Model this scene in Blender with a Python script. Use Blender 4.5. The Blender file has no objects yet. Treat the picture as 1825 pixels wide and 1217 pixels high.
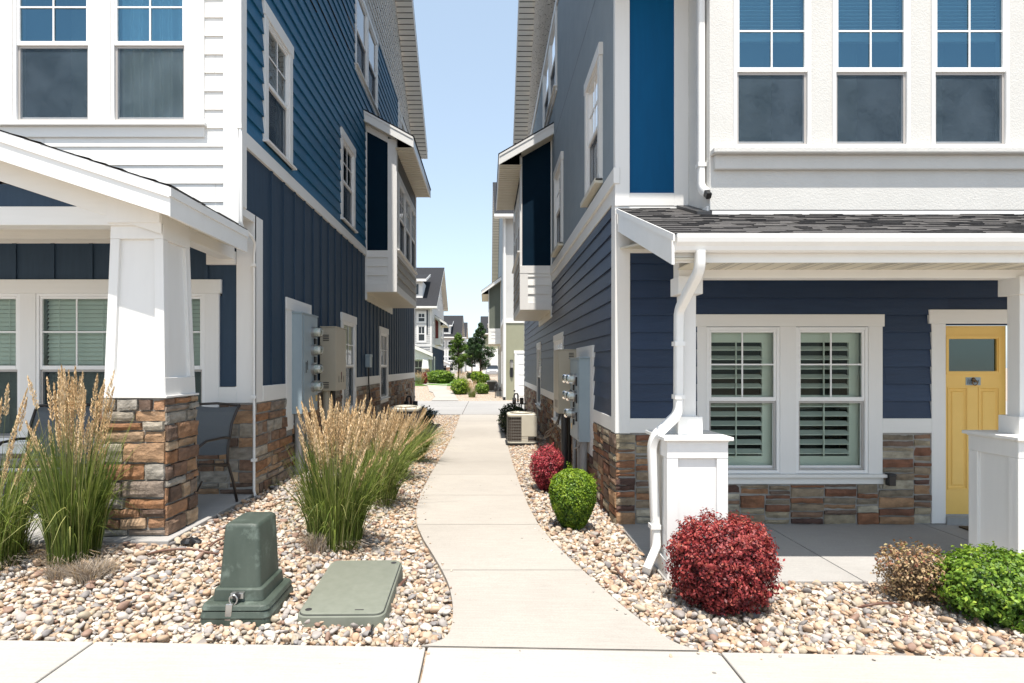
import bpy, math, random
import numpy as np
from mathutils import Vector, Matrix, noise as mnoise
R = math.radians
random.seed(7)
rng = np.random.default_rng(11)
scn = bpy.context.scene
col = scn.collection

# ------------------------------------------------------------------ camera
CAMZ = 1.75
F = 1050.0            # focal length in pixels of the 1825 px wide photograph
VX, VY = 868.0, 652.0 # principal vanishing point
cam = bpy.data.cameras.new('camera')
camo = bpy.data.objects.new('camera', cam)
col.objects.link(camo)
scn.camera = camo
camo.location = (0, 0, CAMZ)
camo.rotation_euler = (R(90), 0, 0)
cam.sensor_width = 36.0
cam.lens = F / 1825.0 * 36.0
cam.shift_x = (912.5 - VX) / 1825.0
cam.shift_y = (VY - 608.5) / 1825.0
cam.clip_start = 0.05
cam.clip_end = 3000

# ------------------------------------------------------------------ sky + sun
SUN = Vector((-0.016, -0.335, 1.0)).normalized()      # towards the sun
elev = math.asin(SUN.z)
azim = math.atan2(SUN.x, SUN.y)
world = bpy.data.worlds.new('World')
scn.world = world
world.use_nodes = True
wn = world.node_tree.nodes; wl = world.node_tree.links
wn.clear()
wo = wn.new('ShaderNodeOutputWorld'); bg = wn.new('ShaderNodeBackground')
sky = wn.new('ShaderNodeTexSky')
sky.sky_type = 'NISHITA'
sky.sun_disc = False
sky.sun_elevation = elev
sky.sun_rotation = azim
sky.air_density = 1.0
sky.dust_density = 3.2
sky.ozone_density = 1.0
sky.altitude = 1300
bg.inputs['Strength'].default_value = 0.15
hz_ = wn.new('ShaderNodeHueSaturation'); hz_.inputs['Saturation'].default_value = 0.75   # thin summer haze
ti = wn.new('ShaderNodeMix'); ti.data_type = 'RGBA'; ti.blend_type = 'MULTIPLY'; ti.inputs[0].default_value = 1.0; ti.inputs[7].default_value = (1.0, .975, .90, 1)
wl.new(sky.outputs[0], hz_.inputs['Color']); wl.new(hz_.outputs[0], ti.inputs[6]); hv = wn.new('ShaderNodeMix'); hv.data_type = 'RGBA'; hv.inputs[0].default_value = 0.58; hv.inputs[7].default_value = (1.10, 1.52, 1.98, 1)   # even milky haze over the clear-sky model
wl.new(ti.outputs[2], hv.inputs[6]); wl.new(hv.outputs[2], bg.inputs[0]); wl.new(bg.outputs[0], wo.inputs[0])
sl = bpy.data.lights.new('sun', 'SUN')
sl.energy = 2.9
sl.angle = R(0.53)
sl.color = (1.0, 0.935, 0.85)
so = bpy.data.objects.new('sun', sl)
col.objects.link(so)
so.rotation_euler = (-SUN).to_track_quat('-Z', 'Y').to_euler()
so.location = (0, 0, 30)
scn.view_settings.view_transform = 'Standard'
scn.view_settings.look = 'None'
scn.view_settings.gamma = 1.0
scn.view_settings.exposure = 1.45

# ------------------------------------------------------------------ helpers
def px(x, D): return (x - VX) * D / F
def pz(y, D): return CAMZ + (VY - y) * D / F
def lerp(a, b, t): return a + (b - a) * t
def clamp(t, a=0.0, b=1.0): return max(a, min(b, t))
def sstep(a, b, x):
    t = clamp((x - a) / (b - a)); return t * t * (3 - 2 * t)

def tag(o, label=None, cat=None, group=None, kind=None):
    if label: o['label'] = label
    if cat: o['category'] = cat
    if group: o['group'] = group
    if kind: o['kind'] = kind
    return o

def thing(name, loc, label, cat, group=None):
    o = bpy.data.objects.new(name, None)
    o.empty_display_size = 0.2
    col.objects.link(o)
    o.location = loc
    return tag(o, label, cat, group)

def rootloc(p):
    while p.parent: p = p.parent
    return Vector(p.location)

def np_mesh(name, V, faces_n, idx, mat, parent=None, tint=None, smooth=False, origin=None, tint2=None):
    """V (n,3) array, faces_n loops per face (int), idx flat loop indices."""
    V = np.asarray(V, dtype=np.float32)
    off = Vector((0, 0, 0))
    if parent is not None: off = rootloc(parent)
    elif origin is not None: off = Vector(origin)
    V = V - np.array(off, dtype=np.float32)
    me = bpy.data.meshes.new(name)
    nf = len(idx) // faces_n
    me.vertices.add(len(V)); me.vertices.foreach_set('co', V.ravel())
    me.loops.add(len(idx)); me.loops.foreach_set('vertex_index', np.asarray(idx, dtype=np.int32))
    me.polygons.add(nf)
    me.polygons.foreach_set('loop_start', np.arange(0, nf * faces_n, faces_n, dtype=np.int32))
    me.polygons.foreach_set('loop_total', np.full(nf, faces_n, dtype=np.int32))
    me.update(calc_edges=True)
    if smooth: me.polygons.foreach_set('use_smooth', np.ones(nf, dtype=bool))
    if tint is not None:
        a = me.attributes.new('tint', 'FLOAT', 'FACE'); a.data.foreach_set('value', np.asarray(tint, dtype=np.float32))
    me.materials.append(mat)
    o = bpy.data.objects.new(name, me); col.objects.link(o)
    if parent is not None: o.parent = parent
    elif origin is not None: o.location = off
    return o

class Fr:
    """wall frame: u runs along the wall, z up, o outwards"""
    def __init__(s, kind, c, n):
        s.kind = kind; s.c = c; s.n = n     # kind 'x': u = world x, wall at y=c ; kind 'y': u = world y, wall at x=c
    def P(s, u, z, o):
        return (u, s.c + s.n * o, z) if s.kind == 'x' else (s.c + s.n * o, u, z)

class MB:
    def __init__(s): s.v = []; s.f = []; s.t = []
    def face(s, pts, t=0.0):
        i = len(s.v); s.v.extend(pts); s.f.append(tuple(range(i, i + len(pts)))); s.t.append(t)
    def hexa(s, p, t=0.0):
        """p: 8 points, bottom 0-3 then top 4-7"""
        i = len(s.v); s.v.extend([tuple(q) for q in p])
        a = Vector(p[1]) - Vector(p[0]); b = Vector(p[3]) - Vector(p[0]); c = Vector(p[4]) - Vector(p[0])
        fs = [(0, 3, 2, 1), (4, 5, 6, 7), (0, 1, 5, 4), (1, 2, 6, 5), (2, 3, 7, 6), (3, 0, 4, 7)]
        if a.cross(b).dot(c) < 0: fs = [f[::-1] for f in fs]
        for f in fs: s.f.append(tuple(i + k for k in f)); s.t.append(t)
    def box(s, x0, x1, y0, y1, z0, z1, t=0.0):
        s.hexa([(x0, y0, z0), (x1, y0, z0), (x1, y1, z0), (x0, y1, z0), (x0, y0, z1), (x1, y0, z1), (x1, y1, z1), (x0, y1, z1)], t)
    def fb(s, fr, u0, u1, z0, z1, o0, o1, t=0.0):
        P = fr.P
        s.hexa([P(u0, z0, o0), P(u1, z0, o0), P(u1, z0, o1), P(u0, z0, o1), P(u0, z1, o0), P(u1, z1, o0), P(u1, z1, o1), P(u0, z1, o1)], t)
    def fq(s, fr, u0, u1, z0, z1, o, t=0.0):
        P = fr.P; s.face([P(u0, z0, o), P(u1, z0, o), P(u1, z1, o), P(u0, z1, o)], t)
    def frame(s, fr, u0, u1, z0, z1, w, o0, o1, wb=None, t=0.0):
        wb = w if wb is None else wb
        s.fb(fr, u0, u0 + w, z0, z1, o0, o1, t); s.fb(fr, u1 - w, u1, z0, z1, o0, o1, t)
        s.fb(fr, u0 + w, u1 - w, z1 - w, z1, o0, o1, t); s.fb(fr, u0 + w, u1 - w, z0, z0 + wb, o0, o1, t)
    def loft(s, rings, t=0.0, cap0=True, cap1=True):
        n = len(rings[0]); i = len(s.v)
        for r in rings: s.v.extend([tuple(q) for q in r])
        for k in range(len(rings) - 1):
            for j in range(n):
                a = i + k * n + j; b = i + k * n + (j + 1) % n
                s.f.append((a, b, b + n, a + n)); s.t.append(t)
        if cap0: s.f.append(tuple(i + j for j in range(n))[::-1]); s.t.append(t)
        if cap1: s.f.append(tuple(i + (len(rings) - 1) * n + j for j in range(n))); s.t.append(t)
    def tube(s, path, r, n=8, t=0.0, ry=None, up=None):
        path = [Vector(p) for p in path]; rings = []
        rr = r if isinstance(r, (list, tuple)) else [r] * len(path)
        prev = None
        for k, p in enumerate(path):
            if k == 0: d = path[1] - p
            elif k == len(path) - 1: d = p - path[k - 1]
            else: d = (path[k + 1] - p).normalized() + (p - path[k - 1]).normalized()
            d.normalize()
            if prev is None:
                ref = Vector(up) if up else (Vector((0, 0, 1)) if abs(d.z) < 0.9 else Vector((1, 0, 0)))
                a = d.cross(ref).normalized()
            else:
                a = (prev - d * prev.dot(d)).normalized()
            prev = a
            b = d.cross(a).normalized()
            q = ry if ry else rr[k]
            if ry is None: q = rr[k]
            rings.append([p + a * (math.cos(2 * math.pi * j / n) * rr[k]) + b * (math.sin(2 * math.pi * j / n) * q) for j in range(n)])
        s.loft(rings, t)
    def rtube(s, path, hw, hd, up, t=0.0):
        """rectangular pipe (downspout); up = reference across direction"""
        path = [Vector(p) for p in path]; rings = []
        a = Vector(up).normalized()
        for k, p in enumerate(path):
            if k == 0: d = path[1] - p
            elif k == len(path) - 1: d = p - path[k - 1]
            else: d = (path[k + 1] - p).normalized() + (p - path[k - 1]).normalized()
            d.normalize(); b = d.cross(a).normalized(); aa = b.cross(d).normalized()
            ring = []
            c = 0.25
            for (q, w) in ((-1, -1 + c), (-1 + c, -1), (1 - c, -1), (1, -1 + c), (1, 1 - c), (1 - c, 1), (-1 + c, 1), (-1, 1 - c)):
                ring.append(p + aa * q * hw + b * w * hd)
            rings.append(ring)
        s.loft(rings, t)
    def disc(s, c, axis, r, h, n=16, t=0.0, r2=None):
        c = Vector(c); ax = Vector(axis).normalized()
        ref = Vector((0, 0, 1)) if abs(ax.z) < 0.9 else Vector((1, 0, 0))
        a = ax.cross(ref).normalized(); b = ax.cross(a)
        r2 = r if r2 is None else r2
        s.loft([[c + (a * math.cos(2 * math.pi * j / n) + b * math.sin(2 * math.pi * j / n)) * r for j in range(n)],
                [c + ax * h + (a * math.cos(2 * math.pi * j / n) + b * math.sin(2 * math.pi * j / n)) * r2 for j in range(n)]], t)
    def groups(s, tol=.03):
        """face groups whose bounding boxes touch"""
        par = list(range(len(s.v)))
        def find(a):
            while par[a] != a: par[a] = par[par[a]]; a = par[a]
            return a
        for f in s.f:
            r = find(f[0])
            for k in f[1:]: par[find(k)] = r
        comp = {}
        for i, f in enumerate(s.f): comp.setdefault(find(f[0]), []).append(i)
        cs = list(comp.values()); n = len(cs)
        if n > 2500: return None
        lo = np.array([np.min([s.v[k] for i in c for k in s.f[i]], axis=0) for c in cs]) - tol / 2
        hi = np.array([np.max([s.v[k] for i in c for k in s.f[i]], axis=0) for c in cs]) + tol / 2
        lab = -np.ones(n, int); g = 0
        for i in range(n):
            if lab[i] >= 0: continue
            st = [i]; lab[i] = g
            while st:
                a = st.pop(); m = (lab < 0) & np.all(lo <= hi[a], axis=1) & np.all(hi >= lo[a], axis=1)
                for b in np.nonzero(m)[0]: lab[b] = g; st.append(int(b))
            g += 1
        return [[i for c, l in zip(cs, lab) if l == q for i in c] for q in range(g)]
    def sub(s, faces):
        m = MB(); mp = {}
        for i in faces:
            f = []
            for k in s.f[i]:
                if k not in mp: mp[k] = len(m.v); m.v.append(s.v[k])
                f.append(mp[k])
            m.f.append(tuple(f)); m.t.append(s.t[i])
        return m
    SPLIT = {'trim', 'corner_board', 'stone_base', 'bay_panel', 'bay_siding', 'flashing', 'window_sill', 'mortar', 'siding', 'board_and_batten', 'breaker', 'louvre', 'bolt', 'wall', 'rake_board', 'bay_rake_board', 'porch_fascia', 'porch_beam', 'porch_soffit', 'bay_soffit', 'post', 'gable_siding', 'stucco_wall', 'cable', 'cross_bar', 'pane', 'control_joint', 'overhang', 'bay_floor'}
    def build(s, name, mat, parent=None, smooth=False, bevel=0.0, origin=None, seg=2, autos=None):
        if name in MB.SPLIT and parent is not None:
            gs = s.groups()
            if gs and 1 < len(gs) <= 40:
                return [s.sub(g).build_one(name, mat, parent, smooth, bevel, origin, seg, autos) for g in gs][0]
        return s.build_one(name, mat, parent, smooth, bevel, origin, seg, autos)
    def build_one(s, name, mat, parent=None, smooth=False, bevel=0.0, origin=None, seg=2, autos=None):
        off = Vector((0, 0, 0))
        if parent is not None: off = rootloc(parent)
        elif origin is not None: off = Vector(origin)
        me = bpy.data.meshes.new(name)
        me.from_pydata([(v[0] - off.x, v[1] - off.y, v[2] - off.z) for v in s.v], [], s.f)
        a = me.attributes.new('tint', 'FLOAT', 'FACE'); a.data.foreach_set('value', s.t)
        me.materials.append(mat)
        if smooth or autos: me.polygons.foreach_set('use_smooth', [True] * len(s.f))
        if autos:
            me.set_sharp_from_angle(angle=R(autos))
        me.update()
        o = bpy.data.objects.new(name, me); col.objects.link(o)
        if parent is not None: o.parent = parent
        elif origin is not None: o.location = off
        if bevel > 0:
            m = o.modifiers.new('bevel', 'BEVEL'); m.width = bevel; m.segments = seg; m.limit_method = 'ANGLE'; m.angle_limit = R(40)
        return o

def rrect(cx, cy, z, hx, hy, r, n=4):
    pts = []
    for (sx, sy, a0) in ((1, 1, 0), (-1, 1, 90), (-1, -1, 180), (1, -1, 270)):
        for k in range(n + 1):
            a = R(a0 + 90 * k / n)
            pts.append((cx + sx * (hx - r) + r * math.cos(a), cy + sy * (hy - r) + r * math.sin(a), z))
    return pts

def copy_tree(o, parent=None):
    c = o.copy(); col.objects.link(c)
    if parent is not None: c.parent = parent
    for ch in list(o.children): copy_tree(ch, c)
    return c

# ------------------------------------------------------------------ materials
MATS = {}
def pmat(name, c1, c2=None, nscale=6.0, stretch=(1, 1, 1), rough=0.6, bump=0.0, bscale=40.0, bstretch=None, metallic=0.0,
         ramp=None, const=False, tintmix=0.0, detail=4.0, spec=0.5, var=0.0, voro=0.0, coat=0.0, trans=0.0, bdist=0.01, dirt=None):
    m = bpy.data.materials.new(name); m.use_nodes = True
    nt = m.node_tree; n = nt.nodes; l = nt.links
    b = n['Principled BSDF']
    b.inputs['Roughness'].default_value = rough
    b.inputs['Metallic'].default_value = metallic
    b.inputs['Specular IOR Level'].default_value = spec
    if coat: b.inputs['Coat Weight'].default_value = coat
    tc = n.new('ShaderNodeTexCoord')
    def mp(st):
        q = n.new('ShaderNodeMapping'); q.inputs['Scale'].default_value = st; l.new(tc.outputs['Object'], q.inputs['Vector']); return q
    colour = None
    if ramp:
        at = n.new('ShaderNodeAttribute'); at.attribute_name = 'tint'
        rp = n.new('ShaderNodeValToRGB')
        if const: rp.color_ramp.interpolation = 'CONSTANT'
        els = rp.color_ramp.elements
        while len(els) < len(ramp): els.new(0.5)
        for i, c in enumerate(ramp):
            els[i].position = i / (len(ramp) if const else max(1, len(ramp) - 1)); els[i].color = (*c, 1)
        l.new(at.outputs['Fac'], rp.inputs[0]); colour = rp.outputs[0]
    if c2 is not None or (ramp and var):
        nz = n.new('ShaderNodeTexNoise'); nz.inputs['Scale'].default_value = nscale; nz.inputs['Detail'].default_value = detail
        nz.inputs['Roughness'].default_value = 0.6
        l.new(mp(stretch).outputs[0], nz.inputs['Vector'])
        cr = n.new('ShaderNodeMapRange'); cr.inputs[1].default_value = 0.3; cr.inputs[2].default_value = 0.7
        l.new(nz.outputs[0], cr.inputs[0])
        if colour is None:
            mx = n.new('ShaderNodeMix'); mx.data_type = 'RGBA'
            mx.inputs[6].default_value = (*c1, 1); mx.inputs[7].default_value = (*c2, 1)
            l.new(cr.outputs[0], mx.inputs[0]); colour = mx.outputs[2]
        else:
            hs = n.new('ShaderNodeHueSaturation')
            m2 = n.new('ShaderNodeMapRange'); m2.inputs[3].default_value = 1 - var; m2.inputs[4].default_value = 1 + var
            l.new(cr.outputs[0], m2.inputs[0]); l.new(m2.outputs[0], hs.inputs['Value']); l.new(colour, hs.inputs['Color']); colour = hs.outputs[0]
    if tintmix and not ramp:
        at = n.new('ShaderNodeAttribute'); at.attribute_name = 'tint'
        hs = n.new('ShaderNodeHueSaturation')
        m2 = n.new('ShaderNodeMapRange'); m2.inputs[3].default_value = 1 - tintmix; m2.inputs[4].default_value = 1 + tintmix
        l.new(at.outputs['Fac'], m2.inputs[0]); l.new(m2.outputs[0], hs.inputs['Value'])
        if colour is None: hs.inputs['Color'].default_value = (*c1, 1)
        else: l.new(colour, hs.inputs['Color'])
        colour = hs.outputs[0]
    if dirt:   # (colour, scale, threshold, amount)
        nz = n.new('ShaderNodeTexNoise'); nz.inputs['Scale'].default_value = dirt[1]; nz.inputs['Detail'].default_value = 8; nz.inputs['Roughness'].default_value = 0.7
        l.new(tc.outputs['Object'], nz.inputs['Vector'])
        cr = n.new('ShaderNodeMapRange'); cr.inputs[1].default_value = dirt[2]; cr.inputs[2].default_value = dirt[2] + 0.15; cr.inputs[4].default_value = dirt[3]
        l.new(nz.outputs[0], cr.inputs[0])
        mx = n.new('ShaderNodeMix'); mx.data_type = 'RGBA'
        if colour is None: mx.inputs[6].default_value = (*c1, 1)
        else: l.new(colour, mx.inputs[6])
        mx.inputs[7].default_value = (*dirt[0], 1)
        l.new(cr.outputs[0], mx.inputs[0]); colour = mx.outputs[2]
    if colour is None: b.inputs['Base Color'].default_value = (*c1, 1)
    else: l.new(colour, b.inputs['Base Color'])
    if bump:
        if voro:
            nb = n.new('ShaderNodeTexVoronoi'); nb.inputs['Scale'].default_value = bscale; ob = nb.outputs['Distance']
        else:
            nb = n.new('ShaderNodeTexNoise'); nb.inputs['Scale'].default_value = bscale; nb.inputs['Detail'].default_value = 5; ob = nb.outputs[0]
            nb.inputs['Roughness'].default_value = 0.65
        l.new(mp(bstretch or (1, 1, 1)).outputs[0], nb.inputs['Vector'])
        bp = n.new('ShaderNodeBump'); bp.inputs['Strength'].default_value = bump; bp.inputs['Distance'].default_value = bdist
        l.new(ob, bp.inputs['Height']); l.new(bp.outputs[0], b.inputs['Normal'])
    if trans:
        out = n['Material Output']; tr = n.new('ShaderNodeBsdfTranslucent'); ms = n.new('ShaderNodeMixShader'); ms.inputs[0].default_value = trans
        if colour is not None: l.new(colour, tr.inputs[0])
        else: tr.inputs[0].default_value = (*c1, 1)
        l.new(b.outputs[0], ms.inputs[1]); l.new(tr.outputs[0], ms.inputs[2]); l.new(ms.outputs[0], out.inputs[0])
    return m

GR = (1, 1, 9)    # horizontal wood grain
GRV = (9, 9, 1)   # vertical wood grain
M = {}
M['trim'] = pmat('white_trim_paint', (.76, .755, .73), (.735, .73, .705), nscale=3, stretch=GR, rough=.5, bump=.15, bscale=22, bstretch=GR, bdist=.004, dirt=((.60, .57, .52), 2.2, .66, .35))
M['trimv'] = pmat('white_trim_paint_upright', (.76, .755, .735), (.74, .735, .715), nscale=3, stretch=GRV, rough=.5, bump=.10, bscale=22, bstretch=GRV, bdist=.003, dirt=((.60, .57, .52), 2.2, .66, .35))
M['whitelap'] = pmat('white_lap_siding', (.78, .775, .75), (.72, .715, .69), nscale=3, stretch=GR, rough=.55, bump=.35, bscale=20, bstretch=GR, bdist=.005, tintmix=.03)
M['navylap'] = pmat('navy_lap_siding', (.014, .115, .225), (.011, .096, .19), nscale=2.5, stretch=GR, spec=.3, rough=.5, bump=.35, bscale=20, bstretch=GR, bdist=.005, tintmix=.10)
M['navylap2'] = pmat('dark_blue_lap_siding', (.0165, .037, .084), (.012, .029, .068), nscale=2.5, stretch=GR, spec=.4, rough=.42, bump=.45, bscale=20, bstretch=GR, bdist=.006, tintmix=.12)
M['bnb'] = pmat('slate_board_batten', (.033, .060, .098), (.027, .050, .083), nscale=2.5, stretch=GRV, spec=.25, rough=.6, bump=.3, bscale=60, bdist=.003, tintmix=.05)
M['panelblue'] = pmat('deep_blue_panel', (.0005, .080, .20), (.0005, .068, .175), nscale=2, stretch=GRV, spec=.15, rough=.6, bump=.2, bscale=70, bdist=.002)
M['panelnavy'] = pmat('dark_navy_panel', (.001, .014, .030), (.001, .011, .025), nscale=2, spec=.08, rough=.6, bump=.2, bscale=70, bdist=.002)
M['stucco'] = pmat('white_stucco', (.61, .605, .58), (.57, .565, .54), nscale=3, rough=.85, bump=.8, bscale=75, bdist=.006, dirt=((.60, .58, .54), 1.3, .62, .35))
M['stuccog'] = pmat('grey_stucco', (.275, .325, .365), (.245, .295, .33), nscale=3, rough=.85, bump=.8, bscale=75, bdist=.006)
M['stuccogreen'] = pmat('sage_stucco', (.30, .30, .21), (.27, .27, .19), nscale=2, rough=.9, bump=.5, bscale=30, bdist=.006)
M['stuccolt'] = pmat('pale_grey_stucco', (.55, .55, .53), (.50, .50, .49), nscale=1.5, rough=.9, bump=.5, bscale=30)
M['shake'] = pmat('white_shake_siding', (.66, .66, .64), (.58, .58, .57), nscale=4, rough=.6, bump=.3, bscale=20, bstretch=GRV, tintmix=.06)
M['greylap'] = pmat('pale_grey_lap', (.50, .50, .49), (.45, .45, .44), nscale=3, stretch=GR, rough=.6, bump=.3, bscale=18, bstretch=GR, tintmix=.04)
M['taupelap'] = pmat('taupe_lap', (.42, .39, .34), (.38, .35, .30), nscale=3, stretch=GR, rough=.6, bump=.3, bscale=18, bstretch=GR, tintmix=.04)
M['soffit'] = pmat('cream_vinyl_soffit', (.66, .62, .51), (.62, .585, .48), nscale=2, rough=.45)
M['soffitn'] = pmat('pale_vinyl_soffit', (.70, .69, .65), (.66, .65, .61), nscale=2, rough=.45)
M['metalw'] = pmat('white_enamel_metal', (.80, .80, .78), (.76, .76, .74), nscale=4, rough=.28, spec=.5, dirt=((.55, .52, .46), 6, .64, .35))
M['vinyl'] = pmat('white_vinyl', (.80, .80, .79), rough=.35)
M['screenframe'] = pmat('grey_screen_frame', (.42, .40, .38), rough=.4)
M['shutter'] = pmat('white_louvre', (.80, .77, .72), rough=.4)
M['blind'] = pmat('white_blind', (.74, .74, .70), rough=.5)
M['curtain'] = pmat('sheer_curtain', (.78, .80, .80), rough=.8, trans=.25)
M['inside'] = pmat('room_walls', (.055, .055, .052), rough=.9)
M['insidelt'] = pmat('bright_room_walls', (.42, .42, .41), rough=.9)
M['dark'] = pmat('dark_metal', (.03, .03, .032), rough=.45)
M['black'] = pmat('black_plastic', (.012, .012, .013), rough=.35)
M['mortar'] = pmat('grey_mortar', (.36, .345, .32), (.28, .27, .25), nscale=14, rough=.95, bump=.8, bscale=90)
STONES_L = [(.25, .125, .06), (.34, .21, .12), (.18, .105, .068), (.34, .30, .24), (.255, .228, .19), (.28, .155, .085), (.38, .28, .185), (.22, .175, .14), (.33, .225, .14), (.12, .078, .056), (.30, .275, .235), (.21, .135, .09)]
STONES_R = [(.17, .075, .042), (.27, .145, .075), (.24, .185, .125), (.19, .155, .11), (.30, .25, .17), (.085, .045, .034), (.37, .33, .25), (.22, .10, .05), (.15, .10, .072), (.31, .185, .10), (.20, .12, .075)]
M['stoneL'] = pmat('rust_ledgestone', None or (.2, .2, .2), ramp=STONES_L, const=True, var=.42, nscale=9, stretch=(1, 1, 2.2), detail=8, rough=.8, bump=.9, bscale=38, bdist=.012, dirt=((.42, .36, .28), 11, .60, .45))
M['stoneR'] = pmat('brown_fieldstone', (.2, .2, .2), ramp=STONES_R, const=True, var=.42, nscale=8, stretch=(1, 1, 1.8), detail=8, rough=.8, bump=.8, bscale=34, bdist=.012, dirt=((.38, .33, .26), 10, .63, .4))
M['shingle'] = pmat('charcoal_shingle', (.1, .1, .1), ramp=[(.050, .047, .047), (.080, .075, .073), (.060, .057, .055), (.11, .104, .10)], var=.3, nscale=60, rough=.95, bump=.6, bscale=300, bdist=.003)
M['roofdark'] = pmat('dark_asphalt_roof', (.040, .041, .045), (.026, .027, .030), nscale=9, stretch=(1, 1, 4), detail=8, rough=.95, spec=.1, bump=.5, bscale=40)
M['yellow'] = pmat('yellow_door_paint', (.84, .55, .15), (.80, .52, .135), nscale=5, rough=.42, bump=.12, bscale=220, bdist=.001, dirt=((.55, .33, .10), 3, .66, .3))
M['padgreen'] = pmat('green_fibreglass', (.030, .044, .033), (.064, .082, .066), nscale=4, stretch=(1, 1, .4), detail=8, rough=.55, bump=.15, bscale=60, bdist=.002, dirt=((.17, .21, .18), 6, .54, .6))
M['lidgreen'] = pmat('sage_polymer_lid', (.150, .163, .128), (.18, .192, .155), nscale=14, detail=8, rough=.75, bump=.3, bscale=300, bdist=.001, dirt=((.25, .255, .21), 5, .60, .5))
M['steel'] = pmat('brushed_steel', (.50, .49, .47), (.42, .41, .40), nscale=20, rough=.3, metallic=.9)
M['brass'] = pmat('bronze_metal', (.20, .13, .07), rough=.25, metallic=.9)
M['meterbox'] = pmat('blue_grey_enamel', (.30, .37, .41), (.27, .34, .38), nscale=3, rough=.4)
M['beigebox'] = pmat('beige_enamel', (.43, .385, .30), (.40, .36, .28), nscale=3, rough=.42)
M['pipegrey'] = pmat('grey_conduit', (.33, .33, .32), (.27, .27, .26), nscale=8, rough=.6)
M['acbeige'] = pmat('ac_beige', (.56, .53, .44), (.52, .49, .40), nscale=4, rough=.45)
M['coil'] = pmat('ac_coil', (.075, .058, .045), (.05, .04, .032), nscale=30, stretch=(8, 8, .5), rough=.7, bump=.8, bscale=60, bstretch=(6, 6, .3))
M['sling'] = pmat('grey_sling_mesh', (.11, .125, .135), (.09, .10, .11), nscale=120, rough=.7)
M['chairmetal'] = pmat('bronze_chair_metal', (.045, .038, .035), rough=.4, metallic=.3)
M['hose'] = pmat('brown_drip_hose', (.15, .075, .05), (.11, .055, .04), nscale=20, rough=.5)
M['bark'] = pmat('bark', (.10, .075, .055), (.06, .045, .035), nscale=12, rough=.9, bump=.5, bscale=30)
M['red'] = pmat('dark_red_panel', (.15, .028, .022), rough=.6)
M['olive'] = pmat('olive_panel', (.11, .125, .10), rough=.7)
M['mat'] = pmat('brown_coir', (.05, .035, .02), (.12, .08, .04), nscale=20, rough=1)
M['garage'] = pmat('white_garage_door', (.72, .72, .70), rough=.5)
M['carpaint'] = pmat('silver_car_paint', (.45, .46, .48), rough=.25, metallic=.4)
M['carglass'] = pmat('dark_car_glass', (.02, .025, .03), rough=.08)
M['tyre'] = pmat('tyre_rubber', (.02, .02, .02), rough=.8)

def concrete(name, c1, c2, joint=False):
    m = pmat(name, c1, c2, nscale=1.1, detail=8, rough=.88, bump=.35, bscale=160, bdist=.002, dirt=((c1[0] * .72, c1[1] * .70, c1[2] * .66), 3.5, .60, .35), tintmix=.035)
    nt = m.node_tree; n = nt.nodes; l = nt.links
    # fine aggregate speckle, broom lines and hairline cracks
    b = n['Principled BSDF']; src = b.inputs['Base Color'].links[0].from_socket
    tc = n.new('ShaderNodeTexCoord'); nz = n.new('ShaderNodeTexNoise'); nz.inputs['Scale'].default_value = 90; nz.inputs['Detail'].default_value = 3
    l.new(tc.outputs['Object'], nz.inputs['Vector'])
    mr = n.new('ShaderNodeMapRange'); mr.inputs[1].default_value = .3; mr.inputs[2].default_value = .7; mr.inputs[3].default_value = .93; mr.inputs[4].default_value = 1.06
    l.new(nz.outputs[0], mr.inputs[0]); hs = n.new('ShaderNodeHueSaturation'); l.new(mr.outputs[0], hs.inputs['Value']); l.new(src, hs.inputs['Color'])
    mp = n.new('ShaderNodeMapping'); mp.inputs['Scale'].default_value = (2.5, 70, 1); l.new(tc.outputs['Object'], mp.inputs['Vector'])
    bn = n.new('ShaderNodeTexNoise'); bn.inputs['Scale'].default_value = 1.5; bn.inputs['Detail'].default_value = 4; l.new(mp.outputs[0], bn.inputs['Vector'])
    m3 = n.new('ShaderNodeMapRange'); m3.inputs[1].default_value = .35; m3.inputs[2].default_value = .65; m3.inputs[3].default_value = .94; m3.inputs[4].default_value = 1.04
    l.new(bn.outputs[0], m3.inputs[0]); h2 = n.new('ShaderNodeHueSaturation'); l.new(m3.outputs[0], h2.inputs['Value']); l.new(hs.outputs[0], h2.inputs['Color'])
    # large weathering patches
    ln = n.new('ShaderNodeTexNoise'); ln.inputs['Scale'].default_value = .55; ln.inputs['Detail'].default_value = 9; ln.inputs['Roughness'].default_value = .72; l.new(tc.outputs['Object'], ln.inputs['Vector'])
    m4 = n.new('ShaderNodeMapRange'); m4.inputs[1].default_value = .38; m4.inputs[2].default_value = .62; m4.inputs[3].default_value = .86; m4.inputs[4].default_value = 1.05
    l.new(ln.outputs[0], m4.inputs[0]); h3 = n.new('ShaderNodeHueSaturation'); l.new(m4.outputs[0], h3.inputs['Value']); l.new(h2.outputs[0], h3.inputs['Color'])
    # a few small dark spots
    vv = n.new('ShaderNodeTexVoronoi'); vv.inputs['Scale'].default_value = 3.2; l.new(tc.outputs['Object'], vv.inputs['Vector'])
    m5 = n.new('ShaderNodeMapRange'); m5.inputs[1].default_value = .030; m5.inputs[2].default_value = .045; m5.inputs[3].default_value = .45; m5.inputs[4].default_value = 1.0
    l.new(vv.outputs['Distance'], m5.inputs[0]); h4 = n.new('ShaderNodeHueSaturation'); l.new(m5.outputs[0], h4.inputs['Value']); l.new(h3.outputs[0], h4.inputs['Color'])
    l.new(h4.outputs[0], b.inputs['Base Color'])
    return m
M['walk'] = concrete('sidewalk_concrete', (.43, .408, .372), (.39, .368, .335))
M['path'] = concrete('path_concrete', (.395, .368, .33), (.355, .33, .295))
M['slab'] = concrete('porch_concrete', (.36, .35, .335), (.32, .312, .30))
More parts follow.
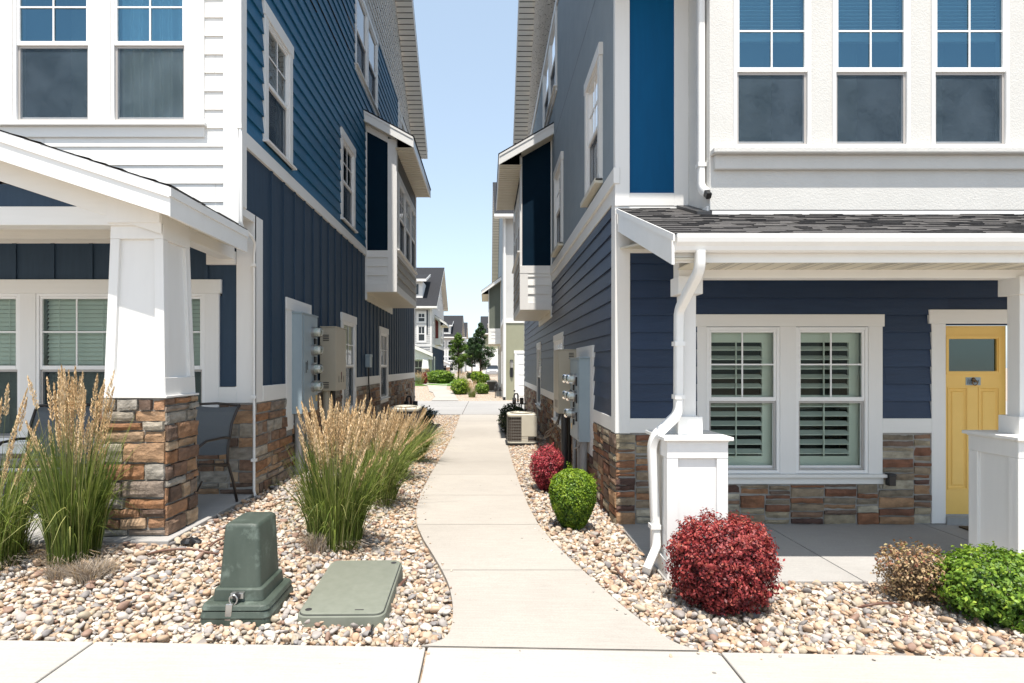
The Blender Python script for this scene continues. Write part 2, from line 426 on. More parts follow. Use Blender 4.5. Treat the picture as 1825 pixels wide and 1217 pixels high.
M['alley'] = concrete('alley_concrete', (.33, .32, .305), (.29, .28, .268))
M['asphalt'] = pmat('asphalt', (.06, .06, .06), (.045, .045, .045), nscale=2, rough=.95, bump=.5, bscale=150)

PEB = [(.52, .42, .31), (.60, .52, .42), (.42, .30, .20), (.66, .60, .52), (.48, .34, .235), (.57, .47, .37), (.33, .295, .27), (.54, .39, .27), (.61, .53, .44), (.41, .37, .34), (.50, .33, .215), (.30, .19, .14), (.63, .57, .50), (.38, .33, .27), (.27, .25, .24), (.45, .38, .28)]
M['pebble'] = pmat('river_pebble', (.5, .4, .3), ramp=[tuple(q * .80 for q in c) for c in PEB], const=True, var=.16, nscale=25, detail=6, rough=.72, bump=.3, bscale=60, bdist=.004)
def gravelmat():
    m = bpy.data.materials.new('gravel_bed'); m.use_nodes = True; nt = m.node_tree; n = nt.nodes; l = nt.links; b = n['Principled BSDF']
    b.inputs['Roughness'].default_value = .9
    tc = n.new('ShaderNodeTexCoord'); v = n.new('ShaderNodeTexVoronoi'); v.inputs['Scale'].default_value = 19; l.new(tc.outputs['Object'], v.inputs['Vector'])
    sp = n.new('ShaderNodeSeparateColor'); l.new(v.outputs['Color'], sp.inputs[0])
    rp = n.new('ShaderNodeValToRGB'); rp.color_ramp.interpolation = 'CONSTANT'; e = rp.color_ramp.elements
    while len(e) < 8: e.new(.5)
    for i in range(8): e[i].position = i / 8; e[i].color = (*[c * .72 for c in PEB[i]], 1)
    l.new(sp.outputs[0], rp.inputs[0]); l.new(rp.outputs[0], b.inputs['Base Color'])
    bp = n.new('ShaderNodeBump'); bp.inputs['Strength'].default_value = 1; bp.inputs['Distance'].default_value = .03; bp.invert = True
    l.new(v.outputs['Distance'], bp.inputs['Height']); l.new(bp.outputs[0], b.inputs['Normal'])
    return m
M['gravel'] = gravelmat()

def glassmat(name, tint, refl, reflcol=(1, 1, 1), rough=.01):
    m = bpy.data.materials.new(name); m.use_nodes = True; nt = m.node_tree; n = nt.nodes; l = nt.links
    n.remove(n['Principled BSDF']); out = n['Material Output']
    tr = n.new('ShaderNodeBsdfTransparent'); tr.inputs[0].default_value = (*tint, 1)
    gl = n.new('ShaderNodeBsdfGlossy'); gl.inputs['Roughness'].default_value = rough; gl.inputs[0].default_value = (*reflcol, 1)
    fn = n.new('ShaderNodeFresnel'); fn.inputs[0].default_value = 1.5
    mr = n.new('ShaderNodeMapRange'); mr.inputs[1].default_value = 0.04; mr.inputs[2].default_value = 1; mr.inputs[3].default_value = refl; mr.inputs[4].default_value = 1
    l.new(fn.outputs[0], mr.inputs[0])
    gm = n.new('ShaderNodeMix'); gm.data_type = 'RGBA'; gm.inputs[6].default_value = (*reflcol, 1); gm.inputs[7].default_value = (1, 1, 1, 1)
    g2 = n.new('ShaderNodeMapRange'); g2.inputs[1].default_value = .05; g2.inputs[2].default_value = .25; l.new(fn.outputs[0], g2.inputs[0]); l.new(g2.outputs[0], gm.inputs[0]); l.new(gm.outputs[2], gl.inputs[0])
    # very slight waviness of panes
    tc = n.new('ShaderNodeTexCoord'); nz = n.new('ShaderNodeTexNoise'); nz.inputs['Scale'].default_value = 1.6; l.new(tc.outputs['Object'], nz.inputs['Vector'])
    bp = n.new('ShaderNodeBump'); bp.inputs['Strength'].default_value = .15; bp.inputs['Distance'].default_value = .02; l.new(nz.outputs[0], bp.inputs['Height']); l.new(bp.outputs[0], gl.inputs['Normal'])
    ms = n.new('ShaderNodeMixShader'); l.new(mr.outputs[0], ms.inputs[0]); l.new(tr.outputs[0], ms.inputs[1]); l.new(gl.outputs[0], ms.inputs[2]); l.new(ms.outputs[0], out.inputs[0])
    return m
M['glass'] = glassmat('window_glass_clear', (.84, .94, .88), .018, (.80, .95, .92))
M['glassblue'] = glassmat('window_glass_skyward', (.52, .82, .96), .24, (.34, .67, .90))  # reflection of a deep blue sky put into the glossy tint
M['glassdoor'] = glassmat('frosted_door_glass', (.30, .38, .34), .12, (.7, .9, .9), .15)
M['meterglass'] = glassmat('meter_dome_glass', (.85, .9, .88), .15)

def screenmat(fac=.44, nm='insect_screen', k=1.0):
    m = bpy.data.materials.new(nm); m.use_nodes = True; nt = m.node_tree; n = nt.nodes; l = nt.links
    n.remove(n['Principled BSDF']); out = n['Material Output']
    tr = n.new('ShaderNodeBsdfTransparent'); df = n.new('ShaderNodeBsdfDiffuse')
    tc = n.new('ShaderNodeTexCoord')
    def nzs(sc, st):
        mp = n.new('ShaderNodeMapping'); mp.inputs['Scale'].default_value = st; l.new(tc.outputs['Object'], mp.inputs['Vector'])
        z = n.new('ShaderNodeTexNoise'); z.inputs['Scale'].default_value = sc; z.inputs['Detail'].default_value = 2; l.new(mp.outputs[0], z.inputs['Vector']); return z.outputs[0]
    a = nzs(40, (1, 1, 10)); b_ = nzs(40, (10, 10, 1)); c = nzs(3, (1, 1, 1))
    ad = n.new('ShaderNodeMath'); ad.operation = 'ADD'; l.new(a, ad.inputs[0]); l.new(b_, ad.inputs[1])
    ad2 = n.new('ShaderNodeMath'); ad2.operation = 'ADD'; l.new(ad.outputs[0], ad2.inputs[0]); l.new(c, ad2.inputs[1])
    mr = n.new('ShaderNodeMapRange'); mr.inputs[1].default_value = 1.2; mr.inputs[2].default_value = 1.8
    l.new(ad2.outputs[0], mr.inputs[0])
    mx = n.new('ShaderNodeMix'); mx.data_type = 'RGBA'; mx.inputs[6].default_value = (.045 * k, .070 * k, .100 * k, 1); mx.inputs[7].default_value = (.13 * k, .18 * k, .235 * k, 1)
    l.new(mr.outputs[0], mx.inputs[0]); l.new(mx.outputs[2], df.inputs[0])
    ms = n.new('ShaderNodeMixShader'); ms.inputs[0].default_value = fac
    l.new(tr.outputs[0], ms.inputs[1]); l.new(df.outputs[0], ms.inputs[2]); l.new(ms.outputs[0], out.inputs[0])
    return m
M['screen'] = screenmat()
M['screenlt'] = screenmat(.55, 'thin_insect_screen', .25)

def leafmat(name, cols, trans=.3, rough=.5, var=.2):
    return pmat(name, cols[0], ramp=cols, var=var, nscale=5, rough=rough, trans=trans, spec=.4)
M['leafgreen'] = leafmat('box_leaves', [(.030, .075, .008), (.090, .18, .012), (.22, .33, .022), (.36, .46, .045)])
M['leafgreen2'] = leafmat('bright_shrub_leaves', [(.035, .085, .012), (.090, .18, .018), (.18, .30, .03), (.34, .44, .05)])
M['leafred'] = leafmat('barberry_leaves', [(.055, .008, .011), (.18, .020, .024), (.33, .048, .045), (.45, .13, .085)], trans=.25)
M['leafpink'] = leafmat('pink_barberry_leaves', [(.13, .015, .020), (.30, .030, .045), (.46, .060, .080), (.42, .12, .09)], trans=.25)
M['leafdry'] = leafmat('dry_leaves', [(.12, .075, .045), (.30, .20, .11), (.42, .31, .16), (.26, .09, .06), (.33, .35, .10)], trans=.2)
M['leafdark'] = leafmat('dark_shrub_leaves', [(.012, .022, .010), (.03, .05, .018), (.05, .08, .025)], trans=.15)
M['leaftree'] = leafmat('ash_tree_leaves', [(.035, .080, .010), (.09, .18, .018), (.19, .29, .04)])
M['leaftreed'] = leafmat('dark_tree_leaves', [(.010, .030, .008), (.022, .058, .012), (.042, .095, .018)], trans=.2)
M['wire'] = pmat('grey_wire', (.16, .155, .14), rough=.5)
M['blade'] = leafmat('grass_blades', [(.050, .080, .016), (.11, .16, .028), (.21, .26, .05), (.46, .44, .18)], trans=.35)
M['stemc'] = leafmat('grass_stems', [(.16, .19, .06), (.30, .27, .12)], trans=.1)
M['plume'] = leafmat('seed_plumes', [(.46, .30, .15), (.60, .42, .22), (.72, .54, .32), (.84, .68, .46)], trans=.2, rough=.7)
M['thatch'] = leafmat('dead_thatch', [(.20, .15, .10), (.32, .26, .20), (.42, .36, .30), (.36, .24, .10)], trans=.1, rough=.8)
M['lawn'] = pmat('lawn_green', (.07, .17, .02), (.11, .22, .03), nscale=8, rough=.9, bump=.7, bscale=60)
M['soil'] = pmat('dusty_ground', (.36, .30, .23), (.30, .25, .19), nscale=3, rough=.95, bump=.5, bscale=40)
# ================================================================== GROUND
XL, XR = -2.5, 1.4           # side wall planes of the two near houses
DF = 6.31                    # their ground-floor fronts
ZLS, ZRS = 0.38, 0.06        # porch slabs
def zp(y):
    a = .15 * (1 - sstep(8, 14, y)); b = .45 * sstep(30, 46, y); return a + b
def zs(x): return .14 - .017 * x
def zl(y): return .36 + (zp(y) - .36) * sstep(10, 21, y)
def zr(y): return .05 + (zp(y) - .05) * sstep(12, 21, y)
def Dp(py, zf=zp):
    D = 8.0
    for _ in range(40): D = (CAMZ - zf(D)) * F / (py - VY)
    return D
LE = [(740, 820), (765, 812), (790, 800), (820, 783), (850, 765), (880, 750), (905, 742), (935, 743), (960, 754), (985, 770), (1010, 785), (1040, 800), (1080, 808), (1120, 806), (1140, 792), (1150, 770), (1154, 740)]
RE = [(740, 893), (765, 897), (795, 905), (828, 914), (860, 925), (900, 941), (935, 960), (965, 985), (1000, 1020), (1035, 1060), (1070, 1100), (1098, 1137), (1120, 1170), (1138, 1200), (1149, 1228), (1156, 1262)]
def edge(tab):
    o = []
    for (py, pxx) in tab:
        D = Dp(py, lambda d: lerp(zs(0), zp(d), sstep(3.37, 4.6, d)))
        o.append((D, px(pxx, D)))
    o.sort(); return o
LEw, REw = edge(LE), edge(RE)
def einterp(tab, y):
    if y <= tab[0][0]: return tab[0][1]
    if y >= tab[-1][0]: return tab[-1][1]
    for i in range(len(tab) - 1):
        if tab[i][0] <= y <= tab[i + 1][0]:
            t = (y - tab[i][0]) / (tab[i + 1][0] - tab[i][0]); return lerp(tab[i][1], tab[i + 1][1], t)
def smooth_e(tab, y):
    return sum(einterp(tab, y + d) for d in (-.1, -.05, 0, .05, .1)) / 5 if y > 3.6 else einterp(tab, y)
SWY = 3.365
def pathz(x, y): return lerp(zs(x), zp(y), sstep(SWY, 4.6, y))
def gz(x, y):
    if y < SWY:
        return zs(x) - .035 if y > -6 else zs(x) - .12
    if y > 21.2: return zp(y) - .03
    a, b = smooth_e(LEw, y), smooth_e(REw, y)
    P = pathz(x, y) - .035
    if x < a:
        yy = max(y, 4.6)
        s = lerp(zp(yy) - .035, zl(yy) - .02, sstep(0, 1, clamp((a - x) / (a - XL))))
        s = lerp(zs(x) - .025, s, sstep(SWY - .1, 4.75, y)); return s
    if x > b:
        yy = max(y, 4.6)
        s = lerp(zp(yy) - .035, zr(yy) - .02, clamp((x - b) / (XR - b)) if b < XR - .05 else 1)
        s = lerp(zs(x) - .025, s, sstep(SWY - .1, 4.6, y)); return s
    return P

def grid_mesh(name, xs, ys, zf, mat, **kw):
    V = [(x, y, zf(x, y)) for y in ys for x in xs]
    nx = len(xs); idx = []
    for j in range(len(ys) - 1):
        for i in range(nx - 1):
            a = j * nx + i; idx += [a, a + 1, a + 1 + nx, a + nx]
    return np_mesh(name, V, 4, idx, mat, smooth=True, **kw)
xs = [-300, -100, -40, -20, -12, -8] + [round(-6 + .15 * i, 3) for i in range(81)] + [8, 12, 20, 40, 100, 300]
ys = [-300, -60, -20, -8, -6.01, -5.99, -2, 1, 3.0] + [round(3.36 + .12 * i, 3) for i in range(150)] + [21.3, 22, 24, 27, 30, 34, 38, 42, 46, 50, 70, 120, 300, 900]
g = grid_mesh('ground', xs, ys, gz, M['gravel']); tag(g, kind='structure')

# sidewalk slabs with open joints
mb = MB()
js = [-9.6, -7.75, -5.95, -4.1, -2.24, -.345, 1.33, 3.2, 5.1, 7.0, 9.0]
for i in range(len(js) - 1):
    x0, x1 = js[i] + .006, js[i + 1] - .006
    y0, y1 = 1.25, SWY
    mb.hexa([(x0, y0, zs(x0) - .15), (x1, y0, zs(x1) - .15), (x1, y1, zs(x1) - .15), (x0, y1, zs(x0) - .15), (x0, y0, zs(x0)), (x1, y0, zs(x1)), (x1, y1, zs(x1)), (x0, y1, zs(x0))], random.random())
tag(mb.build('sidewalk', M['walk'], bevel=.008), kind='structure')
mb = MB(); mb.box(-40, 40, -7.5, 1.0, -.4, .02); tag(mb.build('road', M['asphalt']), kind='structure')
mb = MB(); mb.box(-40, 40, 1.0, 1.22, -.3, .12); tag(mb.build('kerb', M['walk'], bevel=.02), kind='structure')

# winding path
mb = MB()
joints = [SWY + .008, 4.62, 5.95, 7.3, 8.7, 10.1, 11.5, 12.9, 14.3, 15.7, 17.1, 18.5, 19.9, 21.2]
for k in range(len(joints) - 1):
    y0, y1 = joints[k] + .004, joints[k + 1] - .004
    n = max(4, int((y1 - y0) / .06)); tt = random.random()
    yy = [lerp(y0, y1, i / n) for i in range(n + 1)]
    for i in range(n):
        q = []
        for (y, ) in ((yy[i],), (yy[i + 1],)):
            q.append((smooth_e(LEw, y), smooth_e(REw, y), y))
        (a0, b0, ya), (a1, b1, yb) = q
        m0, m1 = (a0 + b0) / 2, (a1 + b1) / 2
        for (s0, s1, e0, e1) in ((a0, m0, a1, m1), (m0, b0, m1, b1)):
            mb.face([(s0, ya, pathz(s0, ya)), (s1, ya, pathz(s1, ya)), (e1, yb, pathz(e1, yb)), (e0, yb, pathz(e0, yb))], tt)
        mb.face([(a0, ya, pathz(a0, ya)), (a1, yb, pathz(a1, yb)), (a1, yb, pathz(a1, yb) - .12), (a0, ya, pathz(a0, ya) - .12)], tt)
        mb.face([(b0, ya, pathz(b0, ya)), (b0, ya, pathz(b0, ya) - .12), (b1, yb, pathz(b1, yb) - .12), (b1, yb, pathz(b1, yb))], tt)
ys_ = [SWY + .01 + .12 * i for i in range(149)]
for ya, yb in zip(ys_[:-1], ys_[1:]):
    a0, b0, a1, b1 = smooth_e(LEw, ya) + .01, smooth_e(REw, ya) - .01, smooth_e(LEw, yb) + .01, smooth_e(REw, yb) - .01
    mb.face([(a0, ya, pathz(a0, ya) - .006), (b0, ya, pathz(b0, ya) - .006), (b1, yb, pathz(b1, yb) - .006), (a1, yb, pathz(a1, yb) - .006)], .3)
tag(mb.build('path', M['path']), kind='structure')

# alley crossing behind the houses, and the path that goes on
mb = MB()
aj = [-40, -12, -8, -4.2, -.9, 2.5, 6, 10, 40]
for i in range(len(aj) - 1):
    for (y0, y1) in ((21.2, 25.3), (25.3, 29.4)):
        mb.box(aj[i] + .01, aj[i + 1] - .01, y0 + .012, y1 - .012, -.2, .0 + .004, random.random())
tag(mb.build('alley', M['alley']), kind='structure')
L2 = [(714, 768), (708, 775.5), (699, 771), (690, 765), (686.4, 762), (684, 750), (682.5, 735)]
R2 = [(714, 817.6), (705, 812), (696, 805), (688.6, 796), (685, 797), (682.7, 812), (682.0, 826)]
mb = MB()
prev = None
for (a, b) in zip(L2, R2):
    Da, Db = Dp(a[0]), Dp(b[0])
    cur = ((px(a[1], Da), Da, zp(Da) + .01), (px(b[1], Db), Db, zp(Db) + .01))
    if prev: mb.face([prev[0], prev[1], cur[1], cur[0]], .5)
    prev = cur
tag(mb.build('far_path', M['path']), kind='structure')
mb = MB()
for i in range(14):
    y0, y1 = 41.5 + i * .9, 42.4 + i * .9
    mb.face([(-9, y0, zp(y0) + .006), (-2.2, y0, zp(y0) + .006), (-2.2, y1, zp(y1) + .006), (-9, y1, zp(y1) + .006)])
tag(mb.build('lawn', M['lawn']), 'strip of bright green lawn in front of the far hedge', 'grass', kind='stuff')

# porch slabs
mb = MB()
for (x0, x1) in ((-9, -5.2), (-5.19, XL)): mb.box(x0, x1, 4.62, DF + .1, -.2, ZLS, random.random())
tag(mb.build('porch_slab', M['slab'], bevel=.008), kind='structure')
mb = MB()
for (x0, x1) in ((1.41, 2.955), (2.965, 4.655), (4.665, 6.4), (6.41, 8)):
    mb.box(x0, x1, 4.63, DF + .1, -.2, ZRS, random.random())
tag(mb.build('porch_slab', M['slab'], bevel=.006), kind='structure')

# ------------------------------------------------------------------ pebbles
def ico(sub):
    import bmesh
    bm = bmesh.new(); bmesh.ops.create_icosphere(bm, subdivisions=sub, radius=1)
    v = np.array([p.co[:] for p in bm.verts], dtype=np.float32); f = np.array([[q.index for q in t.verts] for t in bm.faces], dtype=np.int32); bm.free(); return v, f
ICO2, ICO1 = ico(2), ico(1)
def rotmats(n, tilt=.35):
    a = rng.uniform(0, 2 * np.pi, n); t = rng.normal(0, tilt, n); s = rng.normal(0, tilt, n)
    ca, sa = np.cos(a), np.sin(a); ct, st = np.cos(t), np.sin(t); cs, ss = np.cos(s), np.sin(s); Z = np.zeros(n); O = np.ones(n)
    Rz = np.stack([ca, -sa, Z, sa, ca, Z, Z, Z, O], -1).reshape(n, 3, 3)
    Rx = np.stack([O, Z, Z, Z, ct, -st, Z, st, ct], -1).reshape(n, 3, 3)
    Ry = np.stack([cs, Z, ss, Z, O, Z, -ss, Z, cs], -1).reshape(n, 3, 3)
    return Ry @ Rx @ Rz
def pebbles(name, pts, sizes, base, label):
    n = len(pts); v, f = base
    sc = np.stack([rng.uniform(.75, 1.25, n), rng.uniform(.55, .95, n), rng.uniform(.38, .7, n)], -1) * sizes[:, None]
    nv = len(v)
    # several lumpy prototypes
    protos = []
    for k in range(24):
        w = v.copy()
        d1 = rng.normal(0, 1, 3); d1 /= np.linalg.norm(d1)
        for q in range(9):
            d = rng.normal(0, 1, 3); d /= np.linalg.norm(d); h = rng.uniform(.45, .82)
            s = w @ d; over = np.clip(s - h, 0, None); w = w - over[:, None] * d[None, :] * rng.uniform(.55, .95)
        w = w * (1 + rng.normal(0, .02, (nv, 1))); protos.append(w)
    protos = np.array(protos, dtype=np.float32); pi = rng.integers(0, 24, n)
    W = protos[pi] * sc[:, None, :]
    W = np.einsum('nij,nkj->nki', rotmats(n), W) + np.array(pts)[:, None, :]
    idx = (f[None, :, :] + (np.arange(n) * nv)[:, None, None]).reshape(-1)
    tint = np.repeat(rng.uniform(0, .999, n), len(f))
    o = np_mesh(name, W.reshape(-1, 3), 3, idx, M['pebble'], tint=tint, smooth=True)
    return tag(o, label, 'gravel', kind='stuff')
EXCL = []    # (x0,x1,y0,y1) footprints without stones
def scatter(x0, x1, y0, y1, sp, side, layers=2, size=(.014, .036)):
    P = []; S = []
    for L in range(layers):
        y = y0 + sp * .4 * L
        while y < y1:
            x = x0 + random.random() * sp
            while x < x1:
                xx = x + random.uniform(-.4, .4) * sp; yy = y + random.uniform(-.4, .4) * sp
                x += sp
                s = random.uniform(*size) * random.choice((1, 1, 1, 1, 1.3, 1.15, .7, .6))
                if yy < SWY + s * .7: continue
                a, b = smooth_e(LEw, yy), smooth_e(REw, yy)
                if side < 0 and xx > a - s * .8: continue
                if side > 0 and xx < b + s * .8: continue
                if any(e[0] < xx < e[1] and e[2] < yy < e[3] for e in EXCL): continue
                bare = mnoise.noise(Vector((xx * 1.3, yy * 1.3, side)))
                if bare > .52 and random.random() < .6: continue
                P.append((xx, yy, gz(xx, yy) + s * (.15 + .55 * L) + random.uniform(-.003, .006))); S.append(s)
            y += sp * .87
    return P, S
EXCL += [(-9, XL + .01, 4.60, 8), (XL - 10, XL, 5, 30), (1.40, 9, 4.61, 30), (-1.775, -1.325, 3.60, 4.12), (-1.20, -.66, 3.66, 4.53)]
P, S = [], []
for a in ((-4.2, -.1, SWY, 5.2, .046, -1), (XL, .1, 5.2, 9.5, .05, -1), (.1, 4.2, SWY, 5.2, .046, 1), (.1, XR, 5.2, 9.5, .05, 1)):
    p, s = scatter(*a); P += p; S += s
EXCL2 = None
for i in range(70):     # strays kicked onto the concrete
    y = random.uniform(SWY - .05, 8.5); L = random.random() < .5
    if i < 22: x = random.uniform(-3.6, 3.6); y = SWY - random.uniform(.01, .16) ** 1.3
    else: x = (smooth_e(LEw, y) + random.uniform(0, .10)) if L else (smooth_e(REw, y) - random.uniform(0, .10))
    s = random.uniform(.006, .014); P.append((x, y, pathz(x, y) + s * .4 if y > SWY else zs(x) + s * .4)); S.append(s)
near = pebbles('gravel_bed', P, np.array(S), ICO2, 'rounded cream, tan and rust river pebbles filling the beds on both sides of the path')
P, S = [], []
for a in ((XL, .1, 9.5, 21.1, .062, -1, 1, (.024, .042)), (-.2, XR, 9.5, 21.1, .062, 1, 1, (.024, .042))):
    p, s = scatter(*a); P += p; S += s
far = pebbles('gravel_bed', P, np.array(S), ICO1, 'pale river pebbles along the far half of the path between the two blue side walls')
# ================================================================== WALL BUILDERS
def cuts(a, b, vals):
    s = sorted({a, b} | {v for v in vals if a < v < b}); return list(zip(s[:-1], s[1:]))
def free_spans(u0, u1, za, zb, holes):
    zm = (za + zb) / 2
    H = sorted((h[0], h[1]) for h in holes if h[2] < zm < h[3])
    out = []; c = u0
    for (a, b) in H:
        if b <= c: continue
        if a >= u1: break
        if a > c: out.append((c, min(a, u1)))
        c = max(c, b)
    if c < u1: out.append((c, u1))
    return out
def lap(mb, fr, u0, u1, z0, z1, ex=.184, holes=(), o=0.0, th=.021, top=None, joint=3.6):
    """sawtooth clapboards; top(u) optional ceiling on z (for gables)"""
    if top is None: flat(mb, fr, u0, u1, z0, z1, holes, o - .002, 0.0)
    z = z0; r = 0
    while z < z1 - 1e-4:
        zt = min(z + ex, z1)
        jo = [random.uniform(0, joint)]
        while jo[-1] < (u1 - u0): jo.append(jo[-1] + joint)
        hz = [h[2] for h in holes] + [h[3] for h in holes]
        tv = {}
        for (za, zb) in cuts(z, zt, hz):
            for (a, b) in free_spans(u0, u1, za, zb, holes):
                for (ja, jb) in cuts(a, b, [u0 + j for j in jo]):
                    key = sum(1 for j in jo if u0 + j <= ja + 1e-6)
                    t = tv.setdefault(key, random.random())
                    oa = o + th * (1 - (za - z) / ex) + .003; ob = o + th * (1 - (zb - z) / ex) + .003
                    e = .0014
                    if top is not None:
                        ta, tb = top(ja), top(jb)
                        if za >= max(ta, tb): continue
                        if zb > min(ta, tb):
                            # clip by the sloping line
                            pts = clip_poly([(ja, za), (jb, za), (jb, zb), (ja, zb)], (ja, ta), (jb, tb))
                            if len(pts) < 3: continue
                            mb.face([fr.P(u, zz, lerp(oa, ob, (zz - za) / (zb - za))) for (u, zz) in pts], t)
                            continue
                    mb.face([fr.P(ja + e, za, oa), fr.P(jb - e, za, oa), fr.P(jb - e, zb, ob), fr.P(ja + e, zb, ob)], t)
                    if abs(za - z) < 1e-6:
                        mb.face([fr.P(ja + e, za, oa), fr.P(jb - e, za, oa), fr.P(jb - e, za, o - .004), fr.P(ja + e, za, o - .004)], t)
        z += ex; r += 1
def clip_poly(pts, p, q):
    """keep the part of pts below line p-q"""
    def f(a): return (p[1] + (q[1] - p[1]) * (a[0] - p[0]) / (q[0] - p[0])) - a[1]
    out = []
    for i in range(len(pts)):
        a, b = pts[i], pts[(i + 1) % len(pts)]; fa, fb_ = f(a), f(b)
        if fa >= 0: out.append(a)
        if (fa >= 0) != (fb_ >= 0):
            t = fa / (fa - fb_); out.append((lerp(a[0], b[0], t), lerp(a[1], b[1], t)))
    return out
def flat(mb, fr, u0, u1, z0, z1, holes=(), o=0.0, t=.5):
    us = [h[0] for h in holes] + [h[1] for h in holes]; hz = [h[2] for h in holes] + [h[3] for h in holes]
    for (za, zb) in cuts(z0, z1, hz):
        for (a, b) in free_spans(u0, u1, za, zb, holes): mb.fq(fr, a, b, za, zb, o, t)
def bnb(mb, fr, u0, u1, z0, z1, holes=(), sp=.41, u_first=None, o=0.0):
    flat(mb, fr, u0, u1, z0, z1, holes, o, .5)
    u = u_first if u_first is not None else u0 + sp / 2
    while u < u1:
        w = .02; hz = [h[2] for h in holes] + [h[3] for h in holes]
        for (za, zb) in cuts(z0, z1, hz):
            zm = (za + zb) / 2
            if any(h[0] - .005 < u + w and h[1] + .005 > u - w and h[2] < zm < h[3] for h in holes): continue
            mb.fb(fr, u - w, u + w, za, zb, o - .004, o + .018, random.random())
        u += sp
def stone_piece(mb, fr, u0, u1, z0, z1, o, t, res):
    """one rough stone: displaced front grid with pillowed edges"""
    nu = max(2, min(9, int((u1 - u0) / res))); nz = max(2, min(5, int((z1 - z0) / res)))
    d = random.uniform(.020, .042); ph = random.random() * 50
    tl = random.uniform(-.008, .008); tw = random.uniform(-.008, .008)
    cj = [random.uniform(-.006, .006) for _ in range(4)]
    G = []
    for j in range(nz + 1):
        row = []
        for i in range(nu + 1):
            a, b = i / nu, j / nz
            u = lerp(u0, u1, a); z = lerp(z0, z1, b)
            z += lerp(cj[0], cj[1], a) * (1 - b) + lerp(cj[2], cj[3], a) * b
            e = (i in (0, nu)) or (j in (0, nz))
            u += mnoise.noise(Vector((ph, z * 22, 3))) * .006 * (1 if i in (0, nu) else 0)
            z += mnoise.noise(Vector((u * 14, ph, 7))) * .007 * (1 if j in (0, nz) else .4)
            q = o + d + tl * (a - .5) + tw * (b - .5) + mnoise.noise(Vector((u * 16, z * 22, ph))) * .009 - (.007 if e else 0)
            row.append((u, z, q))
        G.append(row)
    i0 = len(mb.v)
    for row in G:
        for (u, z, q) in row: mb.v.append(fr.P(u, z, q))
    for j in range(nz):
        for i in range(nu):
            a = i0 + j * (nu + 1) + i; mb.f.append((a, a + 1, a + nu + 2, a + nu + 1)); mb.t.append(t)
    # sides
    ring = [(0, i) for i in range(nu + 1)] + [(j, nu) for j in range(1, nz + 1)] + [(nz, i) for i in range(nu - 1, -1, -1)] + [(j, 0) for j in range(nz - 1, 0, -1)]
    b0 = len(mb.v)
    for (j, i) in ring: mb.v.append(fr.P(G[j][i][0], G[j][i][1], o - .005))
    for k in range(len(ring)):
        k2 = (k + 1) % len(ring)
        a = i0 + ring[k][0] * (nu + 1) + ring[k][1]; b = i0 + ring[k2][0] * (nu + 1) + ring[k2][1]
        mb.f.append((a, b, b0 + k2, b0 + k)); mb.t.append(t)
def stones(mb, fr, u0, u1, z0, z1, holes=(), style='row', res=.035, o=.006, hmin=.07, hmax=.125, wmin=.20, wmax=.48, gap=.010):
    rects = []
    if style == 'row':
        z = z0; rows = []
        n = max(1, round((z1 - z0) / ((hmin + hmax) / 2)))
        hs = [random.uniform(hmin * .78, hmax * 1.2) for _ in range(n)]; k = (z1 - z0) / sum(hs)
        for h in hs: rows.append((z, z + h * k)); z += h * k
        for (a, b) in rows:
            u = u0 - random.uniform(0, .1)
            while u < u1:
                w = random.uniform(wmin, wmax) if random.random() > .25 else random.uniform(wmin * .5, wmin)
                ua, ub = max(u, u0), min(u + w, u1)
                if u1 - ub < .06: ub = u1; u = u1
                if ub - ua > .02: rects.append((ua, ub, a, b))
                u += w
    else:
        def split(a, b, c, d):
            w, h = b - a, d - c
            if w > wmax * 2.2 or (w > wmax and random.random() < .6) or (h <= hmax and w > wmax):
                s = a + w * random.uniform(.35, .65); split(a, s, c, d); split(s, b, c, d); return
            if h > hmax * 1.45 or (h > hmax and random.random() < .75):
                s = c + h * random.uniform(.35, .65); split(a, b, c, s); split(a, b, s, d); return
            rects.append((a, b, c, d))
        # clip area to hole grid first
        split(u0, u1, z0, z1)
    for (a, b, c, d) in rects:
        segs = [(a, b, c, d)]
        for h in holes:
            new = []
            for (p, q, r_, s) in segs:
                if q <= h[0] or p >= h[1] or s <= h[2] or r_ >= h[3]: new.append((p, q, r_, s)); continue
                if p < h[0]: new.append((p, h[0], r_, s))
                if q > h[1]: new.append((h[1], q, r_, s))
                mp, mq = max(p, h[0]), min(q, h[1])
                if r_ < h[2]: new.append((mp, mq, r_, h[2]))
                if s > h[3]: new.append((mp, mq, h[3], s))
            segs = new
        for (p, q, r_, s) in segs:
            if q - p < .03 or s - r_ < .02: continue
            stone_piece(mb, fr, p + gap * random.uniform(.5, 1.3), q - gap * random.uniform(.5, 1.3), r_ + gap * random.uniform(.4, 1.2), s - gap * random.uniform(.4, 1.2), o, random.random() * .999, res)

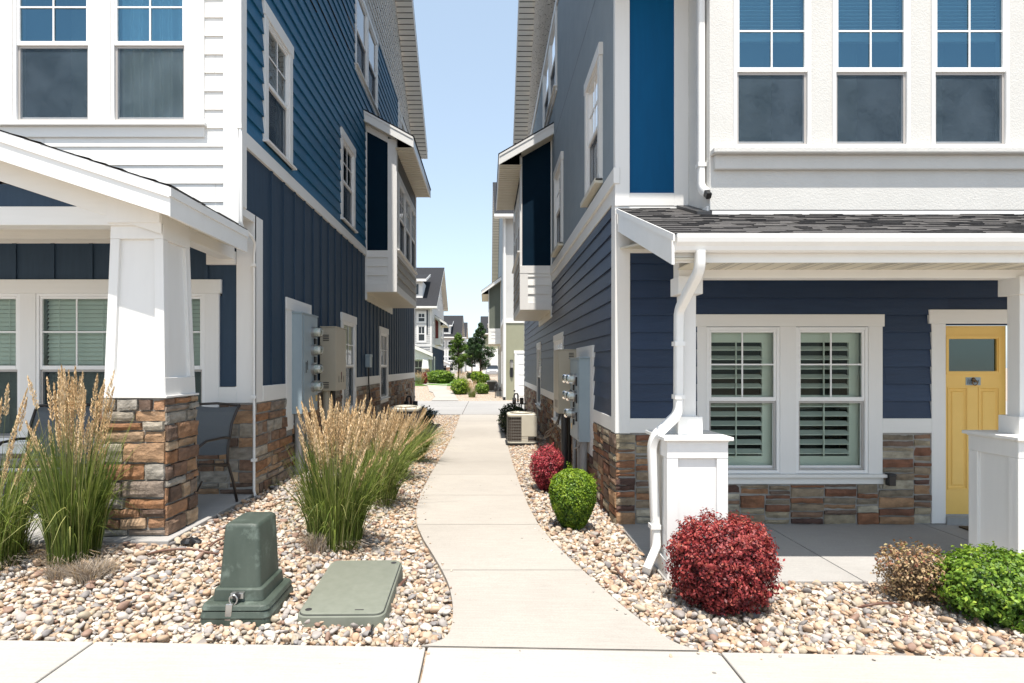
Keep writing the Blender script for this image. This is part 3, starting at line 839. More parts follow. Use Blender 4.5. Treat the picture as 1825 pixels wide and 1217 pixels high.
# ------------------------------------------------------------------ windows
def window(fr, parent, u0, u1, z0, z1, zr=None, kind='dark', screen=True, glass='glass', muntin=True, casing=None, simple=False, label=None, bright=False, sash_side=1):
    """u0..z1 = outer edge of the vinyl frame.  casing: (left,right,head,head_ext,sill_h,apron_h) or None"""
    zr = zr if zr is not None else lerp(z0, z1, .5)
    mb = MB(); w = .032
    mb.frame(fr, u0, u1, z0, z1, w, -.05, .022, wb=.035)
    mb.frame(fr, u0 + w, u1 - w, zr - .022, z1 - w, .026, -.02, .012, wb=.044)
    mb.frame(fr, u0 + w, u1 - w, z0 + .035, zr + .02, .022, -.042, -.022, wb=.045)
    um = (u0 + u1) / 2; zm = (zr + z1 - .03) / 2
    wd = mb.build('window', M['vinyl'], parent, bevel=.003, seg=1)
    if label: wd['label'] = label
    if muntin:
        mb = MB(); mb.fb(fr, um - .008, um + .008, zr, z1 - w, -.004, .004); mb.fb(fr, u0 + w, u1 - w, zm - .008, zm + .008, -.0035, .0035)
        mb.build('muntin', M['vinyl'], wd)
    mb = MB(); mb.fq(fr, u0 + w + .01, u1 - w - .01, zr, z1 - w - .01, -.008); mb.build('upper_pane', M[glass], wd)
    mb = MB(); mb.fq(fr, u0 + w, u1 - w, z0 + .06, zr, -.032); mb.build('lower_pane', M['glass'], wd)
    if screen:
        mb = MB(); mb.frame(fr, u0 + w + .003, u1 - w - .003, z0 + .037, zr - .024, .02, -.012, -.004); mb.build('screen_frame', M['screenframe'], wd)
        mb = MB() if screen != 'frame' else None
    if screen and screen != 'frame':
        mb = MB(); mb.fq(fr, u0 + w + .02, u1 - w - .02, z0 + .055, zr - .04, -.009); mb.build('screen', M['screenlt' if screen == 'thin' else 'screen'], wd)
    ins = 'insidelt' if bright else 'inside'
    if kind == 'shutter':
        mb = MB(); o = -.10
        st = .075
        a, b = (u0 + w - .01, u1 - w - .10)
        mb.fb(fr, a, a + .03, z0, z1, o - .03, o); mb.fb(fr, b, u1 - w + .01, z0, z1, o - .03, o)
        mb.fb(fr, a, b, z0, z0 + .17, o - .03, o); mb.fb(fr, a, b, z1 - .16, z1, o - .03, o)
        mb.fb(fr, a, b, (z0 + z1) / 2 - .03 + .02, (z0 + z1) / 2 + .05, o - .03, o)
        z = z0 + .215
        while z < z1 - .17:
            if abs(z - (z0 + z1) / 2 - .01) > .05:
                c, s = math.cos(R(28)) * .044, math.sin(R(28)) * .044
                pts = [(z - s, o - .015 + c), (z - s + .008, o - .015 + c), (z + s + .008, o - .015 - c), (z + s, o - .015 - c)]
                P = fr.P
                mb.hexa([P(a + .03, pts[0][0], pts[0][1]), P(b, pts[0][0], pts[0][1]), P(b, pts[3][0], pts[3][1]), P(a + .03, pts[3][0], pts[3][1]),
                         P(a + .03, pts[1][0], pts[1][1]), P(b, pts[1][0], pts[1][1]), P(b, pts[2][0], pts[2][1]), P(a + .03, pts[2][0], pts[2][1])])
            z += .102
        um2 = (a + .03 + b) / 2
        mb.fb(fr, um2 - .006, um2 + .006, z0 + .17, z1 - .16, o + .03, o + .042)
        mb.build('shutter', M['shutter'], wd)
    elif kind == 'blind':
        mb = MB(); z = z0 + .04
        while z < z1 - .03:
            P = fr.P
            mb.face([P(u0 + .05, z, -.075), P(u1 - .05, z, -.075), P(u1 - .05, z + .046, -.100), P(u0 + .05, z + .046, -.100)], random.random())
            z += .046
        for q in (.22, .78):
            uu = lerp(u0, u1, q); mb.fb(fr, uu - .002, uu + .002, z0 + .04, z1, -.070, -.066)
        mb.build('blind', M['blind'], wd)
    elif kind == 'raised':
        mb = MB(); z = z1 - .06; k = 0
        while k < 17:
            h = .012 if k > 8 else .036
            mb.fb(fr, u0 + .06, u1 - .06 - (.0 if k < 12 else 0), z - .004, z, -.10, -.058); z -= h; k += 1
        mb.fb(fr, u0 + .05, u1 - .05, z1 - .06, z1 - .02, -.11, -.055)
        mb.build('blind', M['blind'], wd)
    elif kind == 'curtain':
        mb = MB(); n = 60
        for (ca, cb, s) in ((u0, lerp(u0, u1, .34), 0), (lerp(u0, u1, .34), u1, 1)):
            m_ = int(n * (cb - ca)) + 6
            for i in range(m_):
                a, b = lerp(ca, cb, i / m_), lerp(ca, cb, (i + 1) / m_)
                fo = lambda u: -.105 + .025 * math.sin(u * 62) + .015 * math.sin(u * 23 + 1)
                mb.face([fr.P(a, z0, fo(a)), fr.P(b, z0, fo(b)), fr.P(b, z1, fo(b) * .9), fr.P(a, z1, fo(a) * .9)])
        mb.build('curtain', M['curtain'], wd, smooth=True)
    # reveal and room
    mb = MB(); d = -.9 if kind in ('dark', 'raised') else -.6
    P = fr.P; e = .30
    a, b, c, dd = u0 + .002, u1 - .002, z0 + .002, z1 - .002
    oo = -.045
    mb.face([P(a, c, oo), P(a, dd, oo), P(a, dd, -.14), P(a, c, -.14)]); mb.face([P(b, c, oo), P(b, dd, oo), P(b, dd, -.14), P(b, c, -.14)])
    mb.face([P(a, c, oo), P(b, c, oo), P(b, c, -.14), P(a, c, -.14)]); mb.face([P(a, dd, oo), P(b, dd, oo), P(b, dd, -.14), P(a, dd, -.14)])
    mb.build('reveal', M['vinyl'], wd)
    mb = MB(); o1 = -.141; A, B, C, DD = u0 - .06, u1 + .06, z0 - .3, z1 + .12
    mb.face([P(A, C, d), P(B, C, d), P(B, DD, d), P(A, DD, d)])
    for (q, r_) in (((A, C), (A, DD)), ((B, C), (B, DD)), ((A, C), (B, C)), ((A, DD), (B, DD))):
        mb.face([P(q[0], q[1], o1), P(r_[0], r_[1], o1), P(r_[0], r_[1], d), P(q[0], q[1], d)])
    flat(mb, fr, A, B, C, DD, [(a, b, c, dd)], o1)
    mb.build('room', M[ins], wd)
    return wd

def shingles(mb, O, A, U, na, nu, ex=.14, th=.012, wmin=.08, wmax=.30):
    """courses of tabs: O origin at eave start, A along-eave unit*length, U up-slope unit, na length, nu slope length"""
    O = Vector(O); A = Vector(A).normalized(); U = Vector(U).normalized(); N = A.cross(U)
    if N.z < 0: N = -N
    s = 0; k = 0
    while s < nu:
        e = min(s + ex, nu); a = 0
        while a < na:
            w = random.uniform(wmin, wmax); b = min(a + w, na)
            h = th * (1.0 if random.random() < .5 else 1.9)
            t = random.random()
            jag = random.uniform(-.006, .006)
            p = [O + A * a + U * (s + jag) + N * h, O + A * b + U * (s + jag) + N * h, O + A * b + U * (e + .01) + N * .004, O + A * a + U * (e + .01) + N * .004]
            mb.face([tuple(q) for q in p], t)
            q0 = O + A * a + U * (s + jag); q1 = O + A * b + U * (s + jag)
            mb.face([tuple(q0), tuple(q1), tuple(p[1]), tuple(p[0])], t * .4)
            a = b
        s = e; k += 1
# ================================================================== SHARED HOUSE PARTS
def casing(mb, fr, u0, u1, z0, z1, w=.11, hh=.13, he=.02, ap=.10, o=.028, nose=True):
    """picture-frame casing round one or more vinyl frames"""
    mb.fb(fr, u0 - w, u0, z0, z1, -.01, o); mb.fb(fr, u1, u1 + w, z0, z1, -.01, o)
    mb.fb(fr, u0 - w - he, u1 + w + he, z1, z1 + hh, -.01, o + .006)
    if nose:
        mb.fb(fr, u0 - w - .02, u1 + w + .02, z0 - .028, z0, -.01, o + .045)
        mb.fb(fr, u0 - w, u1 + w, z0 - .028 - ap, z0 - .028, -.01, o)
    else: mb.fb(fr, u0 - w, u1 + w, z0 - ap, z0, -.01, o)

def gable_roof(root, XW, sx, fe, rd, re, depth=9.5, over=.48):
    """fe, rd, re = (y, z) of front eave, ridge, rear eave of the TOP surface"""
    xo = XW + sx * over; xi = XW - sx * depth
    th = .20
    mb = MB()
    for (a, b) in ((fe, rd), (rd, re)):
        mb.hexa([(xo, a[0], a[1] - .03), (xi, a[0], a[1] - .03), (xi, b[0], b[1] - .03), (xo, b[0], b[1] - .03), (xo, a[0], a[1]), (xi, a[0], a[1]), (xi, b[0], b[1]), (xo, b[0], b[1])], .3)
    mb.build('roof', M['roofdark'], root)
    mb = MB()
    for (a, b) in ((fe, rd), (rd, re)):
        x1 = xo - sx * .025
        mb.hexa([(xo - sx * .004, a[0], a[1] - .25), (x1, a[0], a[1] - .25), (x1, b[0], b[1] - .25), (xo - sx * .004, b[0], b[1] - .25),
                 (xo - sx * .004, a[0], a[1] - .032), (x1, a[0], a[1] - .032), (x1, b[0], b[1] - .032), (xo - sx * .004, b[0], b[1] - .032)])
    # eave end board
    mb.box(min(xo, xi), max(xo, xi), re[0] - .03, re[0] - .004, re[1] - .26, re[1] - .035)
    mb.box(min(xo, xi), max(xo, xi), fe[0] + .004, fe[0] + .03, fe[1] - .26, fe[1] - .035)
    mb.build('rake_board', M['trim'], root)
    mb = MB(); x1 = xo - sx * .026; x2 = XW + sx * .012
    for (a, b) in ((fe, rd), (rd, re)):
        L = math.dist(a, b); n = int(L / .15)
        for i in range(n):
            p = (lerp(a[0], b[0], i / n), lerp(a[1], b[1], i / n)); q = (lerp(a[0], b[0], (i + .93) / n), lerp(a[1], b[1], (i + .93) / n))
            d = -.235 - .012; e = -.235
            mb.face([(x1, p[0], p[1] + d), (x2, p[0], p[1] + d), (x2, q[0], q[1] + e), (x1, q[0], q[1] + e)])
    mb.build('rake_soffit', M['soffitn'], root)

def shakes(mb, fr, u0, u1, z0, z1, top):
    z = z0
    while z < z1:
        u = u0 + random.uniform(-.2, 0)
        while u < u1:
            w = random.uniform(.10, .26); a, b = max(u, u0), min(u + w, u1); u += w + .010
            if b - a < .02: continue
            dz = random.uniform(0, .012); zb = z + .185
            tp = min(top(a), top(b))
            if z >= tp: continue
            zb = min(zb, tp); t = random.random()
            mb.face([fr.P(a, z + dz, .036), fr.P(b, z + dz, .036), fr.P(b, zb, .005), fr.P(a, zb, .005)], t)
            mb.face([fr.P(a, z + dz, .036), fr.P(b, z + dz, .036), fr.P(b, z + dz, 0), fr.P(a, z + dz, 0)], t)
        z += .165

def bay(root, XW, XO, D0, D1, zb, zpanel, zwin0, zwin1, rooft, name_side, panelmat, lapm_front, lapm_side, wins):
    """box bay on a side wall; rooft = (z at wall, z at eave, x eave, y0, y1)"""
    sx = 1 if XO > XW else -1
    ff = Fr('x', D0, -1); fs = Fr('y', XO, sx); fbk = Fr('x', D1, 1)
    a, b = min(XW, XO), max(XW, XO)
    zw, ze, xe, y0, y1 = rooft
    def ztop(x): return lerp(zw, ze, (x - XW) / (xe - XW)) - .2
    # front panel
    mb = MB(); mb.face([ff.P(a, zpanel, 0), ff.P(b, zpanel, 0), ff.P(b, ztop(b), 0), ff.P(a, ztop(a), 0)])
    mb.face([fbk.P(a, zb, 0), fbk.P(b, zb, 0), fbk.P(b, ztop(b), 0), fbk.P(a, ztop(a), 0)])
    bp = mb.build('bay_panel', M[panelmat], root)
    mb = MB(); lap(mb, ff, a, b, zb + .15, zpanel - .13, ex=.185, th=.022); mb.build('bay_siding', M[lapm_front], root)
    # long side
    holes = [(w[0] - .01, w[1] + .01, zwin0, zwin1) for w in wins]
    zt = ztop(XO)
    mb = MB(); lap(mb, fs, D0, D1, zb + .15, zwin0 - .12, ex=.185, th=.022); mb.build('bay_siding', M[lapm_side], root)
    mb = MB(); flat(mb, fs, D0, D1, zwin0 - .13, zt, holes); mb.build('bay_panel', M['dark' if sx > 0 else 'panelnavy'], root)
    mb = MB()
    cw = .17
    if sx > 0: cx0, cx1 = XO - cw, XO + .02
    else: cx0, cx1 = XO - .02, XO + (.155)
    ztc = ztop(XO) if sx > 0 else zpanel - .12
    mb.fb(ff, cx0, cx1, zb, ztc, -.01, .025)
    mb.fb(fs, D0 - .0245, D0 + .12, zb, zt, .0, .02)
    mb.fb(fs, D1 - .12, D1, zb, zt, .0, .02)
    ia, ib = (XW + .03, cx0) if sx > 0 else (cx1, XW - .03)
    mb.fb(ff, ia, ib, zb, zb + .15, -.01, .034)
    if sx > 0: mb.fb(ff, ia, ib, zpanel - .13, zpanel, -.01, .022)
    else: mb.fb(ff, cx0, ib, zpanel - .16, zpanel, -.01, .03); mb.fb(ff, XO - .015, XO + .03, zpanel, ztop(XO), -.01, .015)
    wa = (XW, XW + .04) if sx > 0 else (XW - .04, XW)
    mb.fb(ff, wa[0], wa[1], zb - .15, ztop(XW), -.01, .024)
    if sx > 0: # frieze under the sloping eave
        P = ff.P
        xa, xb = XW + .04, XO - cw
        mb.hexa([P(xa, ztop(xa) - .17, -.01), P(xb, ztop(xb) - .17, -.01), P(xb, ztop(xb) - .17, .022), P(xa, ztop(xa) - .17, .022), P(xa, ztop(xa), -.01), P(xb, ztop(xb), -.01), P(xb, ztop(xb), .022), P(xa, ztop(xa), .022)])
    mb.fb(fs, D0 + .12, D1 - .12, zb, zb + .15, 0, .02)
    mb.fb(fs, D0 + .12, D1 - .12, zwin0 - .13, zwin0 - .03, 0, .022); mb.fb(fs, D0 + .02, D1 - .02, zwin0 - .03, zwin0, 0, .07)
    mb.fb(fs, D0 + .12, D1 - .12, zwin1, zwin1 + .12, 0, .02)
    for i in range(len(wins) - 1): mb.fb(fs, wins[i][1], wins[i + 1][0], zwin0, zwin1, 0, .02)
    mb.fb(fs, D0 + .12, wins[0][0], zwin0, zwin1, 0, .018); mb.fb(fs, wins[-1][1], D1 - .12, zwin0, zwin1, 0, .018)
    mb.build('bay_trim', M['trimv'], root)
    mb = MB(); mb.box(a, b - (.0 if sx > 0 else 0), D0, D1, zb - .012, zb + .01); mb.box(min(XW, XW + sx * .03), max(XW, XW + sx * .03), D0 - .02, D1 + .02, zb - .17, zb - .013)
    mb.build('bay_floor', M['soffit'], root)
    for w in wins: window(fs, root, w[0], w[1], zwin0, zwin1, kind='dark', screen=True)
    # roof
    xw = XW - sx * .03
    P8 = lambda dz0, dz1, ya, yb, xa, xb: [(xa, ya, zat(xa) + dz0), (xb, ya, zat(xb) + dz0), (xb, yb, zat(xb) + dz0), (xa, yb, zat(xa) + dz0), (xa, ya, zat(xa) + dz1), (xb, ya, zat(xb) + dz1), (xb, yb, zat(xb) + dz1), (xa, yb, zat(xa) + dz1)]
    def zat(x): return lerp(zw, ze, (x - XW) / (xe - XW))
    mb = MB(); mb.hexa(P8(-.03, 0, y0 - .01, y1 + .01, xw, xe + sx * .012), .3); mb.build('bay_roof', M['roofdark'], root)
    mb = MB(); mb.hexa(P8(-.235, -.032, y0, y0 + .03, XW, xe)); mb.hexa(P8(-.235, -.032, y1 - .03, y1, XW, xe))
    mb.hexa(P8(-.075, -.032, y0 - .012, y0 - .0005, XW, xe - sx * .01))
    mb.build('bay_rake_board', M['metalw'], root)
    mb = MB(); mb.box(min(xe - sx * .025, xe), max(xe - sx * .025, xe), y0 + .001, y1 - .001, ze - .23, ze - .034); mb.build('bay_fascia', M['metalw'], root)
    mb = MB(); n = int((y1 - y0 - .06) / .13); xf = xe - sx * .026; zf = ze - .215
    for i in range(n):
        ya = lerp(y0 + .03, y1 - .03, i / n); yb = lerp(y0 + .03, y1 - .03, (i + 1) / n)
        mb.face([(xf, ya, zf - .010), (XO, ya, zf - .010), (XO, ya + (yb - ya) * .6, zf - .010), (xf, ya + (yb - ya) * .6, zf - .010)])
        mb.face([(xf, ya + (yb - ya) * .6, zf - .010), (XO, ya + (yb - ya) * .6, zf - .010), (XO, yb - .01, zf + .012), (xf, yb - .01, zf + .012)])
        mb.face([(xf, yb - .01, zf + .012), (XO, yb - .01, zf + .012), (XO, yb, zf - .01), (xf, yb, zf - .01)])
    # rake soffit in front of the bay
    mb.hexa(P8(-.245, -.236, y0 + .03, D0 + .01, XW, XO)); mb.hexa(P8(-.245, -.236, D1 - .01, y1 - .03, XW, XO))
    mb.build('bay_soffit', M['soffit'], root)

# ================================================================== RIGHT HOUSE
RH = thing('townhouse', (XR, DF, 0), 'blue and white townhouse with a yellow front door, right of the path', 'house', 'townhouses')
ff = Fr('x', DF, -1); fs = Fr('y', XR, -1)
S0 = F / DF
W1 = (px(1257.5, DF), px(1388, DF)); W2 = (px(1416.5, DF), px(1545, DF)); WZ = (.60, 2.165)
DR = (px(1682, DF), px(1799, DF), pz(918, DF), pz(580, DF))
cas = (px(1241, DF), px(1570, DF), .49, 2.30)
holesF = [(W1[0], W1[1], *WZ), (W2[0], W2[1], *WZ), DR]
mb = MB(); lap(mb, ff, XR, 7.6, 1.19, 3.35, ex=.184, holes=holesF)
mb.build('siding', M['navylap2'], RH)
mb = MB(); flat(mb, ff, XR, 7.6, ZRS - .1, 1.1, holesF + [(cas[0], cas[1], .5, 1.2)], .014); mb.build('mortar', M['mortar'], RH)
mb = MB(); stones(mb, ff, XR - .03, 7.6, ZRS, 1.025, [(cas[0] + .005, cas[1] - .005, .49, 1.2), (px(1657, DF), px(1825, DF), 0, 1.2)], style='split', o=.004, wmax=.42, hmax=.105, res=.03)
mb.build('stone_base', M['stoneR'], RH)
mb = MB()
for (a, b) in ((XR + .12, cas[0]), (cas[1], px(1657, DF)), (px(1825, DF), 7.6)):
    mb.fb(ff, a, b, 1.035, 1.19, -.01, .03)
# window casing
mb.fb(ff, px(1237, DF), px(1573, DF), 2.170, 2.30, -.01, .036)
mb.fb(ff, px(1236.5, DF), px(1573.5, DF), .565, .597, -.01, .075); mb.fb(ff, px(1241, DF), px(1572, DF), .49, .565, -.01, .03)
# door head
mb.fb(ff, px(1652, DF), px(1829, DF), pz(577, DF), pz(552, DF), -.01, .036)
# pad under porch roof
mb.fb(ff, XR + .126, 1.80, 2.955, 3.06, -.01, .03); mb.fb(ff, XR + .126, 2.1, 3.0605, 3.35, -.01, .026)
mb.build('trim', M['trim'], RH, bevel=.003, seg=1)
mb = MB()
mb.fb(ff, XR - .033, XR + .125, 1.03, 3.42, -.01, .032)
mb.fb(fs, DF - .025, DF + .17, 1.03, 3.53, -.01, .034)
mb.fb(ff, cas[0], W1[0], .597, 2.17, -.01, .03); mb.fb(ff, W1[1], W2[0], .597, 2.17, -.01, .028); mb.fb(ff, W2[1], cas[1], .597, 2.17, -.01, .03)
mb.fb(ff, px(1657, DF), DR[0], ZRS + .01, pz(577, DF), -.01, .03); mb.fb(ff, DR[1], px(1825, DF), ZRS + .01, pz(577, DF), -.01, .03)
mb.build('corner_board', M['trimv'], RH, bevel=.003, seg=1)
for w in (W1, W2): window(ff, RH, w[0], w[1], *WZ, zr=pz(711, DF), kind='shutter', glass='glass', screen='frame')
# outlet cover
mb = MB(); mb.fb(ff, px(1574, DF), px(1586.5, DF), pz(863, DF), pz(842, DF), .028, .095); mb.fb(ff, px(1573.3, DF), px(1587.3, DF), pz(846, DF), pz(843, DF), .03, .10)
mb.build('outlet_cover', M['black'], RH, bevel=.006)

# door
d0, d1, dz0, dz1 = DR
mb = MB(); o = -.045
gx0, gx1, gz0, gz1 = px(1696, DF), px(1782.5, DF), pz(661.5, DF), pz(603.5, DF)
flat(mb, ff, d0, d1, dz0, dz1, [(gx0, gx1, gz0, gz1), (px(1697, DF), px(1729, DF), pz(872, DF), pz(692, DF)), (px(1752, DF), px(1786, DF), pz(872, DF), pz(692, DF))], o)
for (a, b) in ((1697, 1729), (1752, 1786)):
    a, b = px(a, DF), px(b, DF); c, e = pz(872, DF), pz(692, DF)
    for k, (i0, oa, i1, ob) in enumerate(((0, o, .012, o - .012), (.012, o - .012, .03, o - .012), (.03, o - .012, .04, o - .002))):
        P = ff.P
        q0 = [P(a + i0, c + i0, oa), P(b - i0, c + i0, oa), P(b - i0, e - i0, oa), P(a + i0, e - i0, oa)]
        q1 = [P(a + i1, c + i1, ob), P(b - i1, c + i1, ob), P(b - i1, e - i1, ob), P(a + i1, e - i1, ob)]
        for j in range(4): mb.face([q0[j], q0[(j + 1) % 4], q1[(j + 1) % 4], q1[j]])
    mb.fq(ff, a + .04, b - .04, c + .04, e - .04, o - .002)
    mb.frame(ff, a - .014, b + .014, c - .014, e + .014, .014, o - .001, o + .005)
mb.frame(ff, gx0 - .034, gx1 + .034, gz0 - .034, gz1 + .034, .024, o - .001, o + .016)
mb.frame(ff, gx0 - .010, gx1 + .010, gz0 - .010, gz1 + .010, .010, o - .03, o + .008)
door = mb.build('front_door', M['yellow'], RH); door['label'] = 'yellow craftsman front door with one wide window light'
mb = MB(); mb.fq(ff, gx0, gx1, gz0, gz1, o - .012); mb.build('door_light', M['glassdoor'], door)
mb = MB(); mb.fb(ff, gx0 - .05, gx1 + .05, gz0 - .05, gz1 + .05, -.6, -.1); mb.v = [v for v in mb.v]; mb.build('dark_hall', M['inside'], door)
mb = MB(); mb.fb(ff, px(1727, DF), px(1753.5, DF), pz(686.5, DF), pz(672.5, DF), o, o + .004); pl = mb.build('number_plate', M['meterbox'], door)
mb = MB()   # engraved lattice left of the knocker and the 4
ax0, az0 = px(1728.8, DF), pz(683.2, DF); cw_, ch_ = .011, .010
for j in range(4):
    for i in range(5):
        if (i + j) % 2 == 0: mb.fb(ff, ax0 + i * cw_, ax0 + (i + .9) * cw_, az0 + j * ch_, az0 + (j + .9) * ch_, o + .004, o + .0052)
mb.fb(ff, ax0, ax0 + .055, az0 - .009, az0 - .005, o + .004, o + .0052)
for k in (0, 1):
    c = ax0 + .013 + .028 * k
    mb.tube([ff.P(c - .011, az0 + .042, o + .005), ff.P(c - .006, az0 + .049, o + .005), ff.P(c + .006, az0 + .049, o + .005), ff.P(c + .011, az0 + .042, o + .005)], .0018, 5)
def seg(a, b, r=.0018): mb.tube([ff.P(a[0], a[1], o + .005), ff.P(b[0], b[1], o + .005)], r, 5)
fx, fz = px(1748, DF), pz(682, DF)
seg((fx + .009, fz), (fx + .009, fz + .030)); seg((fx + .009, fz + .030), (fx - .006, fz + .011)); seg((fx - .006, fz + .011), (fx + .014, fz + .011))
f2 = px(1744.6, DF)
seg((f2 - .004, fz + .026), (f2 + .004, fz + .030)); seg((f2 + .004, fz + .030), (f2 + .007, fz + .024)); seg((f2 + .007, fz + .024), (f2 - .004, fz + .006)); seg((f2 - .004, fz + .004), (f2 + .008, fz + .004))
mb.build('engraving', M['dark'], pl)
kc = px(1740.7, DF); kz = pz(678.5, DF)
mb = MB(); mb.disc(ff.P(kc, kz + .010, o + .004), (0, -1, 0), .026, .014, 18, r2=.014); mb.disc(ff.P(kc, kz - .006, o + .016), (0, -1, 0), .012, .018, 12)
ring = [ff.P(kc - .003 + .026 * math.sin(2 * math.pi * k / 20), kz - .022 + .026 * math.cos(2 * math.pi * k / 20), o + .028) for k in range(20)]
mb.tube(ring + [ring[0]], .0055, 8); mb.build('door_knocker', M['brass'], door, smooth=True)
mb = MB(); mb.fb(ff, d0 - .0, d1, ZRS + .0, dz0 - .012, -.09, .05); mb.build('door_sill', M['pipegrey'], door)

# side wall, lower
def band_hole(u0, u1, z0, z1): return (u0, u1, z0, z1)
RW = dict(g1=(10.75, 12.05, .68, 2.24), g2=(15.2, 16.2, .72, 2.24), u1=(7.18, 8.02, 4.0, 5.48), u2=(10.82, 11.78, 4.0, 5.50), t1=(11.75, 12.9, 7.3, 8.8), t2=(13.1, 14.25, 7.3, 8.8))
holes_low = [RW['g1'], RW['g2']]
REND = 21.7
mb = MB(); lap(mb, fs, DF, REND, 1.19, 3.54, ex=.184, holes=holes_low); mb.build('siding', M['navylap2'], RH)
mb = MB(); flat(mb, fs, DF - .0, REND, -.15, 1.04, [(h[0] - .11, h[1] + .11, h[2] - .1, h[3]) for h in holes_low], .014); mb.build('mortar', M['mortar'], RH)
mb = MB(); stones(mb, fs, DF - .03, 12.5, ZRS - .06, 1.025, [(10.64, 12.16, .57, 1.2), (7.62, 8.97, .56, 1.2)], style='split', o=.004, wmax=.40, hmax=.125, res=.04)
stones(mb, fs, 12.5, REND, ZRS - .1, 1.025, [(15.09, 16.31, .6, 1.2)], style='split', o=.004, wmax=.5, hmax=.14, res=.12)
mb.build('stone_base', M['stoneR'], RH)
mb = MB()
for (a, b) in ((DF + .17, 7.62), (8.97, 10.64), (12.16, 15.09), (16.31, REND)): mb.fb(fs, a, b, 1.035, 1.19, -.01, .028)
mb.fb(fs, DF + .02, REND, 3.53, 3.69, -.01, .026); mb.fb(fs, DF - .05, REND - .02, 3.69, 3.86, -.01, .055)
for k in ('g1', 'g2'): casing(mb, fs, *RW[k], w=.10, hh=.13, ap=.08)
mb.fb(fs, 7.62, 8.97, .57, 2.01, -.01, .030); mb.fb(fs, 7.60, 8.99, 1.86, 2.02, .0, .038)
mb.build('trim', M['trim'], RH, bevel=.003, seg=1)
mb = MB(); mb.fb(fs, REND - .12, REND, .0, 3.53, .028, .04); mb.build('corner_board', M['trimv'], RH)
for k in ('g1', 'g2'): window(fs, RH, *RW[k], kind='dark')
# side wall, upper
zline = 9.0; fe, rd, re = (5.47, 6.22), (14.5, 14.3), (20.6, 9.35)
def rtop(y):
    if y < rd[0]: return lerp(fe[1], rd[1], (y - fe[0]) / (rd[0] - fe[0])) - .24
    return lerp(rd[1], re[1], (y - rd[0]) / (re[0] - rd[0])) - .24
mb = MB()
fs2 = Fr('y', XR - .012, -1)
hs = [RW[k] for k in ('u1', 'u2', 't1', 't2')]
def flat_top(mb, fr, u0, u1, z0, z1, holes, top, o=0, step=.5):
    us = sorted({u0, u1, rd[0]} | {h[0] for h in holes} | {h[1] for h in holes})
    us = [u for u in us if u0 <= u <= u1]
    for a, b in zip(us[:-1], us[1:]):
        za = [z0] + sorted({z for h in holes if h[0] <= a and h[1] >= b for z in (h[2], h[3])})
        ta, tb = min(z1, top(a + 1e-4)), min(z1, top(b - 1e-4))
        lo = z0; segs = []
        for h in sorted([h for h in holes if h[0] <= a + 1e-6 and h[1] >= b - 1e-6], key=lambda h: h[2]):
            segs.append((lo, h[2])); lo = h[3]
        for (p, q) in segs: mb.fq(fr, a, b, p, q, o, .5)
        if min(ta, tb) > lo: mb.face([fr.P(a, lo, o), fr.P(b, lo, o), fr.P(b, tb, o), fr.P(a, ta, o)], .5)
flat_top(mb, fs2, DF, 20.3, 3.86, zline, hs, rtop)
mb.build('upper_wall', M['stuccog'], RH)
mb = MB(); mb.fb(fs2, DF + .3, 12.4, 6.44, 6.452, 0, .0015); mb.fb(fs2, 12.2, 12.206, 3.9, 7.1, 0, .0015); mb.build('control_joint', M['dark'], RH)
mb = MB(); shakes(mb, fs2, 8.5, 20.3, zline, 14.3, rtop); mb.build('gable_shakes', M['shake'], RH)
mb = MB(); mb.fb(fs2, 8.4, 20.3, zline - .14, zline, 0, .03)
mb.fb(fs2, RW['t1'][1], RW['t2'][0], RW['t1'][2], RW['t1'][3], -.01, .02)
for k in ('u1', 'u2'): casing(mb, fs2, *RW[k], w=.11, hh=.15, ap=.0, o=.045)
casing(mb, fs2, RW['t1'][0], RW['t2'][1], RW['t1'][2], RW['t1'][3], w=.11, hh=.06, ap=.08, o=.035)
mb.build('trim', M['trim'], RH, bevel=.003, seg=1)
mb = MB(); mb.fb(fs2, RW['u1'][0] - .13, RW['u1'][1] + .13, 3.94, 4.0, .0, .10); mb.fb(fs2, RW['u2'][0] - .13, RW['u2'][1] + .13, 3.94, 4.0, .0, .10)
mb.build('window_sill', M['soffit'], RH, bevel=.004)
for k in ('u1', 'u2', 't1', 't2'): window(fs2, RH, *RW[k], kind='dark', glass='glassblue', muntin=k[0] == 'u')
gable_roof(RH, XR, -1, fe, rd, re, depth=6.6, over=.50)
bay(RH, XR, .72, 12.6, 15.6, 2.95, 3.89, 4.22, 5.55, (6.83, 6.17, .245, 12.25, 15.9), 'r', 'panelnavy', 'whitelap', 'taupelap', [(12.85, 13.62), (13.74, 14.52), (14.64, 15.42)])

# upper front: blue panel recess and white stucco projection
mb = MB(); mb.box(1.52, 1.998, DF - .012, DF + .3, 3.50, 6.9); mb.build('blue_panel', M['panelblue'], RH)
mb = MB(); mb.fb(ff, XR - .036, 1.52, 3.455, 6.9, -.05, .035); mb.fb(ff, 1.998, 2.15, 3.455, 6.9, -.05, .03)
mb.build('corner_board', M['trimv'], RH, bevel=.003, seg=1)
mb = MB(); mb.fb(ff, 1.52, 1.998, 3.458, 3.595, 0, .030); mb.fb(ff, XR - .03, 2.15, 3.40, 3.452, -.02, .026); mb.build('trim', M['trim'], RH, bevel=.003, seg=1)
DB = 5.69
fb_ = Fr('x', DB, -1); fbs = Fr('y', 2.15, -1)
BW = [(2.376, 3.12), (3.33, 4.078), (4.284, 5.032), (5.24, 5.985)]; BZ = (3.845, 5.39)
mb = MB(); flat(mb, fb_, 2.15, 7.6, 3.21, 6.9, [(a, b, *BZ) for a, b in BW]); mb.fq(fbs, DB, DF, 3.2, 6.9, 0)
mb.build('stucco_wall', M['stucco'], RH)
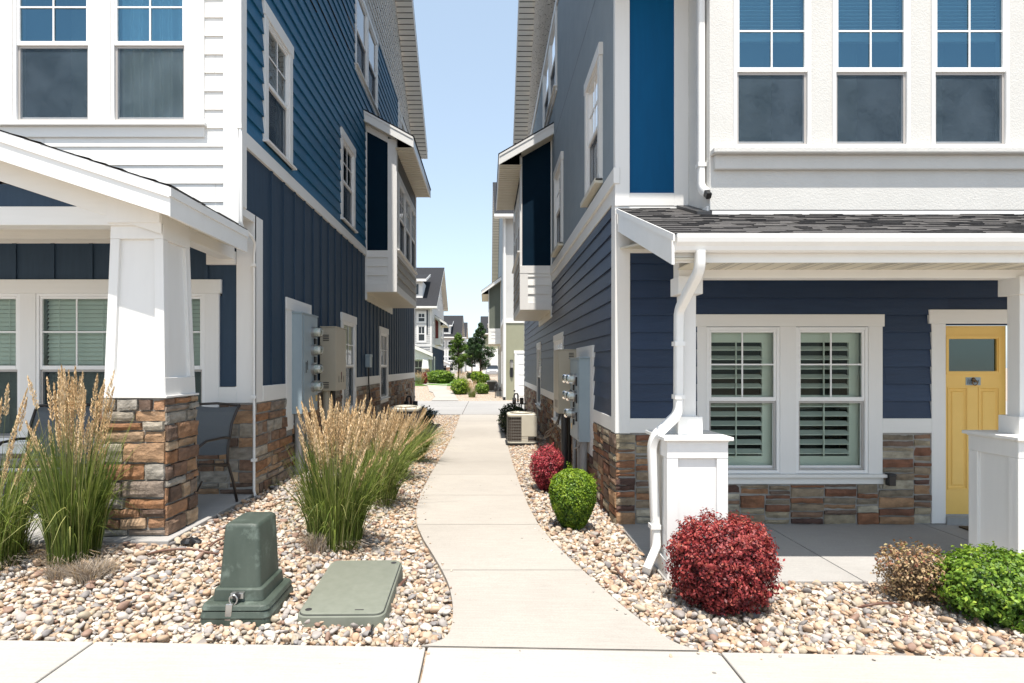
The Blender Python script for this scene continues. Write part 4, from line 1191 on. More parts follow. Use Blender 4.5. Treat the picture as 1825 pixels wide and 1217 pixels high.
mb = MB(); mb.fb(fb_, 2.185, 7.6, 3.636, 3.775, -.01, .045); mb.fb(fb_, 2.155, 7.6, 3.772, 3.83, -.01, .105)
mb.build('stucco_sill', M['stucco'], RH, bevel=.012)
mb = MB(); mb.fb(fb_, 2.17, 7.6, 3.203, 3.245, .0, .012); mb.fb(fbs, DB + .02, DF - .02, 3.25, 3.30, 0, .02); mb.build('flashing', M['metalw'], RH)
mb = MB(); mb.fb(fb_, 2.15, 7.6, 3.245, 3.256, .0, .008)
mb.hexa([(2.02, 5.66, 3.205), (2.16, 5.66, 3.205), (2.16, 6.3, 3.44), (2.02, 6.3, 3.44), (2.02, 5.66, 3.235), (2.16, 5.66, 3.235), (2.16, 6.3, 3.47), (2.02, 6.3, 3.47)])
mb.build('flashing', M['dark'], RH)
for i, (a, b) in enumerate(BW): window(fb_, RH, a, b, *BZ, zr=pz(125, DB), kind='raised', glass='glassblue', bright=True)

# porch roof
SL = .365; rz = lambda y: 2.72 + (y - 4.35) * SL
mb = MB(); U = Vector((0, 1, SL)).normalized()
mb.hexa([(1.40, 4.40, rz(4.40) - .03), (7.6, 4.40, rz(4.40) - .03), (7.6, 6.3, rz(6.3) - .03), (1.40, 6.3, rz(6.3) - .03), (1.40, 4.40, rz(4.40) - .004), (7.6, 4.40, rz(4.40) - .004), (7.6, 6.3, rz(6.3) - .004), (1.40, 6.3, rz(6.3) - .004)], 0)
shingles(mb, (1.395, 4.392, rz(4.392)), (1, 0, 0), U, 6.2, 2.04, ex=.062, th=.006, wmin=.06, wmax=.28)
mb.build('porch_roof', M['shingle'], RH)
mb = MB()
P = lambda x, y, d: (x, y, rz(y) + d)
mb.hexa([P(1.385, 4.42, -.235), P(1.408, 4.42, -.235), P(1.408, 6.24, -.235), P(1.385, 6.24, -.235), P(1.385, 4.42, -.032), P(1.408, 4.42, -.032), P(1.408, 6.24, -.032), P(1.385, 6.24, -.032)])
mb.hexa([P(1.372, 4.34, -.045), P(1.3845, 4.34, -.045), P(1.3845, 6.26, -.045), P(1.372, 6.26, -.045), P(1.372, 4.34, .006), P(1.3845, 4.34, .006), P(1.3845, 6.26, .006), P(1.372, 6.26, .006)])
mb.box(1.41, 7.6, 4.472, 4.495, 2.535, 2.735)
mb.build('porch_fascia', M['metalw'], RH)
mb = MB()   # K-style gutter
prof = [(4.470, 2.725), (4.470, 2.606), (4.405, 2.600), (4.385, 2.612), (4.375, 2.640), (4.352, 2.668), (4.345, 2.700), (4.345, 2.728), (4.356, 2.728), (4.356, 2.708)]
x0, x1 = 1.405, 7.6
for i in range(len(prof) - 1):
    a, b = prof[i], prof[i + 1]; mb.face([(x0, a[0], a[1]), (x1, a[0], a[1]), (x1, b[0], b[1]), (x0, b[0], b[1])])
mb.face([(x0, p[0], p[1]) for p in prof[:8]])
mb.build('gutter', M['metalw'], RH)
mb = MB(); n = 40
mb.box(1.565, 7.6, 4.495, 4.842, 2.540, 2.550)
mb.hexa([(1.42, 4.98, 2.80), (7.6, 4.98, 2.80), (7.6, 6.31, 3.0), (1.42, 6.31, 3.0), (1.42, 4.98, 2.82), (7.6, 4.98, 2.82), (7.6, 6.31, 3.02), (1.42, 6.31, 3.02)])
mb.hexa([P(1.409, 4.43, -.20), P(1.60, 4.43, -.20), P(1.60, 6.3, -.20), P(1.409, 6.3, -.20), P(1.409, 4.43, -.19), P(1.60, 4.43, -.19), P(1.60, 6.3, -.19), P(1.409, 6.3, -.19)])
sf = mb.build('porch_soffit', M['soffit'], RH)
mb = MB()
x = 1.7
while x < 7.4:
    mb.box(x, x + .006, 4.50, 4.84, 2.5385, 2.5395)
    if int(x * 10) % 3 == 0:
        for q in range(3):
            for k in range(16): mb.box(x + .03 + q * .02, x + .037 + q * .02, 4.52 + k * .02, 4.532 + k * .02, 2.5385, 2.5395)
    x += .125
mb.build('soffit_vents', M['pipegrey'], sf)
mb = MB(); mb.box(1.575, 7.6, 4.842, 4.98, 2.474, 2.83); mb.build('porch_beam', M['trim'], RH, bevel=.004, seg=1)

def pedestal(mb, x0, x1, y0, y1, z0, z1, rail=.14, stile=.088):
    """recessed-panel box pier"""
    mb.box(x0 + .024, x1 - .024, y0 + .024, y1 - .024, z0, z1)
    for fr, a, b in ((Fr('x', y0 + .012, -1), x0, x1), (Fr('x', y1 - .012, 1), x0, x1), (Fr('y', x0 + .0135, -1), y0 + .0035, y1 - .0035), (Fr('y', x1 - .0135, 1), y0 + .0035, y1 - .0035)):
        mb.fb(fr, a, a + stile, z0 + rail, z1 - rail, -.014, .012); mb.fb(fr, b - stile, b, z0 + rail, z1 - rail, -.014, .012)
        mb.fb(fr, a, b, z1 - rail + .001, z1, -.014, .014); mb.fb(fr, a, b, z0, z0 + rail - .001, -.014, .014)
for k, xc in enumerate((1.669, 4.454)):
    mb = MB(); pedestal(mb, xc - .242, xc + .242, 4.67, 5.155, ZRS, 1.157)
    pc = mb.build('porch_column', M['trimv'], RH, bevel=.0025, seg=1)
    mb = MB(); mb.box(xc - .275, xc + .275, 4.635, 5.19, 1.158, 1.187); mb.box(xc - .25, xc + .25, 4.66, 5.165, 1.145, 1.158); mb.build('column_cap', M['trim'], pc, bevel=.004, seg=1)
    mb = MB(); xp = xc - .008
    mb.box(xp - .06, xp + .06, 4.85, 4.97, 1.187, 2.474); mb.box(xp - .10, xp + .10, 4.81, 5.01, 1.187, 1.335); mb.box(xp - .10, xp + .10, 4.805, 5.015, 2.338, 2.485)
    mb.build('post', M['trimv'], pc, bevel=.003, seg=1)

# downspouts (right house)
def downspout(path, root, name='downspout', hw=.033, hd=.042, straps=(), up=(1, 0, 0), mat='metalw'):
    # round the corners a bit
    pts = [Vector(p) for p in path]; out = [pts[0]]
    for i in range(1, len(pts) - 1):
        a, b, c = pts[i - 1], pts[i], pts[i + 1]; r = min(.06, (b - a).length * .45, (c - b).length * .45)
        p, q = b + (a - b).normalized() * r, b + (c - b).normalized() * r
        for k in range(5):
            t = k / 4; out.append((p * (1 - t) + b * t) * (1 - t) + (b * (1 - t) + q * t) * t)
    out.append(pts[-1])
    mb = MB(); mb.rtube(out, hw, hd, up); 
    for s in straps:
        s = Vector(s); mb.box(s.x - hw - .008, s.x + hw + .008, s.y - hd - .006, s.y + hd + .006, s.z - .018, s.z + .018)
    # elbow ribs
    for i in range(1, len(out) - 1):
        pass
    return mb.build(name, M[mat], root, autos=40)
downspout([(1.590, 4.40, 2.61), (1.590, 4.40, 2.47), (1.560, 4.79, 2.20), (1.556, 4.79, 1.40), (1.535, 4.79, 1.34), (1.385, 4.86, 1.17), (1.365, 4.88, 1.08), (1.405, 4.90, .33), (1.40, 4.88, .24), (1.27, 4.70, .115)], RH, hd=.040,
          straps=[(1.556, 4.79, 1.93), (1.556, 4.79, 1.50), (1.392, 4.895, .42)])
downspout([(2.105, 5.80, 6.6), (2.105, 5.80, 3.50), (2.125, 5.70, 3.42)], RH, straps=[(2.105, 5.80, 3.72)], hw=.032, hd=.04)
mb = MB(); mb.rtube([(2.12, 5.72, 3.44), (2.13, 5.655, 3.38)], .026, .03, (1, 0, 0)); mb.build('spout_end', M['black'], RH)

# ================================================================== LEFT HOUSE
LH = thing('townhouse', (XL, DF, ZLS), 'navy and white townhouse with a gabled porch and tapered column, left of the path', 'house', 'townhouses')
lf = Fr('x', DF, -1); ls = Fr('y', XL, 1); DU = 5.95; uf = Fr('x', DU, -1)
LW = [(px(-101, DF), px(39, DF)), (px(67, DF), px(207, DF)), (px(231.5, DF), px(367, DF))]; LZ = (.945, 2.525)
hl = [(a, b, *LZ) for a, b in LW]
mb = MB(); bnb(mb, lf, -9, XL, 1.53, 3.4, holes=hl + [(px(-110, DF), px(396, DF), 2.5, 2.67)], sp=.41, u_first=px(27, DF) - .41 * 6); mb.build('board_and_batten', M['bnb'], LH)
lcas = (px(-125, DF), px(392, DF))
mb = MB(); flat(mb, lf, -9, XL, ZLS - .2, 1.36, hl + [(lcas[0], lcas[1], .82, 1.4)], .014); mb.build('mortar', M['mortar'], LH)
mb = MB(); stones(mb, lf, -9, XL + .03, ZLS, 1.345, [(lcas[0], lcas[1], .81, 1.4)], o=.004, hmin=.075, hmax=.135, wmin=.16, wmax=.4, res=.035)
mb.build('stone_base', M['stoneL'], LH)
mb = MB()
mb.fb(lf, -9, px(396, DF), 2.525, 2.672, -.01, .036); mb.fb(lf, lcas[0], lcas[1] + .02, .915, .945, -.01, .07); mb.fb(lf, lcas[0], lcas[1], .815, .915, -.01, .03)
mb.fb(lf, lcas[1], px(423, DF), 1.355, 1.525, -.01, .028)
mb.fb(lf, px(370, DF), px(422, DF), 2.83, 2.97, .0, .036)
mb.fb(lf, -9, px(372, DF), 3.06, 3.17, .0, .03)
mb.build('trim', M['trim'], LH, bevel=.003, seg=1)
mb = MB()
for (a, b) in ((lcas[0], LW[0][0]), (LW[0][1], LW[1][0]), (LW[1][1], LW[2][0]), (LW[2][1], lcas[1])): mb.fb(lf, a, b, .945, 2.525, -.01, .029)
mb.fb(lf, px(423, DF), XL + .024, 1.355, 3.36, -.01, .027); mb.fb(ls, DF - .026, DF + .20, 1.355, 3.36, -.01, .024)
mb.build('corner_board', M['trimv'], LH, bevel=.003, seg=1)
for (a, b) in LW: window(lf, LH, a, b, *LZ, zr=pz(655, DF), kind='blind', glass='glass', screen='thin')

# upper front wall
UW = [(px(26, DU), px(165, DU)), (px(199.5, DU), px(336, DU))]; UZ = (4.19, 5.77)
fehole = [(a, b, *UZ) for a, b in UW]
ucas = (px(-40, DU), px(366, DU))
mb = MB(); lap(mb, uf, -9, XL, 3.03, 6.7, ex=.186, th=.013, holes=[(ucas[0] + .01, ucas[1] - .01, 4.06, 6.0)]); mb.build('siding', M['whitelap'], LH)
mb = MB(); mb.fb(uf, ucas[0], ucas[1] + .025, 4.158, 4.19, -.01, .07); mb.fb(uf, ucas[0], ucas[1], 4.05, 4.158, -.01, .032); mb.fb(uf, ucas[0], ucas[1], UZ[1], 5.93, -.01, .034)
mb.build('trim', M['trim'], LH, bevel=.003, seg=1)
mb = MB()
for (a, b) in ((ucas[0], UW[0][0]), (UW[0][1], UW[1][0]), (UW[1][1], ucas[1])): mb.fb(uf, a, b, 4.19, UZ[1], -.01, .03)
mb.fb(uf, px(400, DU), XL + .033, 3.03, 6.7, -.01, .032); mb.fb(ls, DU - .026, DU + .10, 3.36, 6.8, -.01, .034)
mb.build('corner_board', M['trimv'], LH, bevel=.003, seg=1)
for i, (a, b) in enumerate(UW): window(uf, LH, a, b, *UZ, zr=pz(78, DU), kind='curtain' if i else 'dark', glass='glassblue', bright=True)
mb = MB(); mb.box(-9, XL, DU, DF, 3.30, 3.33); mb.fb(ls, DU + .0, DF + .2, 3.28, 3.36, 0, .02); mb.build('overhang', M['trim'], LH)

# left side wall
LWs = dict(g1=(10.17, 11.05, .98, 2.53), g2=(13.75, 14.68, .98, 2.53), u1=(6.66, 7.38, 4.27, 5.66), u2=(10.12, 10.94, 4.27, 5.66), t1=(11.2, 12.15, 7.45, 8.98), t2=(12.3, 13.25, 7.45, 8.98))
LEND = 20.2
hg = [LWs['g1'], LWs['g2']]
mb = MB(); bnb(mb, ls, DF, LEND, 1.53, 4.0, holes=hg, sp=.41, u_first=6.82); bnb(mb, ls, DU, DF, 3.36, 4.0, sp=.6, u_first=9); mb.build('board_and_batten', M['bnb'], LH)
mb = MB(); flat(mb, ls, DF, LEND, -.1, 1.36, [(h[0] - .11, h[1] + .11, h[2] - .1, h[3]) for h in hg], .014); mb.build('mortar', M['mortar'], LH)
mb = MB(); stones(mb, ls, DF - .03, 10, .22, 1.345, [(7.27, 7.5, .9, 2), (10.06, 11.16, .85, 2)], o=.004, hmin=.075, hmax=.135, res=.045)
stones(mb, ls, 10, LEND, .0, 1.345, [(10.06, 11.16, .85, 2), (13.64, 14.79, .85, 2)], o=.004, hmin=.08, hmax=.14, wmin=.2, wmax=.5, res=.12)
mb.build('stone_base', M['stoneL'], LH)
mb = MB()
for (a, b) in ((DF + .2, 7.27), (8.25, 10.06), (11.16, 13.64), (14.79, LEND - .12)): mb.fb(ls, a, b, 1.355, 1.53, -.01, .028)
mb.fb(ls, DU + .0, LEND, 4.0, 4.15, -.01, .032)
mb.fb(ls, 7.27, 8.25, .95, 2.45, -.01, .03); mb.fb(ls, 7.25, 8.27, 2.45, 2.60, -.01, .038)
for k in ('g1', 'g2'): casing(mb, ls, *LWs[k], w=.11, hh=.14, ap=.08)
mb.build('trim', M['trim'], LH, bevel=.003, seg=1)
mb = MB(); mb.fb(ls, LEND - .12, LEND, .0, 4.0, -.01, .03); mb.build('corner_board', M['trimv'], LH)
for k in ('g1', 'g2'): window(ls, LH, *LWs[k], kind='blind' if k == 'g1' else 'dark')
feL, rdL, reL = (5.72, 6.85), (14.1, 13.15), (20.05, 9.05)
def ltop(y):
    if y < rdL[0]: return lerp(feL[1], rdL[1], (y - feL[0]) / (rdL[0] - feL[0])) - .24
    return lerp(rdL[1], reL[1], (y - rdL[0]) / (reL[0] - rdL[0])) - .24
mb = MB(); zl9 = 9.2
hu = [LWs[k] for k in ('u1', 'u2', 't1', 't2')]
lap(mb, ls, DU, 16.5, 4.15, zl9, ex=.184, holes=hu, top=ltop); mb.build('siding', M['navylap'], LH)
mb = MB(); lap(mb, ls, 16.5, 19.9, 4.15, 9.2, ex=.184, top=ltop); mb.build('siding', M['shake'], LH)
mb = MB(); shakes(mb, ls, 7.5, 19.9, zl9, 13.2, ltop); mb.build('gable_shakes', M['shake'], LH)
mb = MB(); mb.fb(ls, 16.44, 16.56, 6.5, zl9, -.01, .03); mb.fb(ls, 8, 16.5, zl9 - .03, zl9, 0, .03)
for k in ('u1', 'u2'): casing(mb, ls, *LWs[k], w=.11, hh=.15, ap=0, o=.035)
mb.fb(ls, LWs['t1'][1], LWs['t2'][0], 7.45, 8.98, -.01, .032); casing(mb, ls, LWs['t1'][0], LWs['t2'][1], 7.45, 8.98, w=.11, hh=.13, ap=.09, o=.03)
mb.fb(ls, 17.0, 17.06, 7.7, 8.9, 0, .03); mb.fb(ls, 17.9, 17.96, 7.7, 8.9, 0, .03); mb.fb(ls, 17.06, 17.9, 8.84, 8.9, 0, .03)
mb.build('trim', M['trimv'], LH, bevel=.003, seg=1)
mb = MB(); mb.fq(ls, 17.06, 17.9, 7.7, 8.84, .022); mb.build('pane', M['carglass'], LH)
for k in ('u1', 'u2', 't1', 't2'): window(ls, LH, *LWs[k], kind='dark', glass='glassblue' if k in ('u1', 't1', 't2') else 'glass', muntin=k[0] == 'u')
gable_roof(LH, XL, 1, feL, rdL, reL, depth=6.6, over=.48)
bay(LH, XL, -1.867, 12.1, 15.4, 3.27, 4.12, 4.16, 5.67, (6.95, 6.40, -1.485, 11.9, 15.5), 'l', 'panelnavy', 'whitelap', 'taupelap', [(12.43, 13.32), (13.43, 14.3), (14.42, 15.28)])

# gabled porch roof (ridge runs towards the camera)
ex_, exz, RX = -2.42, 3.12, -4.4
sl2 = .328; RZ = exz + sl2 * (ex_ - RX)
y0, y1 = 4.5, DU
ez = lambda x: exz + sl2 * (ex_ - x) if x > RX else exz + sl2 * (x - (2 * RX - ex_))
mb = MB()
for (xa, xb) in ((ex_, RX), (RX, 2 * RX - ex_)):
    za, zb = ez(xa), ez(xb)
    mb.hexa([(xa, y0 - .01, za - .02), (xb, y0 - .01, zb - .02), (xb, y1, zb - .02), (xa, y1, za - .02), (xa, y0 - .01, za), (xb, y0 - .01, zb), (xb, y1, zb), (xa, y1, za)], 0)
shingles(mb, (ex_ + .012, y0 - .02, exz - .004), (0, 1, 0), Vector((-1, 0, sl2)), y1 - y0, 2.08, ex=.13, th=.007)
mb.build('porch_roof', M['shingle'], LH)
mb = MB(); fd = .225
for (xa, xb) in ((ex_, RX), (2 * RX - ex_, RX)):
    za, zb = ez(xa), ez(xb)
    mb.hexa([(xa, y0, za - fd), (xb, y0, zb - fd), (xb, y0 + .03, zb - fd), (xa, y0 + .03, za - fd), (xa, y0, za - .02), (xb, y0, zb - .02), (xb, y0 + .03, zb - .02), (xa, y0 + .03, za - .02)])
    mb.hexa([(xa, y0 - .014, za - .085), (xb, y0 - .014, zb - .085), (xb, y0 - .0005, zb - .085), (xa, y0 - .0005, za - .085), (xa, y0 - .014, za - .004), (xb, y0 - .014, zb - .004), (xb, y0 - .0005, zb - .004), (xa, y0 - .014 + .0135, za - .004)])
mb.box(ex_ - .028, ex_ - .001, y0 + .031, y1, exz - fd + .002, exz - .022)
mb.box(ex_ - .0005, ex_ + .012, y0 - .012, y1, exz - .075, exz - .008)
mb.build('porch_fascia', M['metalw'], LH)
mb = MB() # soffit under the rake and side eave
mb.hexa([(ex_ - .03, y0 + .031, exz - .205), (RX, y0 + .031, RZ - .205), (RX, y1, RZ - .205), (ex_ - .03, y1, exz - .205), (ex_ - .03, y0 + .031, exz - .195), (RX, y0 + .031, RZ - .195), (RX, y1, RZ - .195), (ex_ - .03, y1, exz - .195)])
mb.box(-8.0, -3.1, 4.95, 6.3, 3.17, 3.18)
mb.build('porch_soffit', M['soffit'], LH)
mb = MB()
mb.box(-6.3, -2.69, 4.745, 4.90, 2.885, 3.035)          # front beam
mb.box(-2.84, -2.69, 4.90, 6.28, 2.885, 3.06)           # side beam
# raking frieze
pf = Fr('x', 4.75, -1)
zr_ = lambda x: ez(x) - .205
P = pf.P
mb.hexa([P(-2.62, zr_(-2.62) - .17, 0), P(RX, zr_(RX) - .17, 0), P(RX, zr_(RX) - .17, .012), P(-2.62, zr_(-2.62) - .17, .012), P(-2.62, zr_(-2.62), 0), P(RX, zr_(RX), 0), P(RX, zr_(RX), .012), P(-2.62, zr_(-2.62), .012)])
mb.build('porch_beam', M['trim'], LH, bevel=.003, seg=1)
mb = MB(); lap(mb, Fr('x', 4.76, -1), -6.2, -2.6, 3.035, 3.7, ex=.184, th=.006, top=lambda x: ez(x) - .3); mb.build('gable_siding', M['bnb'], LH)

# tapered column on stone pier
cx, cy = -2.838, 4.987
mb = MB()
hb, ht, zb0, zt0 = .247, .208, 1.51, 3.03
def sq(h, z): return [(cx - h, cy - h, z), (cx + h, cy - h, z), (cx + h, cy + h, z), (cx - h, cy + h, z)]
mb.loft([sq(hb - .028, zb0), sq(ht - .028, zt0)])
def hz(z): return lerp(hb, ht, (z - zb0) / (zt0 - zb0))
def tpiece(side, a0, a1, z0, z1, o=.0):
    """piece on one tapered face; a from -1..1 across; a0,a1 are distances from the edges"""
    pts = []
    for z in (z0, z1):
        h = hz(z) - (.0015 if side % 2 else 0)
        ua = -h + a0 if a0 >= 0 else h + a0; ub = h - a1 if a1 >= 0 else -h - a1
        for (u, d) in ((ua, h - .030), (ub, h - .030), (ub, h + o), (ua, h + o)):
            if side == 0: pts.append((cx + u, cy - d, z))
            elif side == 1: pts.append((cx + d, cy + u, z))
            elif side == 2: pts.append((cx + u, cy + d, z))
            else: pts.append((cx - d, cy + u, z))
    mb.hexa(pts)
for s in range(4):
    e = 0 if s in (0, 2) else .003
    tpiece(s, e, e, zb0, 1.655, .004); tpiece(s, e, e, 2.78, zt0, .003)
    z0_, z1_ = 1.656, 2.779
    pts = []
    tpiece(s, e, -.078, z0_, z1_) if False else None
    # stiles
    for (l0, l1) in ((0, 1), (1, 0)):
        q = []
        for z in (z0_, z1_):
            h = hz(z) - (.0015 if s % 2 else 0); w = .075
            ua, ub = (-h + e, -h + w) if l0 == 0 else (h - w, h - e)
            for (u, d) in ((ua, h - .030), (ub, h - .030), (ub, h), (ua, h)):
                q.append((cx + u, cy - d, z) if s == 0 else (cx + d, cy + u, z) if s == 1 else (cx + u, cy + d, z) if s == 2 else (cx - d, cy + u, z))
        mb.hexa(q)
mb.box(cx - .27, cx + .27, cy - .27, cy + .27, 1.492, 1.509)
mb.box(cx - .212, cx + .212, cy - .262, cy + .2, 2.90, 3.15)
pcol = mb.build('porch_column', M['trimv'], LH, bevel=.002, seg=1)
mb = MB(); mb.box(cx - .24, cx + .24, cy - .24, cy + .24, ZLS + .001, 1.49); mb.build('mortar', M['mortar'], pcol)
mb = MB(); h = .24
for (fr, a, b) in ((Fr('x', cy - h, -1), cx - h - .018, cx + h + .018), (Fr('y', cx + h, 1), cy - h - .016, cy + h + .016), (Fr('y', cx - h, -1), cy - h - .016, cy + h + .016), (Fr('x', cy + h, 1), cx - h - .018, cx + h + .018)):
    stones(mb, fr, a, b, ZLS + .002, 1.488, o=.002, hmin=.075, hmax=.135, wmin=.22, wmax=.46, res=.025, gap=.010)
mb.build('stone_pier', M['stoneL'], pcol)
mb = MB(); mb.box(cx - .30 - 3, cx - .2, 4.60, 4.62, ZLS - .05, ZLS + .0); 

# conduits on the left corner
def conduit(path, r, root, mat='metalw', name='conduit', n=8, collars=()):
    mb = MB(); mb.tube(path, r, n)
    q = max(r) * 1.5 if isinstance(r, list) else r * 1.7
    for c in collars: mb.box(c[0] - q, c[0] + q, c[1] - q, c[1] + q, c[2] - .015, c[2] + .015)
    return mb.build(name, M[mat], root, autos=50)
conduit([(-2.475, 5.905, 6.6), (-2.475, 5.905, 4.14), (-2.468, 5.90, 4.12), (-2.468, 5.90, 3.20), (-2.455, 5.92, 3.14), (-2.44, 6.1, 3.09), (-2.45, 6.22, 3.05), (-2.476, 6.262, 2.95), (-2.476, 6.262, .42), (-2.45, 6.25, .34)], [.014] * 2 + [.017] * 2 + [.014] * 6, LH, collars=[(-2.475, 5.905, 4.14), (-2.476, 6.262, 2.82), (-2.476, 6.262, 1.42), (-2.476, 6.262, .75)])
conduit([(-2.49, 5.915, 6.6), (-2.49, 5.915, 3.2)], .007, LH, mat='trimv')
# ================================================================== WALL-MOUNTED UTILITY BOXES
def pipes(root, specs, name='conduit'):
    for (x, y, z0, z1, r, m) in specs:
        mb = MB(); mb.tube([(x, y, z0), (x, y, z1)], r, 10)
        mb.disc((x, y, lerp(z0, z1, .12)), (0, 0, 1), r * 1.25, .05, 10)
        mb.build(name, M[m], root, autos=50)
def meter(root, x, y, z, sx, r=.073):
    mb = MB(); mb.disc((x, y, z), (sx, 0, 0), r, .028, 20); mb.disc((x + sx * .028, y, z), (sx, 0, 0), r * 1.06, .012, 20)
    m = mb.build('meter', M['steel'], root, autos=40)
    mb = MB(); mb.disc((x + sx * .04, y, z), (sx, 0, 0), r * .80, .05, 18); mb.build('meter_face', M['blind'], m, autos=40)
    mb = MB()
    rings = []
    for (h, k) in ((.04, .93), (.10, .90), (.125, .82), (.138, .6), (.141, .05)):
        rings.append([(x + sx * h, y + math.cos(2 * math.pi * j / 20) * r * k, z + math.sin(2 * math.pi * j / 20) * r * k) for j in range(20)])
    mb.loft(rings, cap0=False); mb.build('glass_dome', M['meterglass'], m, autos=40)
def slots(mb, fr, u, z, n=4, w=.10, h=.012, gap=.026, vert=False):
    for k in range(n):
        if vert: mb.fb(fr, u + k * gap, u + k * gap + h, z, z + w, -.004, .004)
        else: mb.fb(fr, u, u + w, z + k * gap, z + k * gap + h, -.004, .005)

t = thing('meter_cabinet', (XL, 7.8, 1.15), 'tall blue-grey electric meter cabinet with four round glass meters on the left navy wall', 'meter cabinet', 'utility boxes on the side walls')
xo = -2.345
mb = MB(); mb.box(XL + .03, xo, 7.46, 8.15, 1.14, 2.42); mb.box(XL + .03, xo + .012, 7.445, 8.16, 2.42, 2.437); mb.box(xo, xo + .008, 7.52, 8.12, 1.17, 2.39)
mb.build('cabinet', M['meterbox'], t, bevel=.006)
for z in (2.20, 1.96, 1.71, 1.475): meter(t, xo + .008, 7.88, z, 1)
mb = MB(); 
for z in (2.08, 1.835, 1.59): mb.box(xo + .008, xo + .03, 7.955, 8.03, z - .04, z + .04)
mb.box(xo + .008, xo + .012, 7.60, 7.62, 1.66, 1.80); mb.box(xo + .008, xo + .012, 7.66, 7.68, 1.70, 1.82)
mb.build('breaker', M['black'], t)
pipes(t, [(-2.42, 7.55, .30, 1.15, .045, 'pipegrey'), (-2.42, 7.72, .30, 1.15, .03, 'pipegrey'), (-2.42, 7.9, .30, 1.15, .02, 'pipegrey')])
t = thing('utility_box', (XL, 9.0, 1.38), 'beige steel utility box with louvre slots beside the four-meter cabinet on the left wall', 'utility box', 'utility boxes on the side walls')
mb = MB(); mb.box(XL + .03, -2.23, 8.70, 9.32, 1.38, 2.32); mb.box(XL + .03, -2.222, 8.69, 9.33, 2.32, 2.336); mb.build('cabinet', M['beigebox'], t, bevel=.008)
mb = MB(); fr = Fr('x', 8.70, -1); slots(mb, fr, -2.42, 2.12, w=.085); slots(mb, fr, -2.42, 1.42, w=.085); fr2 = Fr('y', -2.23, 1)
for k in range(3): slots(mb, fr2, 8.86 + k * .15, 1.50, n=1, w=.10, vert=True)
mb.build('louvre', M['dark'], t)
mb = MB(); mb.fb(fr2, 9.0, 9.05, 1.55, 1.66, .0, .0015); mb.build('warning_label', M['leafpink'], t)
pipes(t, [(-2.40, 8.80, .28, 1.38, .055, 'beigebox'), (-2.38, 9.1, .28, 1.38, .04, 'dark')])
t = thing('junction_box', (XL, 12.2, 1.6), 'small grey cable box with a black lead on the left wall below the bay', 'junction box')
mb = MB(); mb.box(XL, -2.40, 12.08, 12.30, 1.72, 1.98); mb.box(XL, -2.39, 12.07, 12.31, 1.93, 1.99); mb.build('cover', M['meterbox'], t, bevel=.01)
mb = MB(); mb.tube([(-2.45, 12.2, 1.72), (-2.45, 12.2, 1.4), (-2.44, 12.25, 1.2), (-2.44, 12.25, .3)], .014, 6); mb.build('cable', M['black'], t)

t = thing('meter_cabinet', (XR, 8.2, .73), 'pale blue-grey electric meter cabinet with paired round meters above grey pipes on the right wall', 'meter cabinet', 'utility boxes on the side walls')
xo = 1.225
mb = MB(); mb.box(xo, XR - .03, 7.84, 8.66, .735, 1.85); mb.box(xo - .012, XR - .03, 7.82, 8.68, 1.85, 1.865); mb.box(xo - .008, xo, 7.9, 8.62, .77, 1.82)
mb.build('cabinet', M['meterbox'], t, bevel=.006)
for z in (1.57, 1.335): meter(t, xo - .008, 8.06, z, -1); meter(t, xo - .008, 8.44, z, -1)
meter(t, xo - .008, 8.25, 1.09, -1)
mb = MB()
for z in (1.57, 1.335, 1.09): mb.box(xo - .03, xo - .008, 7.95, 7.99, z - .09, z + .03); mb.box(xo - .03, xo - .008, 8.20, 8.24, z - .16, z - .08)
mb.build('breaker', M['black'], t)
pipes(t, [(1.30, 7.93, .02, .74, .05, 'pipegrey'), (1.30, 8.10, .02, .74, .022, 'meterbox'), (1.30, 8.22, .02, .74, .035, 'pipegrey'), (1.30, 8.36, .02, .74, .02, 'meterbox'), (1.27, 8.55, .02, .74, .03, 'pipegrey')])
mb = MB(); mb.tube([(1.29, 7.99, .74), (1.24, 8.05, .64), (1.22, 8.2, .60), (1.25, 8.3, .68), (1.27, 8.33, .75)], .014, 6); mb.build('cable', M['pipegrey'], t)
t = thing('utility_box', (XR, 9.3, 1.0), 'beige steel utility box with louvre slots behind the paired-meter cabinet on the right wall', 'utility box', 'utility boxes on the side walls')
mb = MB(); mb.box(1.09, XR - .03, 9.0, 9.6, 1.02, 1.99); mb.box(1.082, XR - .03, 8.99, 9.61, 1.99, 2.005); mb.build('cabinet', M['beigebox'], t, bevel=.008)
mb = MB(); fr = Fr('x', 9.0, -1); slots(mb, fr, 1.25, 1.86, w=.075); fr2 = Fr('y', 1.09, -1)
for k in range(3): slots(mb, fr2, 9.15 + k * .13, 1.10, n=1, w=.12, vert=True)
mb.build('louvre', M['dark'], t)
pipes(t, [(1.20, 9.12, .0, 1.02, .055, 'dark'), (1.30, 9.3, .0, 1.02, .03, 'dark')])
t = thing('junction_box', (XR, 10.3, 1.0), 'small grey cable box with looping black leads beyond the beige box on the right wall', 'junction box')
mb = MB(); mb.box(1.32, XR, 10.9 - .55, 10.55, 1.08, 1.26); mb.build('cover', M['meterbox'], t, bevel=.01)
mb = MB()
for q in range(3): mb.tube([(1.34, 10.45, 1.10), (1.28, 10.6, .8 - q * .05), (1.22 - q * .03, 11.2 + q * .2, .45), (1.15, 11.9, .28), (1.05, 12.4, .25)], .012, 6)
mb.build('cable', M['black'], t)

